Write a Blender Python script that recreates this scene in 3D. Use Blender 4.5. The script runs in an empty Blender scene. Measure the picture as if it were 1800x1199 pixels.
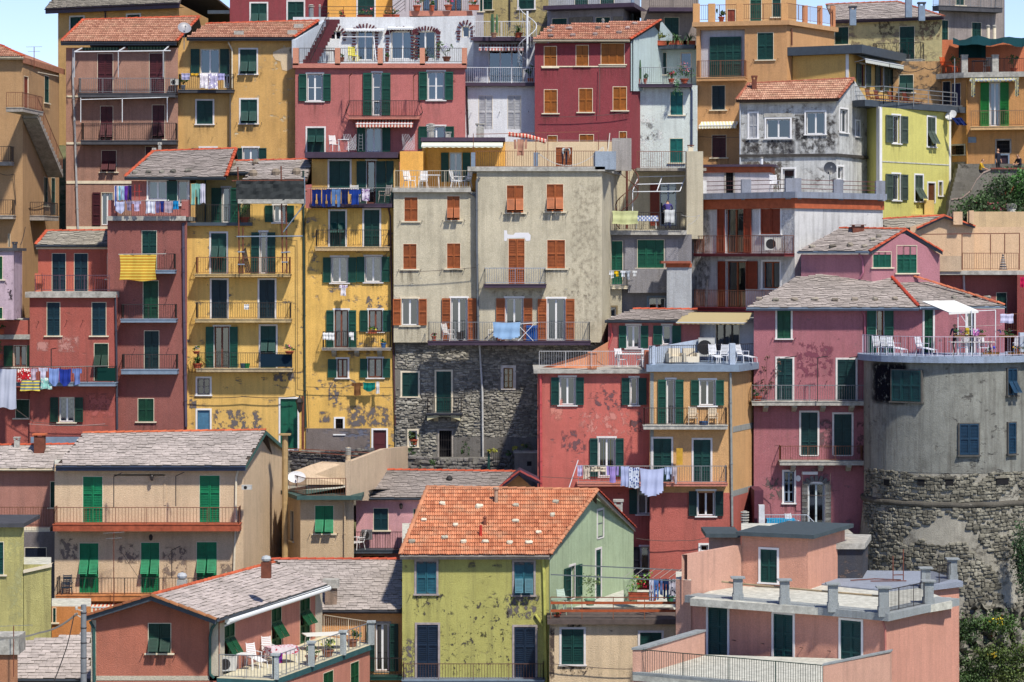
import bpy, bmesh, math, random
from mathutils import Vector, Matrix, noise as mnoise
R=math.radians
random.seed(7)
sc=bpy.context.scene
COL=sc.collection
# ---------------------------------------------------------------- camera, sky, sun, exposure
FP=4800.0; HZ=450.0; ZC=30.0          # focal length in photo pixels, horizon row, camera height
cam_d=bpy.data.cameras.new('camera'); cam=bpy.data.objects.new('camera',cam_d); COL.objects.link(cam)
cam.location=(0,0,ZC); cam.rotation_euler=(R(90),0,0)
cam_d.lens=36*FP/1800; cam_d.sensor_width=36; cam_d.shift_y=-(599.5-HZ)/1800
cam_d.clip_start=1; cam_d.clip_end=6000
sc.camera=cam
SUN=Vector((0.30,-0.50,0.80)).normalized()
world=bpy.data.worlds.new('World'); sc.world=world; world.use_nodes=True
wn=world.node_tree.nodes; wl=world.node_tree.links
bg=wn['Background']; sky=wn.new('ShaderNodeTexSky'); sky.sky_type='NISHITA'; sky.sun_disc=False
sky.sun_elevation=math.asin(SUN.z); sky.sun_rotation=math.atan2(SUN.x,SUN.y)
sky.air_density=1.0; sky.dust_density=0.0; sky.ozone_density=1.4
tn=wn.new('ShaderNodeMix'); tn.data_type='RGBA'; tn.blend_type='MULTIPLY'; tn.inputs[0].default_value=1; tn.inputs[7].default_value=(.92,.88,1.0,1); wl.new(sky.outputs[0],tn.inputs[6]); wl.new(tn.outputs[2],bg.inputs[0]); bg.inputs[1].default_value=0.105; sky.altitude=2500
sd=bpy.data.lights.new('sun','SUN'); sd.energy=3.7; sd.angle=R(3.0); sd.color=(1.0,0.93,0.80)
so=bpy.data.objects.new('sun',sd); COL.objects.link(so)
so.rotation_euler=(-SUN).to_track_quat('-Z','Y').to_euler(); so.location=(60,60,90)
sc.view_settings.view_transform='Standard'; sc.view_settings.look='None'
sc.view_settings.exposure=0.70; sc.view_settings.gamma=1.0
sc.view_settings.use_curve_mapping=False
sc.cycles.max_bounces=5; sc.cycles.diffuse_bounces=3; sc.cycles.glossy_bounces=2
sc.cycles.transmission_bounces=3; sc.cycles.transparent_max_bounces=8
sc.cycles.caustics_reflective=False; sc.cycles.caustics_refractive=False

# ---------------------------------------------------------------- colour and materials
def lin(c,k=1.0):
    o=[]
    for v in c:
        v=v/255.0
        o.append((v/12.92 if v<=0.04045 else ((v+0.055)/1.055)**2.4)*k)
    return (o[0],o[1],o[2],1.0)
WK=0.80       # photographed wall tone -> base colour
_m={}
def newmat(name):
    m=bpy.data.materials.new(name); m.use_nodes=True
    nt=m.node_tree; return m,nt,nt.nodes,nt.links,nt.nodes['Principled BSDF']
def mixc(N,L,fac,a,b,mode='MIX'):
    n=N.new('ShaderNodeMix'); n.data_type='RGBA'; n.blend_type=mode
    for s,v in ((n.inputs[0],fac),(n.inputs[6],a),(n.inputs[7],b)):
        if hasattr(v,'is_linked') or hasattr(v,'links'): L.new(v,s)
        else: s.default_value=v
    return n.outputs[2]
def noisen(N,L,vec,scale,detail=4,rough=.55):
    n=N.new('ShaderNodeTexNoise'); n.inputs['Scale'].default_value=scale
    n.inputs['Detail'].default_value=detail; n.inputs['Roughness'].default_value=rough
    L.new(vec,n.inputs['Vector']); return n.outputs[0]
def ramp(N,L,v,a,b,ca=(0,0,0,1),cb=(1,1,1,1)):
    n=N.new('ShaderNodeValToRGB'); n.color_ramp.elements[0].position=a; n.color_ramp.elements[1].position=b
    n.color_ramp.elements[0].color=ca; n.color_ramp.elements[1].color=cb
    L.new(v,n.inputs[0]); return n.outputs[0]
def mapping(N,L,vec,scale=(1,1,1),loc=(0,0,0)):
    n=N.new('ShaderNodeMapping'); n.inputs['Scale'].default_value=scale; n.inputs['Location'].default_value=loc
    L.new(vec,n.inputs[0]); return n.outputs[0]
def mathn(N,L,op,a,b):
    n=N.new('ShaderNodeMath'); n.operation=op
    for s,v in ((n.inputs[0],a),(n.inputs[1],b)):
        if isinstance(v,(int,float)): s.default_value=v
        else: L.new(v,s)
    return n.outputs[0]
PT=lambda q:.80-.6*q
def plaster(rgb,var=.5,streak=.5,peel=0.0,peelcol=(120,112,108),grime=.25,seed=0,patch=0.0,patchcol=(230,225,215)):
    key=('pl',rgb,var,streak,peel,peelcol,grime,seed,patch)
    if key in _m: return _m[key]
    m,nt,N,L,P=newmat('plaster')
    g=N.new('ShaderNodeNewGeometry').outputs['Position']
    v=mapping(N,L,g,(1,1,1),(seed*7.3,seed*3.1,seed*1.7))
    r_,g_,b_=rgb
    if r_>g_*1.35 and b_>g_*.75: g_,b_=g_*1.05,b_*.97
    elif r_>b_*1.25: r_,b_=min(248,r_*1.03),b_*1.0
    c=lin((r_,g_,b_),WK)
    dark=tuple(x*(1-.30*var) for x in c[:3])+(1,); paler=tuple(min(.9,x*(1+.26*var)+.012*var) for x in c[:3])+(1,)  # mottling runs between a darker and a paler plaster tone
    big=ramp(N,L,noisen(N,L,v,.42,7,.66),.33,.68)
    col=mixc(N,L,big,dark,paler)
    med=ramp(N,L,noisen(N,L,v,2.2,8,.72),.36,.68)
    col=mixc(N,L,mathn(N,L,'MULTIPLY',med,.55*var+.12),col,tuple(min(.9,x*1.25+.02) for x in c[:3])+(1,))
    gr=ramp(N,L,noisen(N,L,v,16,3,.8),.34,.66)
    col=mixc(N,L,mathn(N,L,'MULTIPLY',gr,.55),col,tuple(x*.64 for x in c[:3])+(1,))
    sv=mapping(N,L,v,(2.4,2.4,.16))
    st=ramp(N,L,noisen(N,L,sv,1.3,5,.65),.46,.74)
    col=mixc(N,L,mathn(N,L,'MULTIPLY',st,.5*streak),col,lin((92,86,80),.55))
    if grime:
        gm=ramp(N,L,noisen(N,L,v,.8,8,.72),.55,.78)
        col=mixc(N,L,mathn(N,L,'MULTIPLY',gm,grime),col,lin((96,90,86),.6))
    if patch:
        pm=ramp(N,L,noisen(N,L,mapping(N,L,v,(1,1,1.2),(3,9,5)),.55,7,.6),PT(patch)+.02,PT(patch)+.04)
        col=mixc(N,L,pm,col,lin(patchcol,.8))
    bh=noisen(N,L,v,20,5,.7)
    if peel:
        a=ramp(N,L,noisen(N,L,mapping(N,L,v,(1,1,1.6),(9,2,1)),1.7,9,.68),PT(peel),PT(peel)+.07)
        b=ramp(N,L,noisen(N,L,v,.28,2,.5),.44,.56)
        pm=mathn(N,L,'MULTIPLY',a,b)
        col=mixc(N,L,pm,col,lin(peelcol,.75))
        bh=mathn(N,L,'SUBTRACT',bh,mathn(N,L,'MULTIPLY',pm,.9))
    hs=N.new('ShaderNodeHueSaturation'); hs.inputs['Saturation'].default_value=SATK; L.new(col,hs.inputs['Color'])
    L.new(hs.outputs[0],P.inputs['Base Color']); P.inputs['Roughness'].default_value=.9
    P.inputs['Specular IOR Level'].default_value=.2
    bp=N.new('ShaderNodeBump'); bp.inputs['Strength'].default_value=.9; bp.inputs['Distance'].default_value=.04
    L.new(bh,bp.inputs['Height']); L.new(bp.outputs[0],P.inputs['Normal'])
    _m[key]=m; return m
SATK=0.90
def paint(rgb,rough=.5,k=.75,var=.25,metal=0.0,island=0.0,objr=0.0,spec=.35):
    key=('pt',rgb,rough,k,var,metal,island,objr)
    if key in _m: return _m[key]
    m,nt,N,L,P=newmat('paint')
    geo=N.new('ShaderNodeNewGeometry')
    c=lin(rgb,k)
    f=ramp(N,L,noisen(N,L,geo.outputs['Position'],3.2,6,.7),.3,.72)
    col=mixc(N,L,f,tuple(x*(1-var) for x in c[:3])+(1,),tuple(min(.92,x*(1+var)+.01*var) for x in c[:3])+(1,))
    if var: col=mixc(N,L,mathn(N,L,'MULTIPLY',ramp(N,L,noisen(N,L,geo.outputs['Position'],11,5,.75),.5,.75),var*.9),col,lin((88,78,68),.6))
    if island:
        r=geo.outputs['Random Per Island']
        col=mixc(N,L,mathn(N,L,'MULTIPLY',r,island),col,tuple(x*.35 for x in c[:3])+(1,))
    if objr:
        oi=N.new('ShaderNodeObjectInfo').outputs['Random']
        col=mixc(N,L,mathn(N,L,'MULTIPLY',oi,objr),col,tuple(x*.4 for x in c[:3])+(1,))
    L.new(col,P.inputs['Base Color']); P.inputs['Roughness'].default_value=rough; P.inputs['Metallic'].default_value=metal
    P.inputs['Specular IOR Level'].default_value=spec
    _m[key]=m; return m
def glassmat():
    if 'glass' in _m: return _m['glass']
    m,nt,N,L,P=newmat('window_glass'); N.remove(P)
    out=N['Material Output']; gl=N.new('ShaderNodeBsdfGlossy'); gl.inputs['Roughness'].default_value=.04; gl.inputs['Color'].default_value=(.8,.88,.95,1)
    tr=N.new('ShaderNodeBsdfTransparent'); tr.inputs['Color'].default_value=(.50,.56,.60,1)
    mx=N.new('ShaderNodeMixShader'); fr=N.new('ShaderNodeFresnel'); fr.inputs[0].default_value=1.5
    a=mathn(N,L,'ADD',fr.outputs[0],.10)
    L.new(a,mx.inputs[0]); L.new(tr.outputs[0],mx.inputs[1]); L.new(gl.outputs[0],mx.inputs[2]); L.new(mx.outputs[0],out.inputs['Surface'])
    _m['glass']=m; return m
def roofmat(kind,rgb):
    key=('rf',kind,rgb)
    if key in _m: return _m[key]
    m,nt,N,L,P=newmat('roof_'+kind)
    geo=N.new('ShaderNodeNewGeometry'); g=geo.outputs['Position']; r=mathn(N,L,'FRACT',mathn(N,L,'ADD',geo.outputs['Random Per Island'],N.new('ShaderNodeObjectInfo').outputs['Random']),0)
    c=lin(rgb,.8)
    if kind=='clay':
        col=mixc(N,L,r,tuple(x*.70 for x in c[:3])+(1,),(min(.9,c[0]*1.1),min(.9,c[1]*1.3),c[2]*1.35,1))
        col=mixc(N,L,mathn(N,L,'MULTIPLY',ramp(N,L,noisen(N,L,g,1.1,7,.7),.5,.72),.55),col,lin((205,180,150),.7))
        col=mixc(N,L,mathn(N,L,'MULTIPLY',ramp(N,L,noisen(N,L,g,5,6,.75),.55,.74),.5),col,lin((70,50,44),.5))
    else:
        c=lin((rgb[0],int(rgb[1]*.97),int(rgb[2]*1.0)),.66); col=mixc(N,L,r,tuple(x*.84 for x in c[:3])+(1,),tuple(min(.9,x*1.12) for x in c[:3])+(1,))
        col=mixc(N,L,mathn(N,L,'MULTIPLY',ramp(N,L,noisen(N,L,mapping(N,L,g,(1,1,2.5)),.55,8,.7),.44,.74),.55),col,lin((112,108,100),.6))
        col=mixc(N,L,mathn(N,L,'MULTIPLY',ramp(N,L,noisen(N,L,g,6,6,.75),.5,.72),.5),col,lin((62,58,54),.5))
    L.new(col,P.inputs['Base Color']); P.inputs['Roughness'].default_value=.85; P.inputs['Specular IOR Level'].default_value=.25
    bp=N.new('ShaderNodeBump'); bp.inputs['Strength'].default_value=.4; bp.inputs['Distance'].default_value=.02
    L.new(noisen(N,L,g,22,4,.7),bp.inputs['Height']); L.new(bp.outputs[0],P.inputs['Normal'])
    _m[key]=m; return m
def stonemat(rgb,lichen=.4,obj=True):
    key=('st',rgb,lichen,obj)
    if key in _m: return _m[key]
    m,nt,N,L,P=newmat('stone')
    geo=N.new('ShaderNodeNewGeometry'); g=geo.outputs['Position']
    r=N.new('ShaderNodeObjectInfo').outputs['Random'] if obj else geo.outputs['Random Per Island']
    c=lin(rgb,.8)
    col=mixc(N,L,r,tuple(x*.45 for x in c[:3])+(1,),tuple(min(.9,x*1.5) for x in c[:3])+(1,))
    col=mixc(N,L,mathn(N,L,'MULTIPLY',ramp(N,L,noisen(N,L,g,.9,8,.75),.50,.60),lichen),col,lin((196,192,176),.75))
    col=mixc(N,L,mathn(N,L,'MULTIPLY',ramp(N,L,noisen(N,L,g,7,6,.75),.5,.7),.55),col,lin((50,48,44),.5))
    L.new(col,P.inputs['Base Color']); P.inputs['Roughness'].default_value=.92
    bp=N.new('ShaderNodeBump'); bp.inputs['Strength'].default_value=.7; bp.inputs['Distance'].default_value=.05
    L.new(noisen(N,L,g,9,6,.7),bp.inputs['Height']); L.new(bp.outputs[0],P.inputs['Normal'])
    _m[key]=m; return m
def clothmat(rgb,pat=None,rgb2=(255,255,255)):
    key=('cl',rgb,pat,rgb2)
    if key in _m: return _m[key]
    m,nt,N,L,P=newmat('cloth'); c=lin(rgb,.78); c2=lin(rgb2,.78)
    oc=N.new('ShaderNodeTexCoord').outputs['Object']
    col=mixc(N,L,noisen(N,L,oc,6,3),tuple(x*.9 for x in c[:3])+(1,),c)
    if pat=='stripe' or pat=='vstripe':
        w=N.new('ShaderNodeTexWave'); w.bands_direction='Z' if pat=='stripe' else 'X'; w.inputs['Scale'].default_value=1.9 if pat=='stripe' else 1.6
        L.new(oc,w.inputs[0]); col=mixc(N,L,ramp(N,L,w.outputs[1],.48,.56),col,c2)
    elif pat=='print':
        vo=N.new('ShaderNodeTexVoronoi'); vo.inputs['Scale'].default_value=7; L.new(oc,vo.inputs['Vector'])
        col=mixc(N,L,ramp(N,L,vo.outputs['Distance'],.33,.40),c2,col)
    elif pat=='check':
        k=N.new('ShaderNodeTexChecker'); k.inputs['Scale'].default_value=9; L.new(oc,k.inputs[0]); k.inputs[1].default_value=c; k.inputs[2].default_value=c2; col=k.outputs[0]
    L.new(col,P.inputs['Base Color']); P.inputs['Roughness'].default_value=.95; P.inputs['Specular IOR Level'].default_value=.1
    _m[key]=m; return m
def stainmat(rgb=(84,72,62),edge=.0,key='stain',lo=.46,hi=.72,amt=.75):
    if key in _m: return _m[key]
    m,nt,N,L,P=newmat('stain'); N.remove(P); out=N['Material Output']
    tc=N.new('ShaderNodeTexCoord'); g=N.new('ShaderNodeNewGeometry').outputs['Position']
    n=ramp(N,L,noisen(N,L,mapping(N,L,g,(7,7,.5) if key=='stain' else (3.4,3.4,2.8)),1.0,7,.7),lo,hi)
    sp=N.new('ShaderNodeSeparateXYZ'); L.new(tc.outputs['Generated'],sp.inputs[0])
    z=sp.outputs[2]; x=sp.outputs[0]
    f=mathn(N,L,'POWER',z,1.4) if key=='stain' else mathn(N,L,'MINIMUM',mathn(N,L,'MULTIPLY',mathn(N,L,'MULTIPLY',z,mathn(N,L,'SUBTRACT',1.0,z)),9.0),1.0)
    fx=mathn(N,L,'MINIMUM',mathn(N,L,'MULTIPLY',mathn(N,L,'MULTIPLY',x,mathn(N,L,'SUBTRACT',1.0,x)),8.0),1.0)
    a=mathn(N,L,'MULTIPLY',mathn(N,L,'MULTIPLY',mathn(N,L,'MULTIPLY',n,f),fx),amt)
    d=N.new('ShaderNodeBsdfDiffuse'); d.inputs[0].default_value=lin(rgb,.7); t=N.new('ShaderNodeBsdfTransparent'); mx=N.new('ShaderNodeMixShader')
    L.new(a,mx.inputs[0]); L.new(t.outputs[0],mx.inputs[1]); L.new(d.outputs[0],mx.inputs[2]); L.new(mx.outputs[0],out.inputs['Surface']); _m[key]=m; return m
def leafmat(rgb):
    key=('lf',rgb)
    if key in _m: return _m[key]
    m,nt,N,L,P=newmat('leaf'); c=lin(rgb,.9)
    r=N.new('ShaderNodeNewGeometry').outputs['Random Per Island']
    L.new(mixc(N,L,r,tuple(x*.45 for x in c[:3])+(1,),tuple(min(.9,x*1.5) for x in c[:3])+(1,)),P.inputs['Base Color'])
    P.inputs['Roughness'].default_value=.6
    try: P.inputs['Transmission Weight'].default_value=0
    except: pass
    _m[key]=m; return m
# palette
WHITE=paint((236,236,238),.5,.8,.08); CREAM=paint((226,214,190),.7,.8,.15); TRIMW=paint((226,222,222),.6,.78,.15)
GREEN=(8,78,72); GREEN2=(14,92,76); BRIGHT=(10,150,98); ORANGE=(196,104,54); BLUET=(46,118,138); MAROON=(96,34,44); NAVY=(16,52,92); WSH=(228,230,236); GREYG=(92,108,98); BROWN=(150,62,40); OCHSH=(196,116,36)
DARKMETAL=paint((52,46,46),.5,.7,.3); GREYMETAL=paint((128,132,138),.45,.8,.2); RUST=paint((122,66,48),.7,.7,.4); WHITEMETAL=paint((228,232,238),.4,.8,.05)
BROWNMETAL=paint((132,84,62),.6,.7,.3); GREENMETAL=paint((22,66,58),.5,.7,.2); SLABG=paint((168,160,152),.9,.75,.4); SLABD=paint((74,76,84),.8,.7,.3)
FASC=paint((72,82,94),.5,.7,.2); FASP=paint((70,54,74),.5,.7,.2); BLUEG=paint((128,146,168),.6,.75,.2); CONC=paint((178,176,170),.95,.75,.45)
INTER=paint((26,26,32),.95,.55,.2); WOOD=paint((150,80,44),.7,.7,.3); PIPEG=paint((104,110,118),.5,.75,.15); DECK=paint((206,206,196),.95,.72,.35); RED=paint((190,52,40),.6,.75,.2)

# ---------------------------------------------------------------- geometry helpers
def W3(px,py,Y): return Vector(((px-900)*Y/FP, Y, ZC+(HZ-py)*Y/FP))
def ground(y):
    pts=[(60,0),(100,3),(116,7),(130,8),(138,9),(146,10),(152,13.5),(158,20),(166,27),(174,31.5),(184,37),(196,39),(215,36),(300,10),(500,-12),(5000,-12)]
    if y<=pts[0][0]: return pts[0][1]
    for (a,za),(b,zb) in zip(pts,pts[1:]):
        if y<=b: return za+(zb-za)*(y-a)/(b-a)
    return pts[-1][1]
class MB:
    def __init__(s): s.v=[]; s.f=[]; s.m=[]
    def quad(s,a,b,c,d,m=0):
        n=len(s.v); s.v+= [tuple(a),tuple(b),tuple(c),tuple(d)]; s.f.append((n,n+1,n+2,n+3)); s.m.append(m)
    def poly(s,pts,m=0):
        n=len(s.v); s.v+=[tuple(p) for p in pts]; s.f.append(tuple(range(n,n+len(pts)))); s.m.append(m)
    def box(s,x0,x1,y0,y1,z0,z1,m=0,M=None):
        if x1<x0:x0,x1=x1,x0
        if y1<y0:y0,y1=y1,y0
        if z1<z0:z0,z1=z1,z0
        n=len(s.v)
        p=[(x0,y0,z0),(x1,y0,z0),(x1,y1,z0),(x0,y1,z0),(x0,y0,z1),(x1,y0,z1),(x1,y1,z1),(x0,y1,z1)]
        if M is not None: p=[tuple(M@Vector(q)) for q in p]
        s.v+=p
        for f in ((0,3,2,1),(4,5,6,7),(0,1,5,4),(1,2,6,5),(2,3,7,6),(3,0,4,7)):
            s.f.append(tuple(n+i for i in f)); s.m.append(m)
    def bar(s,a,b,r,m=0,n=4):
        a=Vector(a); b=Vector(b); d=b-a
        if d.length<1e-6: return
        d.normalize(); up=Vector((0,0,1)) if abs(d.z)<.95 else Vector((1,0,0))
        u=d.cross(up).normalized(); w=d.cross(u); k=len(s.v)
        for p in (a,b):
            for i in range(n):
                t=2*math.pi*(i+.5)/n; s.v.append(tuple(p+u*(r*math.cos(t))+w*(r*math.sin(t))))
        for i in range(n):
            j=(i+1)%n; s.f.append((k+i,k+j,k+n+j,k+n+i)); s.m.append(m)
        s.f.append(tuple(k+i for i in range(n))[::-1]); s.m.append(m)
        s.f.append(tuple(k+n+i for i in range(n))); s.m.append(m)
    def path(s,pts,r,m=0,n=6):
        for a,b in zip(pts,pts[1:]): s.bar(a,b,r,m,n)
    def lathe(s,prof,n=12,m=0,c=(0,0,0)):
        k=len(s.v)
        for (r,z) in prof:
            for i in range(n):
                t=2*math.pi*i/n; s.v.append((c[0]+r*math.cos(t),c[1]+r*math.sin(t),c[2]+z))
        for j in range(len(prof)-1):
            for i in range(n):
                a=k+j*n+i; b=k+j*n+(i+1)%n; s.f.append((a,b,b+n,a+n)); s.m.append(m)
        s.f.append(tuple(k+i for i in range(n))[::-1]); s.m.append(m)
        s.f.append(tuple(k+(len(prof)-1)*n+i for i in range(n))); s.m.append(m)
    def prism(s,poly,z0,z1,m=0,mt=None):
        n=len(poly)
        for i in range(n):
            a=poly[i]; b=poly[(i+1)%n]
            s.quad((a[0],a[1],z0),(b[0],b[1],z0),(b[0],b[1],z1),(a[0],a[1],z1),m)
        s.poly([(p[0],p[1],z1) for p in poly],m if mt is None else mt); s.poly([(p[0],p[1],z0) for p in poly][::-1],m)
    def mesh(s,name,mats):
        me=bpy.data.meshes.new(name); me.from_pydata(s.v,[],s.f)
        for m in mats: me.materials.append(m)
        if any(s.m): me.polygons.foreach_set('material_index',s.m)
        me.update(); return me
    def build(s,name,mats,parent=None,M=None):
        if not isinstance(mats,(list,tuple)): mats=[mats]
        return mk(name,s.mesh(name,mats),parent,M)
def mk(name,me,parent=None,M=None):
    o=bpy.data.objects.new(name,me); COL.objects.link(o)
    if parent is not None: o.parent=parent
    if M is not None: o.matrix_basis=M
    return o
def tag(o,label=None,cat=None,group=None,kind=None):
    if label: o['label']=label
    if cat: o['category']=cat
    if group: o['group']=group
    if kind: o['kind']=kind
    return o
def rz(a): return Matrix.Rotation(a,4,'Z')
T=Matrix.Translation

class Face:
    """vertical wall plane between two ground points; x=along, y=into the wall, z=height"""
    def __init__(s,p0,p1,b=None):
        s.p0=Vector((p0[0],p0[1],0)); s.p1=Vector((p1[0],p1[1],0)); d=s.p1-s.p0; s.L=d.length; s.th=math.atan2(d.y,d.x)
        s.u=Vector((math.cos(s.th),math.sin(s.th),0)); s.n=Vector((math.sin(s.th),-math.cos(s.th),0))
        s.M=T(s.p0)@rz(s.th); s.holes=[]; s.b=b
    def off(s,d):
        f=Face((s.p0+s.n*d)[:2],(s.p1+s.n*d)[:2],s.b); return f
    def at(s,px,py,d=0):
        dr=Vector(((px-900)/FP,1,(HZ-py)/FP)); o=s.p0+s.n*d
        k=(o.dot(s.n))/dr.dot(s.n)    # camera is at x=y=0
        P=dr*k; return ((P-s.p0).dot(s.u), ZC+P.z)
    def rect(s,x0,y0,x1,y1,d=0):
        ym=(y0+y1)/2; xm=(x0+x1)/2
        return s.at(x0,ym,d)[0],s.at(xm,y1,d)[1],s.at(x1,ym,d)[0],s.at(xm,y0,d)[1]
    def loc(s,M):  # matrix in the house's frame
        return T(-s.b.loc)@s.M@M
    def W(s,u,y,z): return s.M@Vector((u,y,z))

class House:
    all=[]
    def __init__(s,name,label,cat='house',group=None,loc=None):
        s.name=name; s.label=label; s.cat=cat; s.group=group; s.o=None; s.loc=Vector(loc) if loc else None; s.bodies=[]; s.done=False
        if loc: s._mk()
        House.all.append(s)
    def _mk(s):
        s.o=bpy.data.objects.new(s.name,None); COL.objects.link(s.o); s.o.location=s.loc; s.o.empty_display_size=.5
        tag(s.o,s.label,s.cat,s.group)
    def body(s,chain,ytop,mat,depth=8,zbot=None,cap=None,i0=0,name='wall',ztop=None,back='ray'):
        pts=[Vector(((px-900)*Y/FP,Y)) for px,Y in chain]
        if s.o is None:
            s.loc=Vector((pts[0].x,pts[0].y,ground(pts[0].y))); s._mk()
        if ztop is None: ztop=ZC+(HZ-ytop)*chain[i0][1]/FP
        if zbot is None: zbot=ground(min(p.y for p in pts))-2.5
        faces=[Face(a,b,s) for a,b in zip(pts,pts[1:])]
        ym=max(p.y for p in pts)+depth
        if back=='ray': pb=[pts[-1]*(ym/pts[-1].y),pts[0]*(ym/pts[0].y)]
        elif back=='par': pb=[pts[0]+(pts[-1]-pts[1])]
        else: pb=[Vector((pts[-1].x,ym)),Vector((pts[0].x,ym))]
        for f in faces: f.ztop=ztop; f.zbot=zbot
        s.bodies.append((faces,pts,pb,zbot,ztop,mat,cap or DECK,name))
        return faces if len(faces)>1 else faces[0]
    def finish(s):
        for faces,pts,pb,zb,zt,mat,cap,name in s.bodies:
            m=MB()
            for f in faces:
                us=[0,f.L]; zs=[zb,zt]
                hs=[]
                for (a,b,c,d) in f.holes:
                    a=max(a,.02); c=min(c,f.L-.02); b=max(b,zb+.02); d=min(d,zt-.02)
                    if c-a<.05 or d-b<.05: continue
                    hs.append((a,b,c,d)); us+=[a,c]; zs+=[b,d]
                us=sorted(set(round(x,4) for x in us)); zs=sorted(set(round(x,4) for x in zs))
                def w(u,y,z): return f.M@Vector((u,y,z))-s.loc
                for i in range(len(us)-1):
                    for j in range(len(zs)-1):
                        cu=(us[i]+us[i+1])/2; cz=(zs[j]+zs[j+1])/2
                        if us[i+1]-us[i]<1e-4 or zs[j+1]-zs[j]<1e-4: continue
                        if any(a<cu<c and b<cz<d for a,b,c,d in hs): continue
                        m.quad(w(us[i],0,zs[j]),w(us[i+1],0,zs[j]),w(us[i+1],0,zs[j+1]),w(us[i],0,zs[j+1]))
                for a,b,c,d in hs:
                    D=.45
                    m.quad(w(a,0,b),w(c,0,b),w(c,D,b),w(a,D,b)); m.quad(w(a,D,d),w(c,D,d),w(c,0,d),w(a,0,d))
                    m.quad(w(a,0,b),w(a,D,b),w(a,D,d),w(a,0,d)); m.quad(w(c,D,b),w(c,0,b),w(c,0,d),w(c,D,d))
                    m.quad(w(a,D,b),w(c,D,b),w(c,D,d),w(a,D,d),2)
            al=[p for p in pts]+pb
            for i in range(len(pts)-1,len(al)):
                a=al[i]; b=al[(i+1)%len(al)]
                m.quad(Vector((a.x,a.y,zb))-s.loc,Vector((b.x,b.y,zb))-s.loc,Vector((b.x,b.y,zt))-s.loc,Vector((a.x,a.y,zt))-s.loc)
            m.poly([Vector((p.x,p.y,zt))-s.loc for p in al],1)
            m.build(name,[mat,cap,INTER],s.o)
    def part(s,m,name,mats): return m.build(name,mats,s.o,T(-s.loc))     # mesh given in world coordinates

# ---------------------------------------------------------------- shutters
def _shutter_mesh(kind,mat):
    m=MB(); st=.10; t=.07
    def louv(x0,x1,z0,z1,n,M=None):
        for i in range(n):
            z=z0+(z1-z0)*(i+.5)/n; h=(z1-z0)/n
            m.box(x0,x1,-.010,.010,z-h*.27,z+h*.27,0,(M or Matrix())@T((0,.012,0)))
    m.box(0,st,-t/2,t/2,0,1); m.box(1-st,1,-t/2,t/2,0,1)
    m.box(st,1-st,-t/2,t/2,0,.05); m.box(st,1-st,-t/2,t/2,.955,1)
    if kind=='leaf':
        m.box(st,1-st,-t/2,t/2,.49,.54); louv(st,1-st,.05,.49,9); louv(st,1-st,.54,.955,9)
        m.box(st,1-st,.028,.032,.05,.955)
    elif kind=='door':
        for a in (.30,.62): m.box(st,1-st,-t/2,t/2,a,a+.035)
        louv(st,1-st,.05,.30,6); louv(st,1-st,.335,.62,8); louv(st,1-st,.655,.955,8); m.box(st,1-st,.028,.032,.05,.955)
    elif kind=='solid':
        m.box(st,1-st,-t/4,t/4,.05,.955); m.box(st,1-st,-t/2,t/2,.49,.53)
    else:
        lo,mid=(.06,.50) if kind=='flap' else (.40,.68)
        m.box(st,1-st,-t/2,t/2,mid,mid+.04); louv(st,1-st,mid+.04,.955,9); m.box(st,1-st,.028,.032,mid+.04,.955)
        if kind=='flapdoor':
            m.box(st,1-st,-t/2,t/2,.36,.40); louv(st,1-st,.05,.36,8); m.box(st,1-st,.028,.032,.05,.36)
        # swung-out lower flap: hinged at its top, leaning out at the foot
        hgt=(mid-lo); M=T((0,-t/2,mid))
        dy=-.40 if kind=='flap' else -.42
        n0=len(m.v)
        for (a,b,c,d) in ((st*.6,st*1.7,0,1),(1-st*1.7,1-st*.6,0,1),(st*1.7,1-st*1.7,0,.09),(st*1.7,1-st*1.7,.9,1)):
            m.box(a,b,-.018,.018,-hgt*(1-c),-hgt*(1-d))
        for i in range(8):
            z=-hgt*(.1+.8*(i+.5)/8); m.box(st*1.7,1-st*1.7,-.008,.008,z-hgt*.032,z+hgt*.032)
        m.box(st*1.7,1-st*1.7,.009,.012,-hgt*.9,-hgt*.1)
        for i in range(n0,len(m.v)):
            x,y,z=m.v[i]; k=-z/hgt; m.v[i]=(x,y+dy*k-t/2,mid+z*.93)
    return m.mesh('shutter',[mat])
_sh={}
def shutter_mesh(kind,rgb):
    k=(kind,rgb)
    if k not in _sh: _sh[k]=_shutter_mesh(kind,paint(rgb,.55,.62,.28,objr=.35))
    return _sh[k]
_flat={}
def curtain_mesh(rgb,pat):
    k=(rgb,pat)
    if k in _flat: return _flat[k]
    m=MB(); n=22
    for i in range(n):
        a=i/n; b=(i+1)/n; f=lambda t:.035*math.sin(t*31+math.sin(t*9)*2)
        m.quad((a,f(a),0),(b,f(b),0),(b,f(b)*.7,1),(a,f(a)*.7,1))
    _flat[k]=m.mesh('curtain',[clothmat(rgb,pat)]); return _flat[k]
def S(x,y,z): return Matrix.Diagonal((x,y,z,1))
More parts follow.
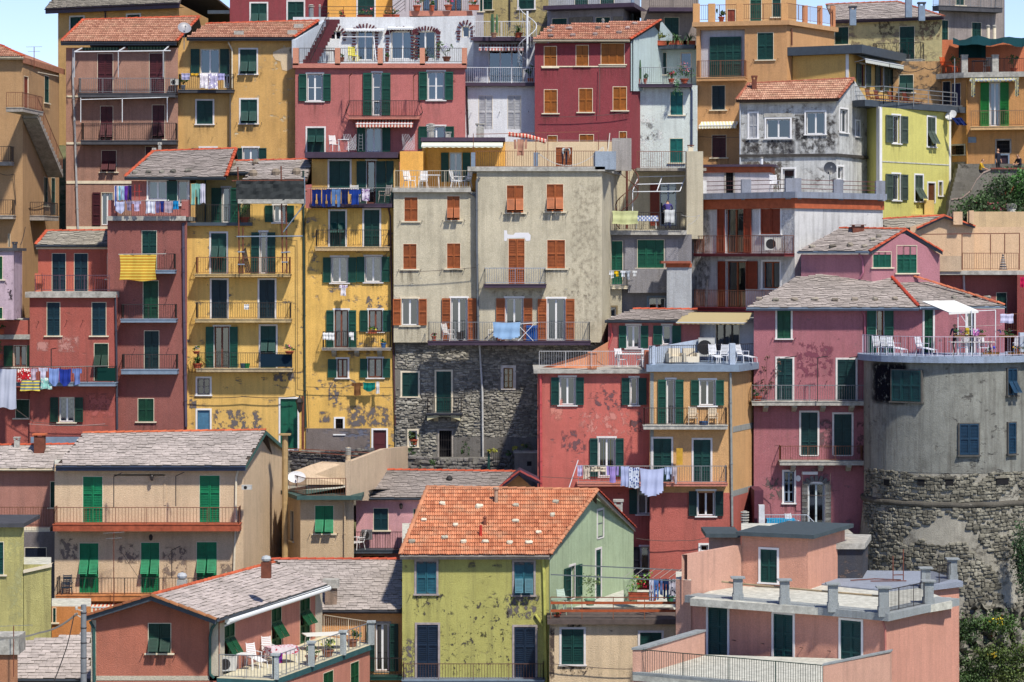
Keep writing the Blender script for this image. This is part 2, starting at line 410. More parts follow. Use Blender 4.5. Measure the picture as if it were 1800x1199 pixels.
def glazing(W,u,z,y,w,h,fr,leaves,bars,curtain=None,cpat=None):
    m=MB(); t=.055
    m.box(0,w,-.03,.03,0,t); m.box(0,w,-.03,.03,h-t,h); m.box(0,t,-.03,.03,t,h-t); m.box(w-t,w,-.03,.03,t,h-t)
    for i in range(1,leaves): x=w*i/leaves; m.box(x-.05,x+.05,-.035,.025,t,h-t)
    for i in range(leaves):
        for j in range(1,bars+1):
            zz=h*j/(bars+1); m.box(w*i/leaves+.05,w*(i+1)/leaves-.05,-.02,.015,zz-.02,zz+.02)
    m.build('frame',fr,W,T((u,y,z)))
    for i in range(leaves):
        p=MB(); p.quad((w*i/leaves+.04,0,.04),(w*(i+1)/leaves-.04,0,.04),(w*(i+1)/leaves-.04,0,h-.04),(w*i/leaves+.04,0,h-.04))
        p.build('pane',glassmat(),W,T((u,y+.012,z)))
    if curtain:
        mk('curtain',curtain_mesh(curtain,cpat),W,T((u+.03,y+.14,z+.03))@S(w-.06,1,h-.06))
def win(f,kind,x0,y0,x1,y1,col=GREEN,trim=None,sill=True,fr=None,cur=None,cpat=None,n=2,door=False,bars=0,leaves=2,sw=None,sides='LR',label=None,hole=True,name=None,trimw=.10,proud=0):
    """C closed shutters, P closed with swung-out flaps, O glazed with shutters folded back, G glazed only, D solid door"""
    u0,z0,u1,z1=f.rect(x0,y0,x1,y1)
    w=u1-u0; h=z1-z0
    if door is None: door=h>2.0
    if hole and hasattr(f,'ztop'): f.holes.append((u0,z0,u1,z1))
    m=MB(); a=.001
    tm=trim or CREAM
    if trim:
        tw=trimw; p=-.035
        m.box(-tw,0,p,.05,0,h+tw); m.box(w,w+tw,p,.05,0,h+tw); m.box(0,w,p,.05,h,h+tw)
    else:
        m.box(0,.03,-.008,.10,0,h); m.box(w-.03,w,-.008,.10,0,h); m.box(.03,w-.03,-.008,.10,h-.03,h)
    if sill and not door: m.box(-.14,w+.14,-.10,.06,-.07,0)
    elif trim: m.box(-.05,w+.05,-.03,.06,-.05,0)
    Wn=m.build(name or ('door' if door else 'window'),tm,f.b.o,f.loc(T((u0,-proud,z0))))
    if label: Wn['label']=label
    if sill and not door and hole and random.random()<.7 and h>.8:
        q=MB(); hh=random.uniform(.7,1.5); q.quad((-.2,-.006,-hh),(w+.2,-.006,-hh),(w+.2,-.006,-.07),(-.2,-.006,-.07)); q.build('rain_stain',stainmat(),Wn)
    if kind in 'CP':
        km={'C':'door' if (door and h>2.4 and n==2 and False) else 'leaf','P':'flap'}[kind]
        if kind=='C' and door: km='door'
        if kind=='P' and door: km='flapdoor'
        for i in range(n):
            mk('shutter',shutter_mesh(km,col),Wn,T((w*i/n+.012,.035,.012))@S(w/n-.02,1,h-.024))
    elif kind in 'OG':
        glazing(Wn,0.02,.02,.16,w-.04,h-.04,fr or WHITE,leaves,bars,cur,cpat)
        if kind=='O':
            s=sw or w/2
            for sd in sides:
                x=-s-.04 if sd=='L' else w+.04
                if trim: pass
                mk('shutter',shutter_mesh('leaf' if not door else 'door',col),Wn,T((x,-.075,.01))@S(s,1,h-.02))
    elif kind=='D':
        mm=paint(col,.6,.65,.3)
        for i in range(n):
            mk('leaf',shutter_mesh('solid',col),Wn,T((w*i/n+.01,.08,.01))@S(w/n-.02,1,h-.02))
    elif kind=='K':   # dark opening with iron grille
        g=MB()
        for i in range(1,int(w/.13)+1): g.bar((i*.13,0,0),(i*.13,0,h),.012)
        for j in (.33,.66): g.bar((0,0,h*j),(w,0,h*j),.014)
        g.build('grille',DARKMETAL,Wn,T((0,.03,0)))
    return Wn
# ---------------------------------------------------------------- railings, balconies
def railing_mb(m,pts,h,sp=.13,r=.011,posts=1.6,style='bars',rb=.02,closed=False):
    """pts: base polyline (3D)"""
    for a,b in zip(pts,pts[1:]):
        a=Vector(a); b=Vector(b); d=b-a; L=d.length
        if L<.02: continue
        up=Vector((0,0,h)); lo=Vector((0,0,.08))
        m.bar(a+up,b+up,rb*1.15,0,4)
        if style=='bars':
            m.bar(a+lo,b+lo,rb*.8,0,4); n=max(1,int(L/sp))
            for i in range(1,n): p=a+d*(i/n); m.bar(p+lo,p+up,r,0,3)
        elif style=='wave':
            m.bar(a+lo,b+lo,rb*.8,0,4); n=max(1,int(L/sp)); nn=Vector((d.y,-d.x,0)).normalized()
            for i in range(1,n):
                p=a+d*(i/n); m.bar(p+lo,p+Vector((0,0,h*.35))+nn*.16,r,0,3); m.bar(p+Vector((0,0,h*.35))+nn*.16,p+up,r,0,3)
        elif style=='rails':
            for k in (.25,.5,.75): m.bar(a+up*k,b+up*k,rb*.8,0,4)
        elif style=='x':
            m.bar(a+lo,b+lo,rb*.8,0,4); n=max(1,int(L/.35))
            for i in range(n):
                p=a+d*(i/n); q=a+d*((i+1)/n); m.bar(p+lo,q+up,r,0,3); m.bar(q+lo,p+up,r,0,3)
        k=max(1,round(L/posts))
        for i in range(k+1): p=a+d*(i/k); m.bar(p,p+up,rb,0,4)
def balc(f,x0,x1,yr,ys,yb=None,depth=.85,metal=None,slab=None,style='bars',t=None,sp=.13,brackets=0,deck=None,sides=True,label=None,lines=False,panel=None,posts=1.6,braced=None):
    """balcony whose FRONT edge spans x0..x1 and whose slab top front edge is at row ys"""
    u0,_=f.at(x0,ys,depth); u1,zs=f.at(x1,ys,depth); zs=f.at((x0+x1)/2,ys,depth)[1]; zr=f.at((x0+x1)/2,yr,depth)[1]
    if t is None: t=(zs-f.at((x0+x1)/2,yb,depth)[1]) if yb else .16
    w=u1-u0; h=zr-zs
    m=MB(); m.box(0,w,-depth,-.002,-t,0)
    m.box(-.03,w+.03,-depth-.03,-.002,-.03,.02)
    B=m.build('balcony',[slab or SLABG],f.b.o,f.loc(T((u0,0,zs))))
    if label: B['label']=label
    r=MB(); y=-depth+.05
    pts=[(.05,-.02,.02),(.05,y,.02),(w-.05,y,.02),(w-.05,-.02,.02)] if sides else [(.05,y,.02),(w-.05,y,.02)]
    railing_mb(r,pts,h,sp,style=style,posts=posts)
    r.build('railing',metal or DARKMETAL,B)
    if brackets:
        for i in range(brackets):
            x=w*(i+.5)/brackets; k=MB()
            pr=[(0,-t),( -depth*.8,-t),(-depth*.8,-t-.12),(-.1,-t-.38),(0,-t-.38)]
            a=[(x-.13,p[0],p[1]) for p in pr]; b=[(x+.13,p[0],p[1]) for p in pr]
            k.poly(a); k.poly(b[::-1])
            for i2 in range(5): j=(i2+1)%5; k.quad(a[i2],b[i2],b[j],a[j])
            k.build('bracket',braced or slab or SLABG,B)
    if panel:
        k=MB(); k.box(panel[0]*w,panel[1]*w,y-.03,y-.015,.1,h-.05); k.build('screen',panel[2],B)
    return B
def terrace_rail(H,pts,h,metal,style='bars',sp=.13,posts=1.6,name='railing'):
    """pts as (px,py,Y) of the base of the railing"""
    m=MB(); P=[W3(*p) for p in pts]; z=sum(p.z for p in P)/len(P) if max(p.z for p in P)-min(p.z for p in P)<.5 else None
    if z is not None:
        for p in P: p.z=z
    railing_mb(m,P,h,sp,style=style,posts=posts)
    return H.part(m,name,metal)
def slabband(H,pts,yt,yb,over,mat,name='cornice',back=1.0,i0=0):
    """a projecting band round a chain [(px,Y)...] from row yt to yb (rows at point i0)"""
    P=[Vector(((px-900)*Y/FP,Y)) for px,Y in pts]; Y0=pts[i0][1]
    z1=ZC+(HZ-yt)*Y0/FP; z0=ZC+(HZ-yb)*Y0/FP
    m=MB()
    out=[];inn=[]
    for i,p in enumerate(P):
        ns=[]
        if i>0: d=(P[i]-P[i-1]).normalized(); ns.append(Vector((d.y,-d.x)))
        if i<len(P)-1: d=(P[i+1]-P[i]).normalized(); ns.append(Vector((d.y,-d.x)))
        n=sum(ns,Vector((0,0))); n.normalize(); k=1/max(.5,n.dot(ns[0]))
        out.append(p+n*over*k); inn.append(p-n*back*k)
    poly=out+inn[::-1]
    m.prism([tuple(p) for p in poly][:],z0,z1)
    return H.part(m,name,mat)
# ---------------------------------------------------------------- roofs
_ridge={}
def ridge_mesh(rgb):
    if rgb in _ridge: return _ridge[rgb]
    m=MB(); n=5
    for r,y0,y1 in ((.115,0,1.06),):
        pr=[(r*math.cos(math.pi*i/n),r*.85*math.sin(math.pi*i/n)) for i in range(n+1)]
        for i in range(n):
            a,b=pr[i],pr[i+1]; m.quad((0,a[0],a[1]+.01),(0,b[0],b[1]+.01),(1.05,b[0]*.85,b[1]*.85-.01),(1.05,a[0]*.85,a[1]*.85-.01))
        m.poly([(0,p[0],p[1]+.01) for p in pr])
    m.box(0,.08,-.125,.125,.0,.06)
    _ridge[rgb]=m.mesh('ridge_tile',[paint(rgb,.8,.75,.2,objr=.5)]); return _ridge[rgb]
def ridge_line(H,parent,a,b,rgb,name='ridge_tile'):
    d=b-a; L=d.length; n=max(1,int(L/.42)); x=d.normalized(); z=Vector((0,0,1)); y=z.cross(x).normalized(); z=x.cross(y)
    for i in range(n):
        p=a+d*(i/n)-H.loc-parent.matrix_basis.translation
        M=Matrix(((x.x*L/n,y.x,z.x,p.x),(x.y*L/n,y.y,z.y,p.y),(x.z*L/n,y.z,z.z,p.z),(0,0,0,1)))
        mk(name,ridge_mesh(rgb),parent,M)
def inside(pt,poly):
    x,y=pt; c=False; n=len(poly); j=n-1
    for i in range(n):
        xi,yi=poly[i]; xj,yj=poly[j]
        if (yi>y)!=(yj>y) and x<(xj-xi)*(y-yi)/(yj-yi)+xi: c=not c
        j=i
    return c
def tile_mesh(kind,mat,lip,prof=None):
    k=('tm',kind,mat.name)
    if k in _m: return _m[k]
    m=MB()
    if kind=='clay':
        n=len(prof)
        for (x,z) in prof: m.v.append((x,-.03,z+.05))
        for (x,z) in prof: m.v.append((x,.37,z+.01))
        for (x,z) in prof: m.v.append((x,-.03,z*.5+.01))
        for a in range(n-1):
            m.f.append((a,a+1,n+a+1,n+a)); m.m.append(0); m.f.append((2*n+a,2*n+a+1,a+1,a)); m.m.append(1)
    else:
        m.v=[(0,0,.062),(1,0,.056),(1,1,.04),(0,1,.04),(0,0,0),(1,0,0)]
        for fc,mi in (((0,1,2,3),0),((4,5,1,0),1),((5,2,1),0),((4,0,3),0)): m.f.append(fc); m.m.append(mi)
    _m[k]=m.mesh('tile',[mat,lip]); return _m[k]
class Slope:
    """sloping roof plane through an eave line parallel to a wall face"""
    def __init__(s,f,e0,e1,pitch,over=.4):
        ym=(e0[1]+e1[1])/2
        a=f.at(e0[0],e0[1],over); b=f.at(e1[0],e1[1],over); z=(a[1]+b[1])/2
        s.E0=f.W(a[0],-over,z); s.E1=f.W(b[0],-over,z); s.u=f.u.copy(); s.back=-f.n
        s.v=(s.back*math.cos(pitch)+Vector((0,0,math.sin(pitch)))).normalized(); s.n=s.u.cross(s.v).normalized()
        if s.n.z<0: s.n=-s.n
        s.pitch=pitch; s.f=f
    def at(s,px,py):
        d=Vector(((px-900)/FP,1,(HZ-py)/FP)); C=Vector((0,0,ZC)); k=(s.E0-C).dot(s.n)/d.dot(s.n); return C+d*k
    def uv(s,P): d=P-s.E0; return (d.dot(s.u),d.dot(s.v))
    def P(s,u,v,w=0): return s.E0+s.u*u+s.v*v+s.n*w
def roof(H,f,poly,kind='slate',pitch=20,over=.4,rgb=None,fasc=FASC,fh=.2,ridge=(1,),ridgergb=(204,92,60),back=True,rows=None,soffit=True):
    """poly: pixel points, first two = eave left,right then up the slope (right side first). ridge: indices i of edges (i,i+1) that get ridge tiles"""
    s=Slope(f,poly[0],poly[1],R(pitch),over)
    P=[s.E0,s.E1]+[s.at(*p) for p in poly[2:]]
    Q=[s.uv(p) for p in P]
    m=MB(); th=.14
    for p in [P]:
        m.poly([q-H.loc for q in p]); m.poly([q-s.n*th-H.loc for q in p][::-1])
        for i in range(len(p)): j=(i+1)%len(p); m.quad(p[i]-s.n*th-H.loc,p[j]-s.n*th-H.loc,p[j]-H.loc,p[i]-H.loc)
    vmax=max(q[1] for q in Q)
    if back and len(P)>=4:
        bv=(s.back*math.cos(s.pitch)-Vector((0,0,math.sin(s.pitch))))*vmax*.95
        top=[P[i] for i in range(len(P)) if Q[i][1]>vmax*.7]
        if len(top)>=2:
            a,b=top[0],top[-1]; m.quad(a-H.loc,a+bv-H.loc,b+bv-H.loc,b-H.loc); 
            c=Vector((0,0,-.14)); m.quad(b-H.loc+c,b+bv-H.loc+c,a+bv-H.loc+c,a-H.loc+c); m.quad(a-H.loc,a-H.loc+c,a+bv-H.loc+c,a+bv-H.loc)
    rgb=rgb or ((200,140,116) if kind=='clay' else (190,188,168))
    mat=roofmat(kind,rgb)
    base=m.build('roof',paint((84,70,62),.9,.6,.3) ,H.o)
    LIP=paint((92,52,40),.95,.6,.3) if kind=='clay' else paint((100,96,90),.95,.62,.3); single=[0 if s.E0.y<152.5 else 300]  # dark lip colour paints in the shade line under each tile row
    def one(u,v,w,h,sn,me):
        o=s.P(u,v)-H.loc; a=s.u*w; b=s.v*h; c=s.n*sn; single[0]+=1
        mk('tile',me,base,Matrix(((a.x,b.x,c.x,o.x),(a.y,b.y,c.y,o.y),(a.z,b.z,c.z,o.z),(0,0,0,1))))
    t=MB(); u0=min(q[0] for q in Q); u1=max(q[0] for q in Q)
    if kind=='clay':
        du,dv=.22,.34
        prof=[(0,.0),(.035,.05),(.08,.055),(.12,.008),(.155,.05),(.195,.055),(.225,.0)]
        nv=int(vmax/dv)+1
        for j in range(nv):
            for i in range(int((u1-u0)/du)+1):
                u=u0+i*du; v=j*dv
                if not inside((u+du/2,min(v+dv/2,vmax-.02)),Q): continue
                if single[0]<300: one(u+random.uniform(-.008,.008),v+random.uniform(-.012,.012),1,1,random.uniform(.9,1.15),tile_mesh('clay',mat,LIP,prof)); continue
                jz=random.uniform(-.004,.006); k=len(t.v); ju=random.uniform(-.006,.006)
                ve=min(v+dv+.03,vmax)
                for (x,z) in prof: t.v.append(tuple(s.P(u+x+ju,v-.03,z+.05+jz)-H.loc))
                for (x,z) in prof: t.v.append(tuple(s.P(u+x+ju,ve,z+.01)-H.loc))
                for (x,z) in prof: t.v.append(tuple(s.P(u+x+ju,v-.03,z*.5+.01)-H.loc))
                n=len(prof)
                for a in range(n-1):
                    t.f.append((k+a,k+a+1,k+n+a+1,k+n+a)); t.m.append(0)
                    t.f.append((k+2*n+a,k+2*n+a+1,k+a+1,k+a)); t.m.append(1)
    else:
        dv=rows or .17; j=0; v=0
        while v<vmax-.03:
            u=u0-random.random()*.3
            while u<u1:
                w=random.uniform(.26,.52)
                vv=min(v+dv*.5,vmax-.01)
                c=(u+w/2,vv)
                if inside(c,Q) :
                    a=u+.006; b=u+w-.006
                    # trim to polygon sideways
                    for _ in range(6):
                        if not inside((a,vv),Q): a+=w*.1
                        if not inside((b,vv),Q): b-=w*.1
                    if b-a>.05 and single[0]<300: one(a,v+random.uniform(-.04,.0),b-a,min(dv+.04,vmax-v),random.uniform(.8,1.35),tile_mesh('slate',mat,LIP))
                    elif b-a>.05:
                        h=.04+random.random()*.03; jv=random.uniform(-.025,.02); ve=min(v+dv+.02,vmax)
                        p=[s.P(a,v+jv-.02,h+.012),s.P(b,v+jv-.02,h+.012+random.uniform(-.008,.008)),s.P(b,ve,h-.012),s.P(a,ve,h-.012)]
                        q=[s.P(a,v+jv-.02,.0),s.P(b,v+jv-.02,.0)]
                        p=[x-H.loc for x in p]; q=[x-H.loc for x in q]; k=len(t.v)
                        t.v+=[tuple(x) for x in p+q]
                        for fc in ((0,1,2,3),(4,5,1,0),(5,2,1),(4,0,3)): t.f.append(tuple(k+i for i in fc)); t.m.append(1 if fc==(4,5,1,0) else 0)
                u+=w
            v+=dv; j+=1
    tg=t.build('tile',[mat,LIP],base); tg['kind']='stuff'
    for i in ridge:
        a=P[(i+1)%len(P)] if False else P[i]; 
    for i in ridge:
        a=P[i]; b=P[(i+1)%len(P)]; ridge_line(H,base,a+s.n*.03,b+s.n*.03,ridgergb)
    if fasc:
        g=MB(); e=s.u*(s.E1-s.E0).length; d=-s.back
        A=s.E0-H.loc; B=A+e; up=Vector((0,0,1))
        o=d*.02
        g.quad(A+o-up*fh,B+o-up*fh,B+o+up*.01,A+o+up*.01)
        g.quad(A+o-up*fh,A+o-up*fh-d*.12,B+o-up*fh-d*.12,B+o-up*fh)
        # half-round gutter
        rr=.07; c0=A+o+d*rr-up*.03; c1=B+o+d*rr-up*.03
        pr=[(math.cos(math.pi+math.pi*i/5),math.sin(math.pi+math.pi*i/5)) for i in range(6)]
        for i in range(5):
            (x,z),(x2,z2)=pr[i],pr[i+1]
            g.quad(c0+d*(rr*x)+up*rr*z,c1+d*(rr*x)+up*rr*z,c1+d*(rr*x2)+up*rr*z2,c0+d*(rr*x2)+up*rr*z2)
        g.build('gutter',fasc,base)
    if soffit:
        g=MB(); e=s.u*(s.E1-s.E0).length; A=s.E0-H.loc-Vector((0,0,fh*.8)); k=s.back*(over+.05)
        g.quad(A,A+k,A+k+e,A+e); g.build('soffit',CREAM,base)
    s.base=base; s.P_=P; s.Q=Q; s.vmax=vmax
    return s
def verge(H,slope,a,b,rgb,mat=FASC):
    pass
def gable(H,f,apex,mat,u0=0,u1=None,z=None,name='gable'):
    """triangular top of a wall face; apex by pixel"""
    ua,za=f.at(*apex); u1=f.L if u1 is None else u1; z=f.ztop if z is None else z
    m=MB(); t=.3
    a=[f.W(u0,0,z),f.W(u1,0,z),f.W(ua,0,za)]; b=[f.W(u0,t,z),f.W(u1,t,z),f.W(ua,t,za)]
    m.poly(a); m.poly(b[::-1])
    for i in range(3): j=(i+1)%3; m.quad(a[i],b[i],b[j],a[j])
    return H.part(m,name,mat)
def pipe(H,f,pts,r=.05,mat=PIPEG,d=.09,name='drainpipe'):
    m=MB(); P=[f.W(f.at(px,py,d)[0],-d,f.at(px,py,d)[1]) for px,py in pts]
    m.path(P,r,0,6)
    for a,b in zip(P,P[1:]):
        n=int((b-a).length/1.3)
        for i in range(1,n): c=a+(b-a)*(i/n); m.bar(c-Vector((0,0,.03)),c+Vector((0,0,.03)),r*1.35,0,6)
    return H.part(m,name,mat)
def awning(H,f,x0,x1,y0,y1,out,mat,name='awning',drop=.15,frame=WHITEMETAL):
    u0,z1=f.at(x0,y0); u1,_=f.at(x1,y0); z0=f.at((x0+x1)/2,y1,out)[1]
    m=MB(); n=14
    def w(u,y,z): return f.W(u,y,z)
    m.quad(w(u0,-.03,z1),w(u1,-.03,z1),w(u1,-out,z0),w(u0,-out,z0)); 
    for i in range(n):
        a=u0+(u1-u0)*i/n; b=u0+(u1-u0)*(i+1)/n; m.poly([w(a,-out,z0),w(b,-out,z0),w(b,-out-.02,z0-drop),w((a+b)/2,-out-.02,z0-drop-.04),w(a,-out-.02,z0-drop)])
    A=H.part(m,name,mat)
    m=MB(); m.bar(w(u0,-out,z0+.02),w(u1,-out,z0+.02),.035); m.bar(w(u0+.1,-.05,z1-.5),w(u0+.1,-out,z0),.02); m.bar(w(u1-.1,-.05,z1-.5),w(u1-.1,-out,z0),.02)
    m.build('frame',frame,A); return A
def chimney(H,px,y0,y1,Y,wpx,mat,kind='cap',capmat=None):
    """from row y1 (foot) to row y0 (top)"""
    p=W3(px,y1,Y); h=(y1-y0)*Y/FP; w=wpx*Y/FP/2
    m=MB(); p=p-H.loc
    if kind=='round':
        m.lathe([(w,-.3),(w,h*.8)],10,0,p); m.lathe([(w*1.3,h*.84),(w*1.3,h*.88)],10,1,p); m.lathe([(w*1.3,h*.94),(w*.6,h)],10,1,p); m.bar(p+Vector((0,0,h*.8)),p+Vector((0,0,h*.95)),w*.4,1,6)
    elif kind=='rings':
        m.lathe([(w,-.3),(w,h*.45)],12,0,p)
        for i in range(4): z=h*(.5+.13*i); m.lathe([(w*1.15,z),(w*1.2,z+h*.03),(w*1.1,z+h*.07)],12,1,p)
        m.bar(p,p+Vector((0,0,h)),w*.6,0,8)
    elif kind=='ball':
        m.box(p.x-w,p.x+w,p.y-w,p.y+w,p.z-.4,p.z+h*.5,0); m.lathe([(w*.3,h*.5),(w*.9,h*.6),(w*1.05,h*.75),(w*.8,h*.93),(.01,h)],10,1,p)
    else:
        m.box(p.x-w,p.x+w,p.y-w,p.y+w,p.z-.4,p.z+h*.72,0)
        for sx in (-1,1):
            for sy in (-1,1): m.box(p.x+sx*w*.8-.05,p.x+sx*w*.8+.05,p.y+sy*w*.8-.05,p.y+sy*w*.8+.05,p.z+h*.72,p.z+h*.88,0)
        m.box(p.x-w*1.3,p.x+w*1.3,p.y-w*1.3,p.y+w*1.3,p.z+h*.88,p.z+h,1)
    return m.build('chimney',[mat,capmat or CONC],H.o)
# ---------------------------------------------------------------- movable things
def empty(name,loc,rot=0,label=None,cat=None,group=None):
    o=bpy.data.objects.new(name,None); COL.objects.link(o); o.location=loc; o.rotation_euler=(0,0,rot); o.empty_display_size=.3
    tag(o,label,cat,group); return o
def cloth(px0,px1,yt,yb,Y,rgb,label,shape='rect',pat=None,rgb2=(255,255,255),name='towel',cat='laundry',group=None,slant=0,thick=.02):
    a=W3(px0,yt,Y); b=W3(px1,yt,Y); c=W3(px0,yb,Y); w=(b-a).length; h=a.z-c.z
    nx,nz=(16,14); m=MB(); ph=random.random()*6; idx={}
    def keep(s,t):
        if shape=='shirt': return .2<s<.8 or t<.28 if t<.5 else .2<s<.8
        if shape=='shirtdown': return .22<s<.78 or (t<.55 and abs(s-.5)>.34)
        if shape=='trousers': return t<.3 or abs(s-.5)>.06+.05*t
        if shape=='sock': return t<.6 or s>.45
        if shape=='drape': return t<1-1.2*abs(s-.5)**2.2
        return True
    def pt(i,j):
        s=i/nx; t=j/nz; 
        sag=.05*h*math.sin(math.pi*s) if shape=='drape' else .012*math.sin(s*9+ph)
        pinch=1-(.06*math.sin(math.pi*t))
        x=(s-.5)*w*pinch+slant*t*w; 
        y=.035*math.sin(s*13+ph)*(.3+t)+.02*math.sin(s*29+t*3+ph)+.012*math.sin(t*11+ph)
        z=-t*h*(1+.03*math.sin(s*7+ph))-sag*(1-t)
        return (x,y,z)
    for side in (0,1):
        for i in range(nx):
            for j in range(nz):
                if not keep((i+.5)/nx,(j+.5)/nz): continue
                q=[]
                for (p,r) in ((i,j),(i+1,j),(i+1,j+1),(i,j+1)):
                    k=(p,r,side)
                    if k not in idx: v=pt(p,r); idx[k]=len(m.v); m.v.append((v[0],v[1]+side*thick,v[2]))
                    q.append(idx[k])
                m.f.append(tuple(q if side else q[::-1])); m.m.append(0)
    me=m.mesh(name,[clothmat(rgb,pat,rgb2)]); me.polygons.foreach_set('use_smooth',[True]*len(me.polygons))
    o=mk(name,me,None,T((a+b)/2)); 
    if abs((b-a).y)>.01: o.matrix_basis=T((a+b)/2)@rz(math.atan2(b.y-a.y,b.x-a.x))
    tag(o,label,cat,group); return o
def _chair_parts():
    P={}
    m=MB()
    for i in range(6): m.box(-.22,.22,-.21+i*.075,-.155+i*.075,.40,.43)
    m.box(-.24,-.21,-.22,.24,.385,.435); m.box(.21,.24,-.22,.24,.385,.435)
    P['seat']=m
    m=MB()
    for i in range(7): m.box(-.2,.2,.245+i*.018,.265+i*.018,.48+i*.075,.535+i*.075)
    m.bar((-.22,.24,.42),(-.2,.40,1.02),.02); m.bar((.22,.24,.42),(.2,.40,1.02),.02); P['backrest']=m
    return P
_ch={}
def chair(px,py,Y,rot,rgb,label,group=None,kind='arm'):
    key=(rgb,kind)
    mat=paint(rgb,.4,.8,.05)
    if key not in _ch:
        d={k:v.mesh(k,[mat]) for k,v in _chair_parts().items()}
        for nm,(a,b) in {'lf':((-.22,-.2,.41),(-.25,-.26,0)),'rf':((.22,-.2,.41),(.25,-.26,0)),'lb':((-.21,.22,.41),(-.25,.30,0)),'rb':((.21,.22,.41),(.25,.30,0))}.items():
            m=MB(); m.bar(a,b,.02); d[nm]=m.mesh('leg',[mat])
        for nm,x in (('la',-.25),('ra',.25)):
            m=MB(); m.box(x-.025,x+.025,-.22,.3,.63,.66); m.bar((x,-.2,.64),(x,-.2,.4),.016); d[nm]=m.mesh('armrest',[mat])
        if kind=='lounge':
            m=MB()
            for i in range(6): m.box(-.2,.2,-.28-i*.1,-.22-i*.1,.40-i*.015,.42-i*.015)
            m.bar((-.2,-.2,.4),(-.2,-.85,.31),.016); m.bar((.2,-.2,.4),(.2,-.85,.31),.016); m.bar((-.2,-.8,.31),(-.2,-.85,0),.016); m.bar((.2,-.8,.31),(.2,-.85,0),.016)
            d['fr']=m.mesh('footrest',[mat])
        _ch[key]=d
    o=empty('chair',W3(px,py,Y),rot,label,'chair',group)
    for k,me in _ch[key].items():
        mk(me.name.split('.')[0],me,o)
    return o
def table(px,py,Y,w,d,rot,rgb,label,h=.74,round_=False,cloth_=None,cat='table'):
    mat=paint(rgb,.4,.8,.05); o=empty('table',W3(px,py,Y),rot,label,cat)
    m=MB()
    if round_: m.lathe([(w/2,h-.04),(w/2,h)],16)
    else: m.box(-w/2,w/2,-d/2,d/2,h-.04,h)
    m.build('tabletop',mat,o)
    for sx in (-1,1):
        for sy in (-1,1): 
            k=.32 if round_ else .45
            m=MB(); m.bar((sx*w*k,sy*d*k,0),(sx*w*k*.9,sy*d*k*.9,h-.04),.022); m.build('leg',mat,o)
    if cloth_:
        n=16; m=MB(); r=[]
        for i in range(n*4):
            t=i/(n*4)*2*math.pi; 
            if round_: x=w/2*math.cos(t)*1.02; y=w/2*math.sin(t)*1.02
            else:
                c_,s_=math.cos(t),math.sin(t); k=1/max(abs(c_),abs(s_)); x=w/2*c_*k*1.03; y=d/2*s_*k*1.03
            r.append((x,y,i))
        for i in range(len(r)):
            a=r[i]; b=r[(i+1)%len(r)]; fa=1+.05*math.sin(i*1.3); fb=1+.05*math.sin((i+1)*1.3)
            m.quad((a[0],a[1],h+.012),(b[0],b[1],h+.012),(b[0]*fb,b[1]*fb,h-.3),(a[0]*fa,a[1]*fa,h-.3))
        m.poly([(a[0],a[1],h+.012) for a in r]); 
        c=m.build('tablecloth',clothmat(*cloth_[0]),None); c.matrix_basis=T(W3(px,py,Y))@rz(rot); tag(c,cloth_[1],'tablecloth')
    return o
def foliage(m,c,rx,ry,rz_,n,leaf=.10,seed=0):
    rnd=random.Random(seed*77+3)
    cl=[(rnd.gauss(0,.45),rnd.gauss(0,.45),rnd.gauss(0,.45)) for _ in range(max(4,n//22))]
    for i in range(n):
        k=cl[rnd.randrange(len(cl))]; q=[max(-1.15,min(1.15,k[j]+rnd.gauss(0,.20))) for j in range(3)]
        p=Vector((c[0]+q[0]*rx,c[1]+q[1]*ry,c[2]+q[2]*rz_))
        a=Vector((rnd.gauss(0,1),rnd.gauss(0,1),rnd.gauss(0,.7))).normalized(); b=a.orthogonal().normalized(); b=Matrix.Rotation(rnd.random()*6,3,a)@b
        L=leaf*rnd.uniform(.6,1.4); wv=a.cross(b)*L*.35
        k=len(m.v); m.v+=[tuple(p-b*L*.5),tuple(p+wv),tuple(p+b*L*.5+a*L*.15),tuple(p-wv)]; m.f.append((k,k+1,k+2,k+3)); m.m.append(0)
def fronds(m,c,n,L,w,up=.8,seed=0):
    rnd=random.Random(seed)
    for i in range(n):
        t=rnd.random()*6.28; d=Vector((math.cos(t),math.sin(t),0)); p=Vector(c); s=5; el=rnd.uniform(.35,1.35)*up
        for j in range(s):
            e=el-j*.38; q=p+(d*math.cos(e)+Vector((0,0,math.sin(e))))*(L/s); sd=Vector((-d.y,d.x,0))*w*(1-j/s*.8)
            k=len(m.v); m.v+=[tuple(p-sd),tuple(p+sd),tuple(q+sd*.8),tuple(q-sd*.8)]; m.f.append((k,k+1,k+2,k+3)); m.m.append(0); p=q
_pot={}
